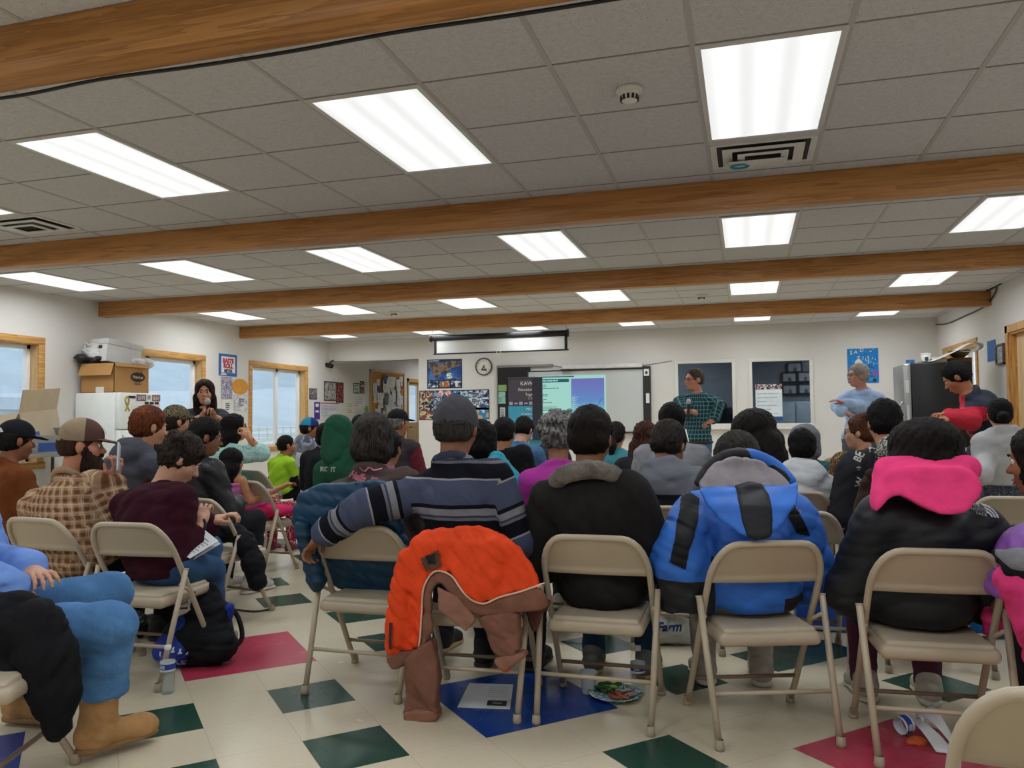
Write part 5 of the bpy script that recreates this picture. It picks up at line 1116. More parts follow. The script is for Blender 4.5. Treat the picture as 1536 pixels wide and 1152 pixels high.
def drape_text(J, txt, size, mat, M, sd, shear=0, name='lettering', eps=.003, parent=None, bold=0.):
    """lettering laid on a surface: text in local x,z of M pushed along +y of M until it meets sd"""
    me = text_mesh(txt, size, mat, .0005, shear, bold=bold); V = np.array([v.co for v in me.vertices]); MM = np.array(M @ Euler((R(90), 0, 0)).to_matrix().to_4x4()); P = xf(V, MM).astype(float); d = np.array(M)[:3, 1]
    lay(me, P, d, sd, eps); return put(name, me, parent or J.root)
def lay(me, P, d, sd, eps=.003):
    t = np.zeros(len(P))
    for _ in range(40): t += np.clip(sd.ev(P+t[:, None]*d)-eps, -.02, .05)*.8
    Q = P+t[:, None]*d; me.vertices.foreach_set('co', Q.astype(np.float32).ravel()); me.update()
    bad = np.abs(sd.ev(Q)-eps) > .012
    if bad.any() and not bad.all():
        import bmesh
        bm = bmesh.new(); bm.from_mesh(me); bm.verts.ensure_lookup_table(); bmesh.ops.delete(bm, geom=[bm.verts[i] for i in np.nonzero(bad)[0]], context='VERTS'); bm.to_mesh(me); bm.free()
def drape_patch(J, poly, mat, M, sd, name='patch', eps=.003, n=10, parent=None):
    """flat patch (outline in x,z of M) laid on a surface: triangulated on a grid"""
    f = poly_sd(poly); P = np.array(poly); us = np.linspace(P[:, 0].min(), P[:, 0].max(), n+1); vs_ = np.linspace(P[:, 1].min(), P[:, 1].max(), n+1)
    V = [(u, 0, v) for v in vs_ for u in us]; F = []
    for j in range(n):
        for i in range(n):
            if f(np.array([(us[i]+us[i+1])/2]), np.array([(vs_[j]+vs_[j+1])/2]))[0] < 0: F.append((j*(n+1)+i, j*(n+1)+i+1, (j+1)*(n+1)+i+1, (j+1)*(n+1)+i))
    me = raw_mesh(name, V, F, mat); lay(me, xf(np.array(V, float), np.array(M)).astype(float), np.array(M)[:3, 1], sd, eps); return put(name, me, parent or J.root)
# ---------------------------------------------------------------- the audience
def seat(k, f=-.03):
    f += .055
    c = CH[k]; a = c.rotation_euler.z; return (c.location.x-f*math.sin(a), c.location.y+f*math.cos(a))
def sh_at(J, i, p): J.el[i], J.wr[i] = p
BLACKH = '0e0c0b'
# --- front row -------------------------------------------------------------
# striped man, arm along the neighbouring chair
J = person('person in a grey cap and navy striped shirt, left arm stretched along the next chair', at_d(684, 641, 3.5), seat=seat('striped', .02), w=1.1, hy=4, hp=6, hsize=1.12, hc='2b2826', skin_c='d', elbows=(at_d(545, 762, 3.42), (.10, .02, -.27)), wrists=(at_d(486, 800, 3.50), (.14, .2, .1)), handdir=(at_d(462, 826, 3.53), None), curl=(.75, .5), legc='1d2430', shoe=('dark', '1e1d1f'), fine=True, slouch=.05)
STR = (('0', '4c536b'), ('.12', '9a9aa3'), ('.15', '12131c'), ('.41', '6d6f78'), ('.46', '3c4156'), ('.50', '85868d'), ('.62', '12131c'), ('.69', '4c536b'))
garment(J, 'shirt', stripes('polo', tuple((float(a), c) for a, c in STR), .235, .1), .02, (.93, .9), -.03, rib_collar(.02, .02), h=.009, pat=limb_pat, seed=3, wr=(.007, .9), ra=(.066, .056, .045))
s_ = S(); ring(s_, (0, 0, 0), .07, .068, .016, .025, k=.015); put('collar', raw_mesh('collar', xf(s_.surf(.007)[0], Matrix.Translation(Vector(J.N+V3(0, -.012, .036))) @ Matrix(J.T.tolist()).to_4x4()), s_.surf(.007)[1], cloth('3a3f52')), J.root)
hair_on(J, 'thin', '2b2826', '4a4642', .02); cap(J, '4a4a50', cheight=.112, dz=-.022, strap=False)
put('adjuster_strap', MB().tube([(-.06, -.096, .03), (-.03, -.112, .026), (.03, -.112, .026), (.06, -.096, .03)], .006, 8).mesh('adjuster_strap', cloth('35353a'), True), J.root, J.H @ TR(0, .002, -.022))
# dark jacket with a fleece collar
J = person('person with short black hair in a dark jacket with grey fleece collar', at_d(886, 657, 3.4), seat=seat('shear', .02), w=1.02, hp=8, hy=-3, hair='short', hc='120e0c', hc2='241a15', skin_c='d', legc='2b4260', shoe=('slip', '5d5f58'), fine=True, elbows=((.09, .05, -.27),)*2, hsize=1.06)
garment(J, 'jacket', cloth('211f1e', .2, .85, 120.), .036, 1., -.09, None, h=.011, seed=11, wr=(.007, .8), ra=(.068, .06, .05))
s_ = S(); ring(s_, (0, -.005, .0), .128, .104, .033, .045, k=.02); ring(s_, (0, 0, .03), .09, .08, .028, .02, k=.02); put('fleece_collar', raw_mesh('fleece_collar', xf(s_.surf(.008, wrinkle(8, .006, 2.5))[0], Matrix.Translation(Vector(J.N+V3(0, -.012, .0))) @ Matrix(J.T.tolist()).to_4x4()), s_.surf(.008, wrinkle(8, .006, 2.5))[1], cloth('77716a', .3, .95, 150., 1.)), J.root)
# blue and black parka, hood down
J = person('person bent forward in a bright blue and black parka with grey quilted hood lining', at_d(1106, 697, 3.46), phi=10, seat=seat('blue', .05), w=1.08, hp=30, hy=0, hair='short', hc='1d1a18', hc2='403b36', skin_c='m', legs='cloth', legc='b3aca2', shoe=('sneaker', 'a8a195'), fine=True, slouch=.07, hsize=1.1)
RA = (.085, .08, .068); J.el[0], J.wr[0] = J.L(at_d(1024, 835, 3.16)), J.L(at_d(1038, 948, 3.18)); J.el[1] = J.sh[1]+V3(.1, .05, -.25)
def parka_pat(J):
    lp = limb_pat(J)
    def f(V):
        q = lp(V); x, z = V[:, 0]-.02, V[:, 2]; arm_ = q[:, 2] > 1.5
        side = np.where(x < 0, x+.165+.1*(z-.6), .205-x-.25*np.maximum(0, z-.62)); low = np.where((z < .62), np.minimum(1, .33*0+(.085-x) if True else 0), 1)
        blk = np.minimum(np.where(z < .66, .16+x, 1), np.where(z < .5, .10-x, 1)); yoke = np.minimum(1, np.abs(z-.80)*0+1)
        a = np.where(arm_, np.where(q[:, 2] < 2.5, z-.56, 1), blk)
        return np.stack([a, np.ones(len(V)), np.ones(len(V))], 1)
    return f
garment(J, 'parka', panels('parka', '2f6fd0', '15161c', None, None, .55, .35, .4), .04, (1., .9), -.07, None, h=.010, seed=21, wr=(.011, .8), pat=parka_pat, ra=RA, cut=lambda s_, J: s_.cone(J.wr[0], J.wr[0]+(J.wr[0]-J.el[0])*.5, .05, .05, .005, 1))
BKP = plain('101116', .6, 0, .2, 10, .2, .3, 26)
for P in ([(1040, 744), (1062, 758), (1054, 790), (1036, 830), (1030, 858), (1006, 848), (1018, 800)], [(1186, 750), (1202, 742), (1222, 782), (1240, 818), (1216, 812), (1200, 780)]): pxpatch(J, P, BKP, n=64)
f = plane_of(J); g = lambda P, y=-.2: [f(x, y_, y) for x, y_ in P]
yb = lambda dy=0.: (lambda x, z: -.215-.06*np.clip((.86-z)/.12, -.5, 1)+.10*np.clip((z-.86)/.14, 0, 1)+.9*np.abs(x-.0)**2.2+dy)
s_ = S(); sheet(s_, smooth_poly(g([(1050, 735), (1072, 732), (1190, 730), (1205, 722), (1192, 752), (1170, 778), (1150, 795), (1125, 799), (1100, 793), (1074, 774), (1056, 750)]), 2), yb(-.02), .03); BP = plain('2f6fd0', .5, 0, .12, 10, .35, .35, 26); hd_ = sdf_obj('hood', s_, .009, BP, J.root, wrinkle(31, .006, .9))
s_ = S(); sheet(s_, smooth_poly(g([(1104, 730), (1146, 727), (1152, 760), (1149, 795), (1140, 801), (1114, 799), (1106, 770)]), 2), yb(-.034), .026); sdf_obj('hood_strip', s_, .009, plain('16171d', .55, 0, .2, 10, .3, .3, 26), hd_, wrinkle(31, .005, .9))
s_ = S(); sheet(s_, smooth_poly(g([(1052, 736), (1060, 715), (1078, 697), (1110, 688), (1140, 690), (1166, 704), (1190, 726), (1192, 736), (1150, 734), (1100, 735)]), 2), yb(.005), .03); sdf_obj('quilted_lining', s_, .008, cloth('928c92', .1, .6, 200., .5), hd_, lambda x, y, z: .010*np.minimum(np.abs(np.sin(27*(x+.55*z))), np.abs(np.sin(27*(x-.55*z))))**.6*-1+.006)
P = spline([V3(*(lambda a, yy: (a[0], yy, a[1]))(f(px, py, -.1), yy)) for px, py, yy in ((1050, 724, -.08), (1064, 704, -.06), (1085, 688, -.045), (1112, 681, -.04), (1140, 686, -.045), (1166, 700, -.06), (1186, 722, -.08))], 3); s_ = S()
for a, b in zip(P, P[1:]): s_.cone(a, b, .021, None, .01)
sdf_obj('stand_collar', s_, .008, plain('1a1a1e', .6), J.root, wrinkle(3, .003)); s_ = S()
for a, b in zip(P[10:], P[11:]): s_.cone(a+V3(.004, .0, .0), b+V3(.004, 0, .0), .022, None, .01)
sdf_obj('blue_collar_end', s_, .008, BP, J.root)
drape_text(J, 'Champion', .03, plain('d8d8da', .5), Matrix.Translation(Vector(((lambda a: (a[0], -.7, a[1]))(f(1193, 761, -.15))))) @ Matrix.Rotation(R(32), 4, 'Y'), J.gs)
# pink hood, black coat, wide black bob
J = person('person with a wide black bob, bright pink hood over a black coat', at_d(1388, 677, 3.02), phi=4, seat=seat('pink', .03), w=.94, neckd=.035, hp=10, hy=-6, hair='bigbob', hc='100d0c', hc2='2a2422', skin_c='d', legs='cloth', legc='5d3348', shoe=('sneaker', 'b0aca0'), fine=True, face=True, elbows=((.1, .06, -.27),)*2)
garment(J, 'coat', plain('14151a', .55, 0, .2, 12, .35, .35, 22), .045, 1., -.075, None, h=.011, seed=31, wr=(.009, .7), ra=(.07, .064, .055))
f = plane_of(J); g = lambda P, y=-.18: [f(x, y_, y) for x, y_ in P]
s_ = S(); sheet(s_, smooth_poly(g([(1312, 766), (1315, 735), (1330, 712), (1352, 702), (1400, 700), (1446, 702), (1466, 716), (1468, 736), (1452, 752), (1436, 765), (1402, 767), (1376, 756), (1350, 742), (1330, 748)]), 2), lambda x, z: -.175-.02*np.sin(9*x)-.07*np.clip((.93-z)/.14, -1, 1)+1.3*np.abs(x)**2.2, .045, .02); s_.cone(*[V3(a[0], -.08, a[1]) for a in g([(1332, 706), (1448, 702)], -.08)], .05, .05, .04)
sdf_obj('hood', s_, .0085, cloth('fb4686', .1), J.root, wrinkle(33, .006, .9))
Ml = Matrix.Translation(Vector((lambda a: (a[0], -.7, a[1]))(f(1474, 765, -.12)))) @ Matrix.Rotation(R(8), 4, 'Y'); WL = plain('b9bcc2', .5)
for k, tx in enumerate(('THE', 'NORTH', 'FACE')): drape_text(J, tx, .014, WL, Ml @ Matrix.Translation((-.012+.004*k, 0, .012-.013*k)), J.gs, bold=.0004)
for k in range(3):
    r0, r1 = .012+.011*k, .019+.011*k; drape_patch(J, [(r0*math.cos(a), r0*math.sin(a)) for a in np.linspace(0, 1.57, 7)]+[(r1*math.cos(a), r1*math.sin(a)) for a in np.linspace(1.57, 0, 7)], WL, Ml @ Matrix.Translation((.012, 0, -.02)), J.gs, 'logo_arc', .003, 14)
# maroon sweater
J = person('youth with dark tousled hair in a maroon sweater leaning over his papers', at_d(272, 688, 4.06), phi=-8, seat=seat('maroon', .02), w=.94, hy=-36, hp=34, hair='messy', hc='1c1512', hc2='4a3c33', skin_c='l', legc='39587f', shoe=('sneaker', '8e8a85'), fine=True, slouch=.12, elbows=((.02, .12, -.26), at_d(262, 846, 3.86)), knee=(None, at_d(316, 856, 4.12)), ankle=(None, at_d(322, 955, 4.16)), wrists=((-.02, .3, .16), at_d(300, 790, 4.0)), handdir=(None, at_d(303, 768, 4.05)), curl=.8)
garment(J, 'sweater', cloth('34101d', .12), .026, (.9, .62), -.055, rib_collar(.016), h=.010, seed=41, wr=(.008, .8), ra=(.062, .058, .048))
MB().tube([Vector(J.wr[1])+Vector((.036*math.cos(a), .012*math.sin(a)*1, .036*math.sin(a))) for a in np.linspace(0, 6.28, 17)[:-1]], .007, 8, closed=True).build('watch', plain('1a1a1c', .4), J.root, True)
# bearded man, checked shirt
J = person('bearded man in a tan and brown cap and brown checked shirt', at_d(122, 667, 4.24), phi=-12, seat=seat('plaid', .05), w=1.24, hy=-34, hp=4, hc='241812', hc2='4a3122', skin_c='c08468', legc='16171b', legs='cloth', shoe=('dark', '201f20'), fine=True, slouch=.09, elbows=((.09, .05, -.26), (.09, .1, -.25)), wrists=((.1, .3, .18), at_d(168, 726, 4.14)), handdir=(None, at_d(177, 696, 4.14)), curl=.9, neckd=.03, hsize=1.04)
garment(J, 'shirt', plaid('b3967a', '6d4730', 'cdb596', 24., .45), .024, .97, -.09, None, h=.010, pat=limb_pat, seed=51, wr=(.008, .8), ra=(.07, .06, .047))
s_ = S(); ring(s_, (0, 0, 0), .075, .072, .016, .02, k=.015); V, F = s_.surf(.007); put('collar', raw_mesh('collar', xf(V, Matrix.Translation(Vector(J.N+V3(0, -.005, .03))) @ Matrix(J.T.tolist()).to_4x4()), F, cloth('a58a6d')), J.root)
s_ = S(); s_.ell((0, .05, -.112), (.068, .06, .088), None, .03).cone((-.06, .02, -.03), (-.035, .06, -.12), .022, .035, .03).cone((.06, .02, -.03), (.035, .06, -.12), .022, .035, .03).cone((-.02, .1, -.05), (.02, .1, -.05), .008, None, .01); s_.ell((0, .098, -.066), (.02, .014, .007), None, .006, 1)
headpart(J, 'beard', s_, .007, hairm('1d1410', '46301f'), strands(.003, 60))
hair_on(J, 'buzz', '2a1c14', '54392a', .03); cap(J, '5c4038', '5c4038', mesh='a08c72', cheight=.1, logo='d8d2cc')
# person behind with the lettered brown jacket
J = person('person with chin-length dark hair, brown jacket with pink script lettering', at_d(560, 660, 3.9), phi=0, seat=seat('kitty', .09), w=1.04, hy=12, hp=10, hair='bob', hc='1d1917', hc2='544c47', skin_c='m', legc='23252c', legs='cloth', shoe=('slip', '1a191b'), fine=True, hsize=1.08)
garment(J, 'jacket', cloth('4d3f3c', .1), .026, 1., .1, stand_collar(.018, .03), h=.011, seed=61, ra=(.066, .058, .046))
PK = plain('d8849a', .6)
lt = J.L(at_d(547, 719, 3.72)); drape_text(J, 'Hello Kitty', .044, PK, Matrix.Translation(Vector((lt[0], -.6, lt[2]))) @ Matrix.Rotation(R(14), 4, 'Y'), J.gs, .45, bold=.0028)
me = MB().tube([(x, 0, z) for x, z in spline([(-.045, .012), (-.02, -.006), (.0, .012), (.022, .0), (.05, .006)], 4)], .0035, 6).mesh('swash', PK, True); lay(me, np.array([(v.co.x+lt[0]+.01, -.6, v.co.z+lt[2]+.042) for v in me.vertices]), np.array((0, 1., 0)), J.gs, .003); put('swash', me, J.root)
# right edge, lilac
J = person('person in profile at the right edge wearing a lilac puffer jacket', at_d(1566, 690, 2.72), phi=12, seat=seat('lilac', .02), hy=44, hp=5, hair='bob', hc='17110f', skin_c='d', legs='cloth', legc='33323a', w=1.0, elbows=((.03, .17, -.2),)*2, wrists=((.04, .34, .24),)*2, fine=True, shoe=('dark', '252427'), hsize=1.02)
garment(J, 'puffer_jacket', plain('8a55ac', .5, 0, .12, 12, .35, .3, 20), .045, 1., .07, stand_collar(.024, .03), h=.012, seed=71, wr=(.011, .8), ra=(.082, .074, .06))
# man at the lower left: jeans, sheepskin boots
K = Vector((-2.20, 2.31, .5)); hipx = Vector((-2.66, 2.13, .47))
J = person('person at the lower left in blue jeans, tan sheepskin boots and blue shirt', Vector((-2.74, 2.2, 1.2)), phi=-64, seat=(-2.70, 2.10), w=1.12, hair='short', hc='4a4038', skin_c='l', knee=(Vector((-2.50, 2.66, .5)), Vector((-2.17, 2.315, .475))), ankle=(Vector((-2.78, 2.52, .1)), Vector((-2.245, 2.36, .11))), elbows=(None, Vector((-2.66, 2.0, .74))), wrists=((.08, .25, .16), Vector((-2.45, 2.17, .61))), shoes=False, legs=None, fine=True)
s_ = S(); s_.ell(J.P, (.19, .15, .11))
for i in (0, 1): s_.cone(J.hip[i], J.kn[i], .1, .082, .05); s_.cone(J.kn[i], J.an[i]+V3(0, 0, .11), .082, .074, .03); s_.cone(J.an[i]+V3(0, 0, .1), J.an[i]+V3(0, 0, .2), .08, .08, .03)
s_.below(.215)
sdf_obj('jeans', s_, .010, denim('4f7aaa'), J.root, wrinkle(77, .005, 1.2)); J.toe = [R(-20), R(38)]
for i in (0, 1): put_shoe(J, i, 'boot', 'b48a5c')
garment(J, 'shirt', plain('6f93d8', .75, 0, .12, 9, .2, .4, 24), .025, .95, -.06, rib_collar(), h=.012, seed=78, wr=(.009, 1.), ra=(.066, .06, .05))
# --- second row ------------------------------------------------------------
J = person('grey haired woman in a magenta top', at_d(838, 655, 4.55), seat=seat('h', .02), hy=10, hp=14, hair='curly', hc='4a4746', hc2='b9b4af', skin_c='d', legc='30323a', legs='cloth', hsize=1.05)
garment(J, 'top', cloth('a0348c', .1), .024, 1., -.04, rib_collar(), h=.014, seed=81)
for k in range(3): put('hair_scrunchie', MB().lathe([(.012*math.sin(a)+.004, .012*math.cos(a)) for a in np.linspace(0, 3.14, 8)], 12).mesh('hair_scrunchie', plain('6f8a80', .8), True), J.root, J.H @ TR(.0+.03*k, -.02, .125+.008*k))
J = person('dark haired person in teal, mostly hidden behind the striped man', at_d(722, 662, 4.6), seat=seat('h2', .02), hair='bob', hc=BLACKH, skin_c='m', hp=8, legs='cloth', legc='2b2d33')
garment(J, 'top', cloth('2a8a9c'), .024, 1., -.04, rib_collar(), h=.016, seed=82)
J = person('bowed person with a hair clip, grey hoodie with black shoulder panel', at_d(1003, 668, 4.42), seat=seat('i', .02), w=1.1, hy=-14, hp=28, hair='short', hc='17120f', hc2='3a332f', skin_c='d', legs='cloth', legc='24252a', slouch=.06, hsize=1.08)
def ghp(J):
    z0 = J.N[2]
    return lambda V: np.stack([np.maximum(V[:, 2]-(z0-.075+.35*np.abs(V[:, 0])*0), (z0-.165+.25*np.abs(V[:, 0])**1.3)-V[:, 2]), np.ones(len(V)), np.ones(len(V))], 1)
garment(J, 'hoodie', panels('greyhoodie', '6d6f77', '1b1c22', None, None, .9, .15), .03, 1., -.05, hood_down(1.15, .02), h=.012, pat=ghp, seed=83, wr=(.007, .8), ra=(.068, .06, .05))
put('hair_clip', MB().box((.0, -.004, -.05), (.006, .002, .03), 0, None, .002).mesh('hair_clip', plain('d8d2c8', .3, .5), True), J.root, J.H @ TR(.095, -.03, .05, 0, -20, 0))
J = person('person in spectacles and camouflage cap, seen in profile beside the pink hood', at_d(1347, 688, 4.12), seat=seat('cam', .02), hy=62, hp=0, skin_c='d', hc='2a2522', legs='cloth', legc='2b2d33', w=.95)
garment(J, 'jacket', cloth('3a2f2a'), .028, 1., -.05, stand_collar(), h=.015, seed=84); hair_on(J, 'short', '1f1a17', None, .04); glasses(J)
s_ = S(); s_.ell((0, -.004, .04), (.09, .108, .092)).below(.01); headpart(J, 'cap', s_, .008, blotch('camo2', ('8f8d84', '4a4a44', 'b3b0a6', '2f302c'), 40.))
# left side
J = person('person in a black cap with a white mark and a rust brown jacket', at_d(24, 660, 5.0), phi=-10, hy=-12, hp=6, hc='1a1614', skin_c='d', legs='cloth', legc='2b2c30', w=1.05)
garment(J, 'jacket', cloth('6b3a1c', .16), .03, 1., -.05, stand_collar(.02, .03), h=.014, seed=91); hair_on(J, 'short', '1a1614', None, .04); o = cap(J, '1a1b20', strap=False)
put('cap_mark', MB().prism([(-.04, .012), (-.01, .016), (.03, -.012), (.0, -.014), (-.025, .0)], .004).mesh('cap_mark', plain('c9c9cc', .5)), o, J.H @ TR(.035, -.106, .055, -12, 0, 12))
J = person('person with close cropped auburn hair and dark grey hooded jacket', at_d(224, 640, 4.9), phi=-10, hy=-16, hp=8, hair='short', hc='4a2312', hc2='8a4a26', skin_c='c48f70', legs='cloth', legc='2b2d33', slouch=.06)
garment(J, 'hoodie', cloth('45464e', .12), .032, 1., -.05, hood_down(1.1), h=.014, seed=92)
J = person('person in a camouflage cap in front of the woman with the microphone', at_d(264, 632, 6.3), phi=-10, hy=-18, hc='2b2018', skin_c='c48f70', legs='cloth', legc='2b2d33')
garment(J, 'jacket', cloth('3a3c38'), .028, 1., -.05, stand_collar(), h=.018, seed=93); hair_on(J, 'short', '2b2018', None, .04)
s_ = S(); s_.ell((0, -.004, .04), (.09, .109, .095)).ell((0, .12, .026), (.075, .07, .009), TR(0, 0, 0, -8), .01); s_.below(.01); headpart(J, 'cap', s_, .008, blotch('camo', ('6b5f48', '453f30', '8a7a5e', '2d2b24'), 45.))
J = person('person with short black hair and black glasses in a black jacket', at_d(309, 655, 5.35), phi=-10, hy=-36, hp=12, hair='short', hc='120f0e', skin_c='d', legs='cloth', legc='202126')
garment(J, 'jacket', plain('1d1c1f', .5, 0, .2, 12, .35, .4, 26), .034, 1., -.05, stand_collar(.026, .03), h=.015, seed=94, wr=(.01, .9)); glasses(J)
J = person('small girl with long black hair in a pink strap top and red leggings', at_d(348, 692, 6.1), seat=seat('c', .0), s=.72, hy=-24, hp=6, hair='long', hc='14100f', skin_c='b37a55', legs='cloth', legc='a8324a', hsize=1.14, shoe=('sneaker', '7a3a44'), legm=blotch('leggings', ('a52a40', '9a2438', 'b03048', 'e0c9c4'), 60.), elbows=(None, (.09, .03, -.22)), wrists=(None, (.16, .22, .26)))
garment(J, 'strap_top', cloth('d877b8', .1), .012, None, -.02, None, h=.012, seed=95, neck=.09, cut=lambda s_, J: s_.box(J.N+V3(0, 0, .045), (.3, .2, .075), None, .02, .01, 1)); b = MB()
for sx in (-1, 1): b.tube([tuple(J.N+V3(sx*.05, -.075, -.10)), tuple(J.N+V3(sx*.06, -.065, .01)), tuple(J.N+V3(sx*.055, .02, .03)), tuple(J.N+V3(sx*.05, .07, -.08))], .008, 6)
b.build('strap', cloth('2a2228'), J.root, True)
s_ = S(); s_.ell(J.P+V3(0, -.06, .02), (.17, .12, .06)).ell(J.P+V3(.1, .05, .0), (.13, .16, .05)); sdf_obj('pink_skirt', s_, .014, cloth('d83068'), J.root, wrinkle(5, .008))
J = person('woman in glasses and a mint cardigan with her hand at her mouth', at_d(352, 641, 7.25), phi=-20, hy=-34, hp=-4, hr=6, hair='long', hc='181312', skin_c='c48d66', legs='cloth', legc='50616a', legm=blotch('print_skirt', ('2f3b45', 'c9cfcf', '3f4d58', 'aab7ba'), 55.), elbows=(None, at_d(392, 680, 7.1)), wrists=(None, at_d(374, 657, 7.05)), handdir=(None, at_d(368, 644, 7.1)), curl=.9)
garment(J, 'cardigan', blotch('mint', ('a9d3cc', '9cc8c2', 'b7ddd6', '8ab8b4'), 30.), .026, (1., .15), -.04, rib_collar(), h=.016, seed=96); glasses(J); MB().tube([Vector(J.wr[1]+(J.el[1]-J.wr[1])*.2)+Vector((.03*math.cos(a), 0, .03*math.sin(a))) for a in np.linspace(0, 6.28, 13)[:-1]], .005, 6, closed=True).build('bracelet', plain('2a2a2c'), J.root, True)
J = person('boy with cropped black hair in a lime green T-shirt with striped sleeves', at_d(430, 668, 8.1), phi=-16, hy=-24, hair='buzz', hc='17110f', skin_c='a5704e', s=.74, hsize=1.16, legs='cloth', legc='1b1c20', wrists=(None, (.14, .3, .22)), shoe=('dark', '222225'))
o = garment(J, 'shirt', cloth('9cc82e', .08), .018, -.0, -.04, rib_collar(.012), h=.014, seed=97)
for i in (0, 1):
    s_ = S(); d = J.el[i]-J.sh[i]; s_.cone(J.sh[i]+d*.8, J.sh[i]+d*1.0, .066, .062); put('sleeve_band', raw_mesh('sleeve_band', *s_.surf(.012), stripes('band', ((0., '1b1b1e'), (.5, 'e0e4dc')), .05)), o)
J = person('boy in a turquoise and navy cap and grey hoodie looking right', at_d(465, 642, 9.0), phi=-14, hy=-46, hc='1a1412', skin_c='a8704c', legs='cloth', legc='2b2d33', s=.9, hsize=1.04)
garment(J, 'hoodie', blotch('tie', ('5b5d66', '6d6f78', '8a93a8', '50525a'), 9.), .028, 1., -.05, hood_down(1.), h=.018, seed=98); hair_on(J, 'short', '1a1412', None, .04); cap(J, '2a3a72', '2c3c6c', mesh='2f8fb8', strap=False)
J = person('person with black hair tucked between the green hood and the boy in the cap', at_d(489, 652, 7.6), hair='bob', hc='121012', skin_c='d', legs='cloth', legc='2b2d33', s=.92); garment(J, 'jacket', cloth('1d1d21'), .026, 1., -.05, rib_collar(), h=.02, seed=99)
J = person('person with a dark green hood pulled up over the head', at_d(509, 650, 6.5), seat=seat('f', .02), w=1.06, hy=-6, hair='short', hc='1a1512', skin_c='m', legs='cloth', legc='26282d')
garment(J, 'hoodie', cloth('24533f', .12), .03, 1., -.05, None, h=.014, seed=100, wr=(.008, .8)); WT = plain('dcdcd4', .7)
s_ = S(); s_.ell((0, -.012, .03), (.118, .135, .13)).ell((0, -.03, -.07), (.122, .115, .1), None, .05).cone((0, -.04, -.11), (0, -.045, -.16), .116, .125, .05); FACE(s_, .16, .078, .11, -.02); s_.ell((0, .0, 0), (.075, .11, .1), None, .01, 1); headpart(J, 'hood', s_, .011, cloth('24533f', .12), wrinkle(8, .005, .9))
lt = J.L(at_d(494, 704, 6.4)); drape_text(J, 'RIC   IT', .052, WT, Matrix.Translation(Vector((lt[0], -.7, lt[2]))), J.gs, bold=.002)
J = person('person with dark hair whose crown shows beyond the green hood', at_d(541, 640, 8.6), hair='short', hc=BLACKH, skin_c='d', legs='cloth', legc='2b2d33'); garment(J, 'jacket', cloth('35202a'), .026, 1., -.05, rib_collar(), h=.02, seed=101)
J = person('person in a plain purple top behind the brown lettered jacket', at_d(583, 672, 5.5), hair='short', hc=BLACKH, skin_c='d', legs='cloth', legc='2b2d33', w=1.0); garment(J, 'top', cloth('8f3f9c'), .024, 1., -.05, rib_collar(), h=.018, seed=102)
J = person('grey haired person in a black cap and dark maroon jacket facing the front', at_d(597, 634, 7.4), hy=-28, hc='6d6864', skin_c='a8704c', legs='cloth', legc='2b2d33', w=1.1)
garment(J, 'jacket', panels('maroonj', '3a2f33', '6d2430', None, None, .8, .2), .03, 1., -.05, stand_collar(), h=.016, seed=103, pat=lambda J: (lambda lp: (lambda V: np.stack([np.where(lp(V)[:, 2] > 1.5, -1., 1.), np.ones(len(V)), np.ones(len(V))], 1)))(limb_pat(J))); hair_on(J, 'short', '55504d', 'aaa5a0', .04); cap(J, '1c1b1e', strap=False)
# --- further rows ----------------------------------------------------------
def far(label, px, py, d, hair, hc, topc, nm='jacket', collar=None, h=.019, hc2=None, top=None, **k):
    J = person(label, at_d(px, py, d), hair=hair, hc=hc, hc2=hc2, legs='cloth', legc='2a2c32', **k); garment(J, nm, top or cloth(topc), .028, 1., -.05, collar or rib_collar(), h=h, seed=int(px)); return J
far('person with short black hair in a black sequined top', 757, 650, 6.9, 'short', '141010', '151418', 'top', seat=seat('g', .02), hsize=1.08, hp=10, top=speck('131216', 'd9d4cc', 70., .245))
far('pale-necked person bowing, cropped black hair and denim blue top', 786, 645, 7.6, 'short', '17110f', '47688a', 'top', hp=32, hy=-10, skin_c='l', fwd=.22)
far('person whose dark crown shows left of the grey haired woman', 822, 648, 8.0, 'short', BLACKH, '30323a', 'jacket')
far('person with hair in a low dark ponytail and a teal top', 925, 652, 7.6, 'pony', '1d1715', '3f7f8a', 'top', hy=-8)
far('person with long wavy chestnut hair over a black jacket', 969, 655, 6.5, 'wavy', '38211a', '26262b', 'jacket', hc2='6d4232', hy=-20)
far('broad person with black cropped hair and light grey shirt', 1008, 632, 5.75, 'short', '0f0c0b', '8b8d92', 'shirt', w=1.16, hsize=1.06, h=.014)
far('person with long loose black hair hanging to one side', 1133, 648, 5.5, 'bigmane', '110e0d', '1c1b1e', 'jacket', hsize=1.28, hr=-14, hy=-10, hc2='2c2522', h=.015)
far('child with cropped black hair in a white hooded jacket', 1203, 672, 5.1, 'short', '110e0d', 'c3c6ca', 'jacket', collar=hood_down(1.2), seat=seat('j', .02), s=.86, hsize=1.12, hp=8, top=plain('c9ccd0', .55, 0, .06, 12, .3, .5, 26), h=.013)
J = far('person with a grey hood up and teal plaid jacket behind the white hooded child', 1207, 663, 6.5, None, '2a2522', '2b5a66', 'jacket', top=blotch('tealplaid', ('2a5560', '1f4048', '3a6a74', '264a55'), 26.), w=1.05)
s_ = S(); s_.ell((0, -.012, .03), (.12, .135, .125)).ell((0, -.03, -.07), (.124, .115, .1), None, .05); FACE(s_, .16, .08, .11, -.02); s_.ell((0, 0, 0), (.076, .11, .1), None, .01, 1); headpart(J, 'hood', s_, .013, cloth('6a6c72'), wrinkle(9, .007, 1.1))
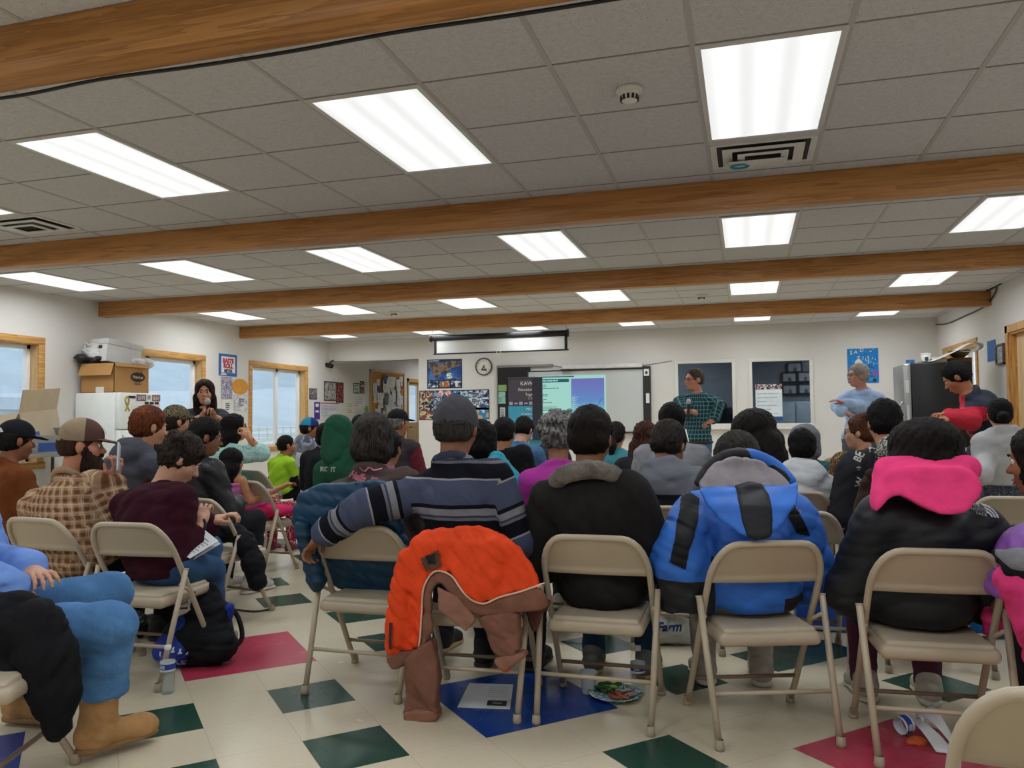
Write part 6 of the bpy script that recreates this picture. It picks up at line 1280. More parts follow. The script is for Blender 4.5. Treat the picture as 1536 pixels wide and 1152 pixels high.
J = far('woman with curly brown hair tied up and glasses, turned to the left', 1289, 648, 5.9, 'updo', '3d2417', '4a3a2c', 'jacket', hc2='7a4c33', hy=72, skin_c='l', top=blotch('leopard', ('2a2018', '8a6a44', '3a2c20', 'a88a5c'), 60.)); glasses(J)
J = person('person with cropped black hair in a black hoodie with a flag print', at_d(1326, 634, 4.72), seat=seat('hood', .02), w=1.16, hy=6, hp=8, hair='short', hc='0f0c0b', skin_c='c08a68', legs='cloth', legc='24252a', hsize=1.08)
garment(J, 'hoodie', cloth('2c2c31', .12), .034, 1., -.06, hood_down(1.1), h=.013, seed=111, wr=(.008, .8), ra=(.07, .062, .05)); lt = J.L(at_d(1308, 696, 4.6)); zf = lt[2]-.01; fx0 = lt[0]
for k in range(7): drape_patch(J, [(-.02, -.018+.0), (.15, -.018), (.15, .0), (-.02, .0)], plain('cfcac6' if k % 2 == 0 else '9a4a48', .8), Matrix.Translation(Vector((fx0+.03, -.7, zf+.075-.02*k))), J.gs, 'flag_stripe', .003, 8)
drape_patch(J, [(0, -.055), (.1, -.055), (.1, .055), (0, .055)], plain('1d1e26', .8), Matrix.Translation(Vector((fx0, -.7, zf+.04))), J.gs, 'flag_canton', .006, 8)
for k in range(20): drape_text(J, '*', .03, WT, Matrix.Translation(Vector((fx0+.012+.02*(k % 5)+(.008 if (k//5) % 2 else 0), -.7, zf+.075-.024*(k//5)))), J.gs, 0, 'flag_star', .009)
for tx, x, z, a, sz in (('BE', -.125, .05, -62, .055), ('A', -.07, .105, -38, .055), ('G', -.0, .125, -14, .05), ('*', -.13, -.03, 0, .06), ('W', -.125, -.1, -75, .055), ('N', -.11, -.16, -80, .05)): drape_text(J, tx, sz, WT, Matrix.Translation(Vector((fx0+x+.06, -.7, zf+z))) @ Matrix.Rotation(R(a), 4, 'Y'), J.gs, bold=.0015)
far('person whose spiky dark crown shows past the wide black bob', 1391, 648, 7.2, 'messy', '1a1513', '26262b', 'jacket')
far('child with brown hair looking left beside the girl in grey', 1481, 645, 6.6, 'short', '2a1a12', '4a4a52', 'top', s=.78, hsize=1.1, hy=64, skin_c='b98562', hc2='5a3a28')
# --- standing people -------------------------------------------------------
BLK_ = '1b1b1f'
def microphone(p, d, label):
    d = Vector(d).normalized(); q = d.to_track_quat('Z', 'Y').to_matrix().to_4x4(); t = thing('microphone', label, 'microphone', p); t.rotation_euler = q.to_euler()
    MB().lathe([(0, -.19), (.012, -.19), (.0135, -.17), (.0165, -.02), (.02, .0)], 14).build('handle', plain('1b1b1d', .4), t, True); MB().lathe([(.02, -.002), (.026, .012), (.027, .03), (.021, .048), (0, .056)], 14).build('grille', plain('b3aea8', .35, .5), t, True)
# woman with microphone
hd = at_d(307, 588, 7.6); J = person('standing woman in a dark fitted jacket speaking into a microphone held in both hands', hd, phi=-146, hy=0, hp=2, hair='long', hc='1c1110', hc2='3a2420', skin_c='c48d6c', stand=True, legs='cloth', legc='1d1e24', s=.97, fwd=.02, w=.95, elbows=(at_d(338, 634, 7.5), at_d(280, 636, 7.5)), wrists=(at_d(322, 626, 7.28), at_d(302, 626, 7.25)), handdir=(at_d(315, 614, 7.22), at_d(311, 614, 7.2)), curl=1.1, shoe=('dark', '1c1c1e'), fine=True)
garment(J, 'jacket', panels('vest', '34363c', '1a1a1d', None, None, .85, .2), .024, (.35, .35), -.12, stand_collar(.018, .035), h=.012, seed=121, pat=lambda J: (lambda V: np.stack([np.abs(V[:, 0])-.085, np.ones(len(V)), np.ones(len(V))], 1)))
microphone(at_d(311.5, 606, 7.19), (0.0, -.1, 1), 'wireless microphone held up by the woman in the dark jacket')
# man in the green checked shirt
hd = at_d(1041, 569, 9.0); J = person('standing man in glasses, green checked shirt and jeans, microphone at his chest', hd, phi=168, hy=-40, hp=2, hc='3a322c', hc2='6d625a', hair='thin', skin_c='c48a74', stand=True, s=1.03, fwd=.0, w=.94, legs='denim', legc='4d6f94', elbows=(at_d(1077, 606, 9.0), at_d(1020, 604, 9.0)), wrists=(at_d(1070, 631, 8.9), at_d(1026, 618, 8.75)), handdir=(at_d(1056, 635, 8.85), at_d(1036, 616, 8.7)), curl=.9, shoe=('dark', '2a2522'), fine=True)
garment(J, 'shirt', plaid('2f5a62', '1c3c42', '8fb0b0', 22., .5), .026, (.75, .75), -.06, rib_collar(.016), h=.012, seed=122, pat=limb_pat, ra=(.056, .05, .042)); glasses(J, '7a2f28')
MB().tube([tuple(J.P+V3(.185*math.cos(a), .15*math.sin(a), -.02)) for a in np.linspace(0, 6.28, 25)[:-1]], .018, 8, closed=True).build('belt', plain('2a1f18', .5), J.root, True)
MB().tube([Vector(J.wr[0])+Vector((.034*math.cos(a), .0, .034*math.sin(a))) for a in np.linspace(0, 6.28, 15)[:-1]], .009, 8, closed=True).build('watch', plain('1a1a1c', .4), J.root, True)
microphone(at_d(1033, 606, 8.66), (.05, .1, 1), 'microphone with silver head held by the man in the green checked shirt')
# man in pale blue shirt, arms folded
hd = at_d(1287, 563, 8.8); J = person('standing grey haired man in glasses and pale blue shirt with folded arms', hd, phi=160, hy=-52, hp=0, hc='8d857c', hc2='c4bdb4', hair='short', skin_c='c48a74', stand=True, s=1.03, fwd=0., w=1.0, legs='cloth', legc='55555c', elbows=(at_d(1302, 612, 8.8), at_d(1257, 609, 8.75)), wrists=(at_d(1270, 606, 8.55), at_d(1262, 617, 8.52)), handdir=(at_d(1262, 603, 8.55), at_d(1272, 620, 8.5)), curl=.4, shoe=('dark', '2a2522'), fine=True)
garment(J, 'shirt', plain('9fb6d6', .8, 0, .08, 9, .2, .4, 24), .02, (.98, .98), -.1, rib_collar(.018), h=.012, seed=123, wr=(.007, 1.), ra=(.056, .05, .042)); glasses(J, '6a4a3c')
# youth bending in the black and red jacket
hd = at_d(1434, 566, 6.55); J = person('youth with black hair in a navy and red jacket bending over his hands', hd, phi=72, hy=4, hp=34, hair='short', hc='120f0f', skin_c='a8704c', stand=True, pelvis=tuple(at_d(1480, 645, 6.62)), legs='cloth', legc='17181d', slouch=.1, w=1.0, elbows=(at_d(1449, 628, 6.42), at_d(1456, 632, 6.3)), wrists=(at_d(1424, 624, 6.3), at_d(1423, 629, 6.22)), handdir=(at_d(1411, 621, 6.27), at_d(1410, 628, 6.2)), curl=.7, shoe=('dark', '232327'), fine=True)
garment(J, 'jacket', panels('varsity', '2b2f3d', 'c4243a', None, None, .75, .2), .022, (.95, .95), -.06, stand_collar(.022, .03), h=.012, seed=124, ra=(.06, .052, .042), pat=lambda J: (lambda lp: (lambda V: (lambda q: np.stack([np.where(q[:, 2] > 1.5, -1., np.where(V[:, 2] < J.P[2]-.03, -1, np.where((V[:, 1] > J.B(.6)[1]+.135), -1, 1.))), np.ones(len(V)), np.ones(len(V))], 1))(lp(V))))(limb_pat(J)))
# girl standing, back to us
hd = at_d(1500, 622, 5.6); J = person('girl with black hair in a bun, light grey hoodie and patterned leggings, standing', hd, phi=8, hy=-14, hp=6, hair='bun', hc='12100f', skin_c='b98562', stand=True, pelvis=tuple(at_d(1502, 722, 5.62)), s=.76, hsize=1.2, legs='cloth', legc='4a4d58', legm=blotch('leggings2', ('3f4350', '5d6270', '2d3038', '70758a'), 34.), elbows=(at_d(1477, 690, 5.55), None), wrists=(at_d(1472, 712, 5.35), None), handdir=(at_d(1462, 712, 5.3), None), shoe=('sneaker', '6a6a72'))
garment(J, 'hoodie', cloth('b3b2b4', .06), .03, 1., -.02, hood_down(1.2, .03), h=.012, seed=125, wr=(.006, 1.), ra=(.07, .062, .055))
# ---------------------------------------------------------------- coats on chairs and things on the floor
def in_chair(k):
    """pixel -> local x,z on a plane at depth y of the chair's own frame"""
    c = CH[k]; M = Matrix.Translation(c.location) @ Matrix.Rotation(c.rotation_euler.z, 4, 'Z'); Mi = M.inverted()
    o = Mi @ EYE
    def f(px, py, y=-.24): d = (Mi.to_3x3() @ ray(px, py)); p = o+d*((y-o.y)/d.y); return (p.x, p.z)
    return c, f
# orange lined work jacket over the striped man's chair
c, f = in_chair('striped'); t = thing('work_jacket', 'brown work jacket turned inside out over a chair back, bright orange lining', 'jacket', c.location, c.rotation_euler.z)
q = lambda P: [f(570+x*.2778, 780+y*.2778) for x, y in P]
seam = [(860, 355), (760, 380), (650, 410), (575, 440), (510, 410), (460, 350), (420, 300), (370, 275), (310, 270), (270, 310), (245, 380), (238, 500), (230, 620), (210, 690), (130, 700), (50, 720)]
top = [(42, 600), (60, 420), (100, 280), (150, 140), (200, 80), (250, 60), (350, 48), (515, 40), (600, 70), (700, 110), (800, 230)]
low = [(65, 780), (100, 795), (200, 740), (270, 640), (300, 560), (285, 420), (300, 360), (340, 335), (400, 380), (480, 470), (530, 500), (620, 520), (740, 500), (880, 480), (905, 440)]
def yf(dy=0., amp=.014): return lambda x, z: -.222-.03*np.clip((.72-z)/.2, 0, 1)+.03*np.clip((z-.70)/.05, 0, 1)-amp*np.sin(21*x+2.5*np.sin(5*z))*np.clip((.76-z)/.15, .1, 1)-.02*np.cos(x*7)+dy
s_ = S(); sheet(s_, smooth_poly(q(top+seam), 2), yf(), .02); s_.cone(*[V3(a[0], -.245, a[1]) for a in (q([(525, 60)])[0], q([(545, 420)])[0])], .006, .012, .02, 1)
s_.cone(*[V3(a[0], -.262, a[1]) for a in (q([(610, 120)])[0], q([(640, 290)])[0])], .02, .012, .03).cone(*[V3(a[0], -.262, a[1]) for a in (q([(640, 290)])[0], q([(560, 380)])[0])], .012, .018, .03).cone(*[V3(a[0], -.268, a[1]) for a in (q([(165, 350)])[0], q([(160, 480)])[0])], .004, .012, .015, 1).cone(*[V3(a[0], -.26, a[1]) for a in (q([(130, 200)])[0], q([(100, 640)])[0])], .02, .022, .04).cone(*[V3(a[0], -.262, a[1]) for a in (q([(185, 470)])[0], q([(190, 620)])[0])], .006, .012, .02, 1)
ORG = cloth('e2481f', .1, .7, 160., .4); BRN = cloth('7d5647', .14, .95, 200., .4); sdf_obj('orange_lining', s_, .0075, ORG, t, wrinkle(7, .009, 1.1)); SL = s_
s_ = S(); sheet(s_, smooth_poly(q(seam[::-1]+low[::-1]), 2), yf(-.003), .014); sdf_obj('outer_shell', s_, .0075, BRN, t, wrinkle(8, .006, 1.2))
MB().tube([(x, float(yf(-.022)(np.array(x), np.array(z))), z) for x, z in smooth_poly(q(seam), 3)[:-9]], .0042, 6).build('piping', plain('d8b49c', .7), t, True)
s_ = S(); sheet(s_, q([(335, 345), (450, 395), (540, 520), (490, 585), (345, 470)]), yf(-.028, .004), .009); sdf_obj('collar', s_, .007, cloth('8f6656', .12), t, wrinkle(9, .004))
P3 = lambda x, y, yy: V3(*(lambda a: (a[0], yy, a[1]))(q([(x, y)])[0]))
s_ = S(); sheet(s_, smooth_poly(q([(148, 790), (155, 735), (275, 640), (300, 680), (326, 860), (318, 1000), (322, 1030), (158, 1030), (150, 1000)]), 2), lambda x, z: -.248+.012*np.sin(30*x+20*z), .034, .02); sdf_obj('sleeve', s_, .008, BRN, t, wrinkle(10, .006, 1.1))
s_ = S(); sheet(s_, q([(148, 1012), (322, 1002), (330, 1040), (326, 1062), (240, 1084), (172, 1082), (150, 1056)]), lambda x, z: -.25+0*x, .042, .02); cf = sdf_obj('cuff', s_, .008, cloth('8d6252', .1), t, wrinkle(11, .004)); s_ = S(); sheet(s_, q([(170, 1076), (240, 1078), (300, 1062), (240, 1096), (190, 1094)]), lambda x, z: -.25+0*x, .03); sdf_obj('orange_cuff_lining', s_, .006, ORG, cf)
s_ = S(); sheet(s_, smooth_poly(q([(540, 520), (640, 500), (750, 500), (762, 690), (700, 730), (625, 715), (585, 620)]), 2), lambda x, z: -.25+.012*np.sin(30*x+15*z), .03, .02); sdf_obj('sleeve', s_, .008, BRN, t, wrinkle(12, .006, 1.2))
s_ = S(); sheet(s_, q([(625, 735), (700, 712), (796, 694), (802, 722), (722, 780), (690, 803), (645, 775)]), lambda x, z: -.262+0*x, .034, .02); cf = sdf_obj('cuff', s_, .008, cloth('8d6252', .1), t); s_ = S(); sheet(s_, q([(660, 790), (700, 784), (722, 778), (705, 806), (680, 810)]), lambda x, z: -.262+0*x, .026); sdf_obj('orange_cuff_lining', s_, .006, ORG, cf)
s_ = S(); sheet(s_, smooth_poly(q([(755, 490), (905, 440), (890, 500), (850, 560), (812, 640), (790, 600)]), 2), lambda x, z: -.19+0*x+.05*np.sin(9*x), .012); sdf_obj('shell_flap', s_, .008, cloth('5f4034', .14), t, wrinkle(13, .006))
pm = lambda nm, P, m, e: drape_patch(type('o', (), {'root': t}), [(a[0], a[1]) for a in q(P)], m, Matrix.Translation((0, -.6, 0)), SL, nm, e, 14)
J_ = 0; pm('pocket_patch', [(237, 200), (330, 155), (345, 245), (262, 270)], cloth('5c4034'), .009); pm('patch_label', [(262, 185), (312, 175), (318, 225), (275, 232)], plain('161313', .7), .012); pm('zipper', [(78, 535), (95, 535), (90, 680), (72, 680)], plain('3a2420', .6), .009)
# teal puffer coat between the striped man's arm and the chair
c, f = in_chair('kitty'); t = thing('puffer_coat', 'teal blue quilted puffer coat slumped over the chair the striped man grips', 'coat', c.location, c.rotation_euler.z)
g = lambda P, y=-.1: [f(px, py, y) for px, py in P]; s_ = S()
sheet(s_, smooth_poly(g([(462, 738), (490, 726), (540, 722), (600, 726), (606, 800), (604, 892), (540, 896), (485, 894), (462, 862), (447, 820), (446, 790), (452, 760)]), 2), lambda x, z: .225-.415*np.minimum(z, .76)/.735+.062, .03)
s_.cone(V3(*[(lambda a: (a[0], -.13, a[1]))(g([(470, 745)])[0])][0]), V3(*[(lambda a: (a[0], -.14, a[1]))(g([(588, 738)])[0])][0]), .034, .03, .03)
sdf_obj('quilted_body', s_, .009, plain('16405c', .5, 0, .12, 10, .35, .3, 30), t, lambda x, y, z: .011*np.abs(np.sin(z*52+2.2*np.sin(4*x)))**.5*-1+.008+wrinkle(14, .006, 1.4)(x, y, z))
s_ = S(); a, b = g([(462, 790), (470, 870)]); s_.cone((a[0]+.01, -.16, a[1]), (b[0]+.03, -.12, b[1]), .045, .05); sdf_obj('sleeve', s_, .009, plain('143852', .5, 0, .12, 10, .35, .3, 30), t, lambda x, y, z: .009*np.abs(np.sin(z*60)))
# black coat with a hanging sleeve on the second-row chair
def coat_cones(name, label, cat, base, cones, mat, parts, wr=(.009, 1.2), h=.010, lumps=()):
    """cones: list of (partname,[(px,py,d,r),...])"""
    o = Vector(base); t = thing(name, label, cat, o)
    for nm, ch in cones:
        s_ = S(); P = [(A3(at_d(a, b, d)-o), r) for a, b, d, r in ch]
        for (p, r), (p2, r2) in zip(P, P[1:]): s_.cone(p, p2, r, r2, .03)
        sdf_obj(nm, s_, h, mat if not isinstance(mat, dict) else mat[nm], t, wrinkle(len(nm)+int(ch[0][0]), *wr))
    return t
BK = cloth('17171b', .2, .8)
p = at_d(345, 800, 4.85); coat_cones('black_coat', 'black coat thrown on a chair, one sleeve hanging to the floor', 'coat', (p.x, p.y, .3), (('coat_body', [(300, 803, 4.9, .06), (330, 796, 4.9, .07), (352, 800, 4.85, .05)]), ('sleeve', [(352, 796, 4.82, .05), (368, 815, 4.78, .06), (380, 845, 4.75, .062), (386, 872, 4.72, .055)])), BK, ())
# black coat on the lap of the man with boots
p = at_d(40, 950, 2.7); coat_cones('black_jacket', 'black jacket lying over the jeans at the lower left, ribbed sleeve hanging', 'jacket', (p.x, p.y, .3), (('jacket_body', [(-40, 930, 2.62, .09), (20, 935, 2.62, .10), (55, 950, 2.6, .085), (30, 1000, 2.6, .07), (-10, 1030, 2.62, .06)]), ('sleeve', [(52, 940, 2.6, .09), (72, 990, 2.58, .085), (82, 1040, 2.56, .072), (84, 1068, 2.55, .05)]), ('cuff', [(84, 1070, 2.55, .046), (86, 1090, 2.55, .043)])), cloth('141418', .2, .85), ())
# coats around the pink-hooded person
BL = plain('3f8fdc', .55, 0, .1, 10, .3, .4, 26); p = at_d(1280, 850, 3.3)
t = coat_cones('blue_jacket', 'sky blue jacket hanging between two chairs, black inside the cuff', 'jacket', (p.x, p.y, .4), (('sleeve', [(1302, 782, 3.32, .03), (1288, 820, 3.3, .045), (1279, 858, 3.28, .055), (1278, 880, 3.27, .058)]), ('jacket_body', [(1290, 800, 3.36, .04), (1284, 870, 3.36, .05), (1292, 925, 3.36, .04)]), ('cuff_lining', [(1278, 881, 3.262, .047), (1281, 889, 3.25, .043)])), {'sleeve': BL, 'jacket_body': plain('1d2a44', .6), 'cuff_lining': plain('14161c', .7)}, ())
PKM = cloth('d23a74', .12); p = at_d(1510, 870, 2.85)
coat_cones('pink_coat', 'pink coat with grey collar bunched between the last two chairs on the right', 'coat', (p.x, p.y, .4), (('coat_body', [(1512, 868, 2.5, .04), (1530, 880, 2.46, .05), (1548, 930, 2.46, .055), (1566, 985, 2.5, .05), (1600, 930, 2.5, .05), (1630, 870, 2.54, .04)]), ('coat_lap', [(1488, 905, 2.86, .026), (1491, 925, 2.84, .033), (1488, 948, 2.86, .026)]), ('grey_collar', [(1500, 832, 2.52, .02), (1526, 838, 2.46, .034), (1560, 842, 2.46, .03), (1620, 850, 2.56, .03)]), ('black_lining', [(1494, 830, 2.54, .014), (1520, 855, 2.46, .02), (1552, 872, 2.42, .022)])), {'coat_body': PKM, 'coat_lap': PKM, 'grey_collar': cloth('7e7e84'), 'black_lining': cloth('17171b')}, ())
# brown coat on the chair behind the pink hood
c, f = in_chair('cam'); t = thing('brown_coat', 'dark brown coat hung over the back of the chair behind the pink hood', 'coat', c.location, c.rotation_euler.z); g = lambda P, y=-.24: [f(px, py, y) for px, py in P]
s_ = S(); sheet(s_, smooth_poly(g([(1296, 722), (1312, 706), (1345, 702), (1400, 706), (1420, 740), (1424, 820), (1300, 850), (1280, 800), (1284, 760)]), 2), lambda x, z: -.20-.06*np.clip((.78-z)/.2, 0, 1)-.012*np.sin(26*x), .022); sdf_obj('coat_body', s_, .011, cloth('3f3029', .14), t, wrinkle(15, .007, 1.3)); s_ = S(); a, b = g([(1310, 712), (1400, 708)]); s_.cone((a[0], -.2, a[1]), (b[0], -.2, b[1]), .03); sdf_obj('coat_collar', s_, .011, cloth('33261f', .14), t, wrinkle(16, .005))
# teal coat on the chair beyond the striped man
p = at_d(776, 735, 4.55); coat_cones('teal_coat', 'turquoise jacket corner hanging from a chair right of the striped man', 'jacket', (p.x, p.y, .5), (('coat_body', [(745, 690, 4.5, .05), (768, 722, 4.5, .05), (778, 755, 4.48, .045)]), ('hem', [(775, 756, 4.48, .046), (784, 775, 4.46, .04)])), plain('1f93a8', .6, 0, .1, 9, .3, .4, 24), ())
# bottles, cup, plate, papers
CLR = glass('ffffff', .12, .8)
def bottle(name, label, p, M=None, full=True):
    t = thing(name, label, 'bottle', p); prof = [(0, .004), (.026, .0), (.031, .01)]
    for k in range(9): prof += [(.0315, .02+.0135*k), (.0298, .027+.0135*k)]
    prof += [(.0315, .145), (.031, .158), (.024, .175), (.0125, .188), (.0125, .196)]
    if M is not None: t.matrix_world = Matrix.Translation(Vector(p)) @ M
    MB().lathe(prof, 24).build('bottle_body', CLR, t, True); MB().lathe([(.0138, .19), (.0148, .194), (.0148, .208), (.0, .21)], 18).build('cap', plain('e4e6e8', .4), t, True)
    lb = MB().lathe([(.0322, .1), (.0322, .14)], 24).build('label', plain('d5dce6', .5), t, True); MB().lathe([(.0326, .108), (.0326, .132)], 24).build('blue_band', plain('24459c', .5), lb, True)
    b = MB()
    for k in range(12): b.box((-.012+.002*k, -.0335, .112), (-.0112+.002*k, -.0328, .128))
    b.build('barcode', plain('e0e4ea', .5), lb)
    if full: MB().lathe([(0, .004), (.0285, .006), (.029, .085), (0, .085)], 20).build('water', glass('eef5f8', .02, .5), t, True)
bottle('water_bottle', 'clear water bottle with blue label standing by the chair leg at the left', at_z(244, 1043, 0)+Vector((0, .03, 0)))
bottle('water_bottle', 'clear water bottle standing beside the plate of food', at_z(956, 1046, 0)+Vector((0, .03, 0)))
bottle('water_bottle', 'crumpled water bottle lying on the red floor tiles', at_z(1320, 1118, 0)+Vector((0, .04, .032)), TR(0, 0, 0, 0, 84, 34), False)
t = thing('plastic_cup', 'white plastic cup on the floor at the corner of the blue tiles', 'cup', at_z(880, 1044, 0)+Vector((0, .04, 0))); MB().lathe([(0, .003), (.026, .0), (.0275, .004), (.038, .088), (.0405, .09), (.039, .092), (.036, .088), (.0255, .006), (0, .006)], 24).build('cup', plain('cfd3d8', .4, 0, .02), t, True); MB().lathe([(.0385, .088), (.041, .09), (.0385, .093)], 24).build('rim', plain('dde0e4', .4), t, True)
t = thing('paper_plate', 'blue and green printed paper plate of food left on the floor', 'plate', at_z(920, 1053, 0)+Vector((0, .05, 0))); MB().lathe([(0, .006), (.075, .004), (.1, .02), (.113, .024), (.114, .026), (.1, .023), (.075, .008), (0, .009)], 36).build('plate', blotch('plate', ('d8dde2', '4f93cf', 'dfe4e8', '8fb56a', '2f62ae'), 22., .5), t, True)
rs = random.Random(6)
for k in range(12):
    s_ = S(); s_.ell((0, 0, 0), (.026, .02, .007), TR(0, 0, 0, rs.uniform(-30, 30), rs.uniform(-30, 30)), .01); put('lettuce_leaf', raw_mesh('lettuce_leaf', *s_.surf(.004, wrinkle(k, .006, 4)), plain(rs.choice(('6f9a3a', '3f6b2a', '9ab85c', '2f5a26')), .6)), t, TR(rs.uniform(-.075, .01), rs.uniform(-.0, .07), .02+rs.uniform(0, .024), 0, 0, rs.uniform(0, 180)))
for k in range(5):
    s_ = S(); s_.ell((0, 0, 0), (.035, .022, .006), None, .01); put('meat_slice', raw_mesh('meat_slice', *s_.surf(.0045, wrinkle(k+20, .005, 3)), plain(('8f4a3a', '7a3a30', 'a0604c', '6d3328', 'b08070')[k], .5)), t, TR(.01+.014*k, -.035+.008*(k % 2), .022+.004*k, rs.uniform(-15, 25), rs.uniform(-20, 20), rs.uniform(-40, 40)))
t = thing('paper_sheet', 'printed white sheet with a small dark photo on the blue floor tiles', 'paper', at_z(730, 1047, 0)+Vector((0, 0, .002)), R(0)); q4 = [at_z(a, b, 0)-at_z(730, 1047, 0) for a, b in ((686, 1062), (765, 1065), (770, 1028), (704, 1026))]
MB().add([(v.x, v.y, 0) for v in q4]+[(v.x, v.y, .002) for v in q4], [(3, 2, 1, 0), (4, 5, 6, 7), (0, 1, 5, 4), (1, 2, 6, 5), (2, 3, 7, 6), (3, 0, 4, 7)]).build('sheet', plain('d0d2d6', .7, 0, .01), t)
bil = lambda u, v: tuple((q4[0]*(1-u)+q4[1]*u)*(1-v)+(q4[3]*(1-u)+q4[2]*u)*v)
def onp(nm, u0, v0, u1, v1, m, z): P = [bil(u0, v0), bil(u1, v0), bil(u1, v1), bil(u0, v1)]; return MB().add([(a[0], a[1], z) for a in P]+[(a[0], a[1], z+.0008) for a in P], [(3, 2, 1, 0), (4, 5, 6, 7), (0, 1, 5, 4), (1, 2, 6, 5), (2, 3, 7, 6), (3, 0, 4, 7)]).build(nm, m, t)
onp('dark_photo', .54, .1, .92, .3, plain('17171a', .5), .0022); onp('photo_highlight', .65, .17, .83, .22, plain('8d8d90', .5), .0031)
for k in range(6): onp('text_line', .5, .45+.08*k, .92, .47+.08*k, plain('b2b5ba', .7), .0022)
# papers propped by the lying bottle
for k, (pts, lb) in enumerate((([(1349, 1076, .02), (1372, 1074, .05), (1436, 1132, .006), (1404, 1128, .004)], 'white folded paper sheet behind the lying bottle'), ([(1372, 1072, .04), (1398, 1076, .05), (1432, 1112, .03), (1438, 1133, .012)], 'second white paper sheet leaning on the folded one'))):
    o = at_z(1395, 1115, 0); t = thing('paper_sheet', lb, 'paper', o); V = []; n = 8; P = [at_z(a, b, z)-o for a, b, z in pts]
    for j in range(n+1):
        for i in range(n+1): u, v = i/n, j/n; p = (P[0]*(1-u)+P[1]*u)*(1-v)+(P[3]*(1-u)+P[2]*u)*v; V.append(p+Vector((0, 0, .03*math.sin(math.pi*v)*(1-u*.5)+.012*k*4*u*(1-v))))
    F = [(j*(n+1)+i, j*(n+1)+i+1, (j+1)*(n+1)+i+1, (j+1)*(n+1)+i) for j in range(n) for i in range(n)]; o2 = put('sheet', raw_mesh('sheet', V, F, plain('d9dade', .7, 0, .01)), t); o2.modifiers.new('thickness', 'SOLIDIFY').thickness = .0015
t = thing('orange_peel', 'scrap of orange peel on the red floor tiles', 'food scrap', at_z(1373, 1116, 0)+Vector((0, 0, .006))); s_ = S(); s_.ell((0, 0, 0), (.03, .018, .006)).ell((.01, .01, .006), (.018, .014, .006)); sdf_obj('peel', s_, .004, plain('c4582a', .6), t, wrinkle(3, .004, 4)); s_ = S(); s_.ell((.0, .0, .007), (.018, .01, .004)); sdf_obj('pith', s_, .004, plain('d9a070', .7), t)
# rucksack by the maroon sweater's chair
p = at_z(285, 1000, 0); t = thing('rucksack', 'black and blue rucksack slumped beside the chair on the red tiles', 'bag', (p.x, p.y+.06, 0), R(15)); s_ = S(); s_.ell((-.02, .0, .11), (.16, .12, .13)).ell((.05, .02, .2), (.1, .09, .14)).ell((.1, -.02, .1), (.1, .1, .1)).cone((.03, .02, .28), (.06, .03, .36), .06, .03); s_.below(.002)
sdf_obj('bag_body', s_, .010, cloth('16171b', .2, .7), t, wrinkle(21, .012, 1.3)); s2 = S(); s2.ell((-.09, -.03, .08), (.11, .12, .085)).ell((-.06, -.02, .14), (.07, .09, .1)).cone((.12, .03, .2), (.14, .02, .26), .03, .03); s2.below(.002); sdf_obj('blue_pocket', s2, .010, cloth('22398f', .14, .6), t, wrinkle(22, .010, 1.3))
JJ = type('o', (), {'root': t}); WT2 = plain('c9ccd4', .6)
for k, ch in enumerate('SEATTLE'): a = -.5+k*.17; drape_text(JJ, ch, .036, WT2, Matrix.Translation((-.09+.13*math.sin(a), -.5, .035+.05*(math.cos(a)-.85))) @ Matrix.Rotation(a*.7, 4, 'Y'), s2, bold=.001)
for k in range(5): drape_patch(JJ, [(-.008, 0), (.008, 0), (0, .03)], WT2, Matrix.Translation((-.12+.03*k, -.5, .075+.01*(2-abs(k-2)))), s2, 'crest', .003, 4)
for sx in (-1, 1): MB().tube(spline([(.02+.05*sx, .1, .28), (.08+.05*sx, .16, .2), (.1+.06*sx, .16, .08), (.05+.06*sx, .12, .02)]), .013, 8).build('strap', BLK, t, True)
p = at_z(190, 955, 0); t = thing('black_bag', 'crumpled dark bag on the floor under the maroon sweater chair', 'bag', (p.x, p.y, 0)); s_ = S(); s_.ell((0, 0, .06), (.13, .09, .07)).ell((.06, 0, .07), (.07, .07, .07)); s_.below(.002); sdf_obj('bag_body', s_, .010, plain('2a2a2a', .4), t, wrinkle(31, .014, 1.6)); MB().tube([(-.05, 0, .11), (0, .0, .17), (.05, 0, .12)], .008).build('bag_handle', BLK, t, True)
p = at_z(1000, 965, 0); t = thing('plastic_bag', 'white printed plastic bag on the floor beyond the dark jacket', 'bag', (p.x, p.y, 0)); s_ = S(); s_.ell((-.06, 0, .07), (.12, .08, .08)).ell((.06, .02, .06), (.1, .07, .07)).cone((-.1, 0, .12), (-.16, 0, .17), .03, .015); s_.below(.002); sdf_obj('bag_body', s_, .009, plain('c3c6c0', .4), t, wrinkle(33, .012, 1.8)); drape_text(type('o', (), {'root': t}), 'Farm', .06, plain('3a4f9a', .6), Matrix.Translation((.02, -.4, .1)), s_, .2, bold=.002)
p = at_z(1010, 928, 0); t = thing('paper_packet', 'flat white packet on a chair rail height box beyond the dark jacket', 'packet', (p.x, p.y+.5, 0)); MB().box((-.18, -.12, 0), (.18, .12, .19), 0, None, .01).build('dark_box', plain('3a3436', .7), t, True); MB().box((-.15, -.1, .19), (.15, .1, .26), 0, None, .02).build('packet', plain('c9cac8', .6), t, True)
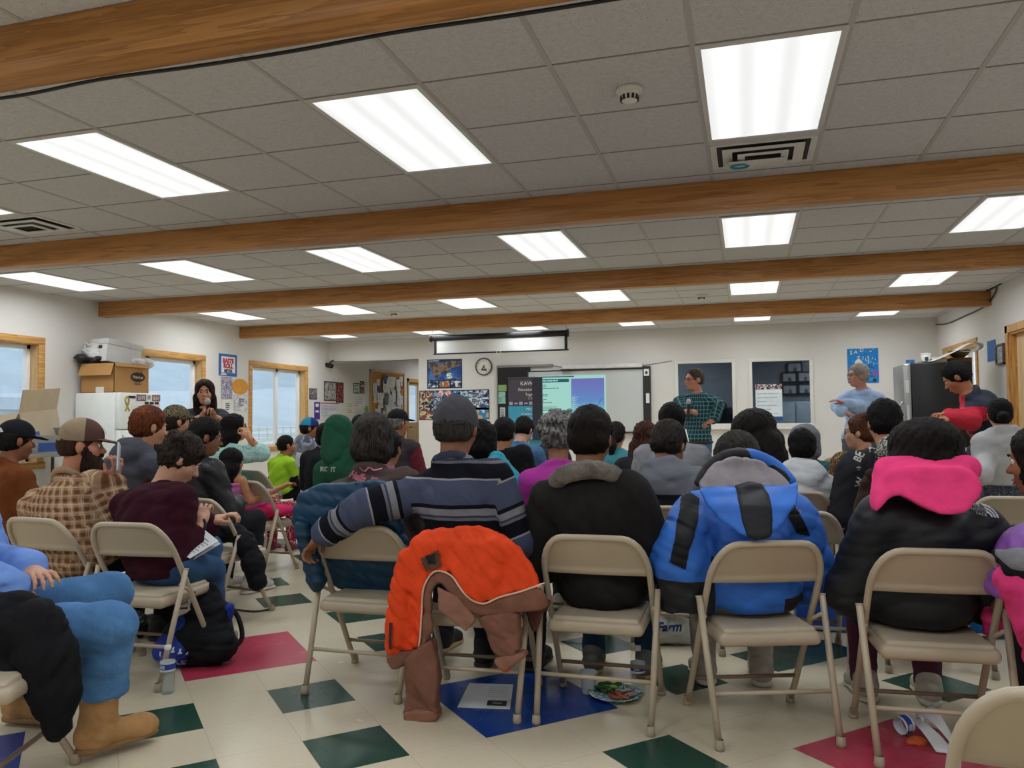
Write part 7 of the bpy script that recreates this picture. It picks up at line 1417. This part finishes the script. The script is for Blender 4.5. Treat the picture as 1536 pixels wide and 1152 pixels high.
# shrink wrapped water bottles
p = at_z(1256, 958, 0); t = thing('bottle_pack', 'blue shrink-wrapped pack of water bottles under the second row', 'bottle pack', (p.x, p.y+.25, 0)); MB().box((-.2, -.13, 0), (.22, .13, .2), 0, None, .02).build('wrap', plain('2458b8', .35), t, True)
for k in range(4): MB().lathe([(.03, .19), (.03, .22), (.012, .245), (.013, .262), (0, .264)], 14, (-.14+.09*k, -.06, 0)).build('bottle_top', plain('c9d6e4', .3), t, True)
p = at_z(1490, 985, 0); t = thing('blue_bag', 'small bright blue bag on the floor behind the pink coat', 'bag', (p.x+.1, p.y+.4, 0)); s_ = S(); s_.ell((0, 0, .08), (.14, .09, .09)); s_.below(.002); sdf_obj('bag_body', s_, .012, cloth('2a6ac0'), t, wrinkle(35, .01, 1.4)); MB().tube([(-.06, 0, .14), (0, 0, .22), (.06, 0, .14)], .01).build('bag_handle', BLK, t, True)
cable([at_z(a, b, .006) for a, b in ((262, 913), (300, 911), (340, 913), (382, 917), (412, 912))], .006, 'thin dark cable lying across the floor on the left', plain('3d3a36', .6))
t = thing('trash_scrap', 'small yellow scrap on the floor left of the orange lined jacket', 'food scrap', at_z(585, 994, 0)+Vector((0, 0, .004))); s_ = S(); s_.ell((0, 0, 0), (.02, .012, .004)).ell((.012, .008, .004), (.01, .012, .004)); sdf_obj('scrap', s_, .0035, plain('c9a24a', .6), t); put('crumb', raw_mesh('crumb', *S().ell((.03, -.01, 0), (.008, .006, .004)).surf(.003), plain('c9a24a', .6)), t)
# papers and phones in hands
def held_sheet(name, label, cat, pts, mat, th=.002, lines_=0):
    o = at_d(*pts[0]); t = thing(name, label, cat, o); P = [at_d(*p)-o for p in pts]; nrm = (P[1]-P[0]).cross(P[3]-P[0]).normalized()
    MB().add(P+[p+nrm*th for p in P], [(3, 2, 1, 0), (4, 5, 6, 7), (0, 1, 5, 4), (1, 2, 6, 5), (2, 3, 7, 6), (3, 0, 4, 7)]).build('sheet', mat, t)
    b = MB(); sg = 1 if nrm.dot(EYE-at_d(*pts[0])) > 0 else -1; off = nrm*(th+.001 if sg > 0 else -.001)
    for k in range(lines_):
        v = .12+.76*k/lines_; e = [P[0]*(1-u)*(1-v)+P[1]*u*(1-v)+P[3]*(1-u)*v+P[2]*u*v+off for u, v in ((.1, v), (.75+.15*((k*7) % 3)/2, v), (.75+.15*((k*7) % 3)/2, v+.03), (.1, v+.03))]; b.add(e, [(0, 1, 2, 3)])
    if lines_: b.build('print', plain('8d9096', .8), t)
    return t
held_sheet('paper_sheet', 'printed white handout on the knee of the youth in maroon', 'paper', ((266, 829, 3.82), (285, 838, 3.80), (328, 812, 3.95), (304, 793, 3.99)), plain('d6d8dc', .7, 0, .01), .003, 7)
held_sheet('paper_sheet', 'lower white handout slipping under the first on the knee', 'paper', ((270, 834, 3.85), (288, 841, 3.83), (331, 816, 3.98), (308, 797, 4.02)), plain('cfd1d6', .7, 0, .01), .003)
def phone(label, p, M, c='1c1d22', scr='9ac0e8'):
    t = thing('phone', label, 'phone', p); t.matrix_world = Matrix.Translation(Vector(p)) @ M; MB().box((-.037, -.004, -.075), (.037, .004, .075), 0, None, .004).build('case', plain(c, .35), t, True); MB().box((-.034, .004, -.07), (.034, .0048, .07)).build('screen', emit(scr, .5), t)
phone('smartphone raised in the hand of the bearded man', at_d(178, 686, 4.1), TR(0, 0, 0, 0, 14, 126), 'b9bcc4')
phone('smartphone in the hand of the youth in maroon', at_d(296, 790, 4.08), TR(0, 0, 0, 60, 0, -20), 'b4b8c6')
phone('white phone held in front of the face of the boy in lime green', at_d(449, 690, 7.95), TR(0, 0, 0, 14, 10, 20), 'e6e8ec')
# ---------------------------------------------------------------- light
sc = bpy.context.scene
w = bpy.data.worlds.new('sky'); sc.world = w; w.use_nodes = True; t = w.node_tree; bg = t.nodes['Background']
tc = t.nodes.new('ShaderNodeTexCoord'); sx = t.nodes.new('ShaderNodeSeparateXYZ'); t.links.new(tc.outputs['Generated'], sx.inputs[0]); cr = t.nodes.new('ShaderNodeValToRGB')
cr.color_ramp.elements[0].position = .5; cr.color_ramp.elements[0].color = (.92, .965, 1, 1); cr.color_ramp.elements[1].position = .9; cr.color_ramp.elements[1].color = (.72, .86, 1, 1)
mp = t.nodes.new('ShaderNodeMapRange'); mp.inputs[1].default_value = -1; t.links.new(sx.outputs[2], mp.inputs[0]); t.links.new(mp.outputs[0], cr.inputs[0]); t.links.new(cr.outputs[0], bg.inputs[0]); bg.inputs[1].default_value = SKY
vs = sc.view_settings; vs.view_transform = 'Standard'; vs.look = 'None'; vs.gamma = 1; vs.exposure = EXPO; vs.use_curve_mapping = False
sc.cycles.max_bounces = 8; sc.cycles.transparent_max_bounces = 16; sc.cycles.use_denoising = True
bpy.context.view_layer.update()
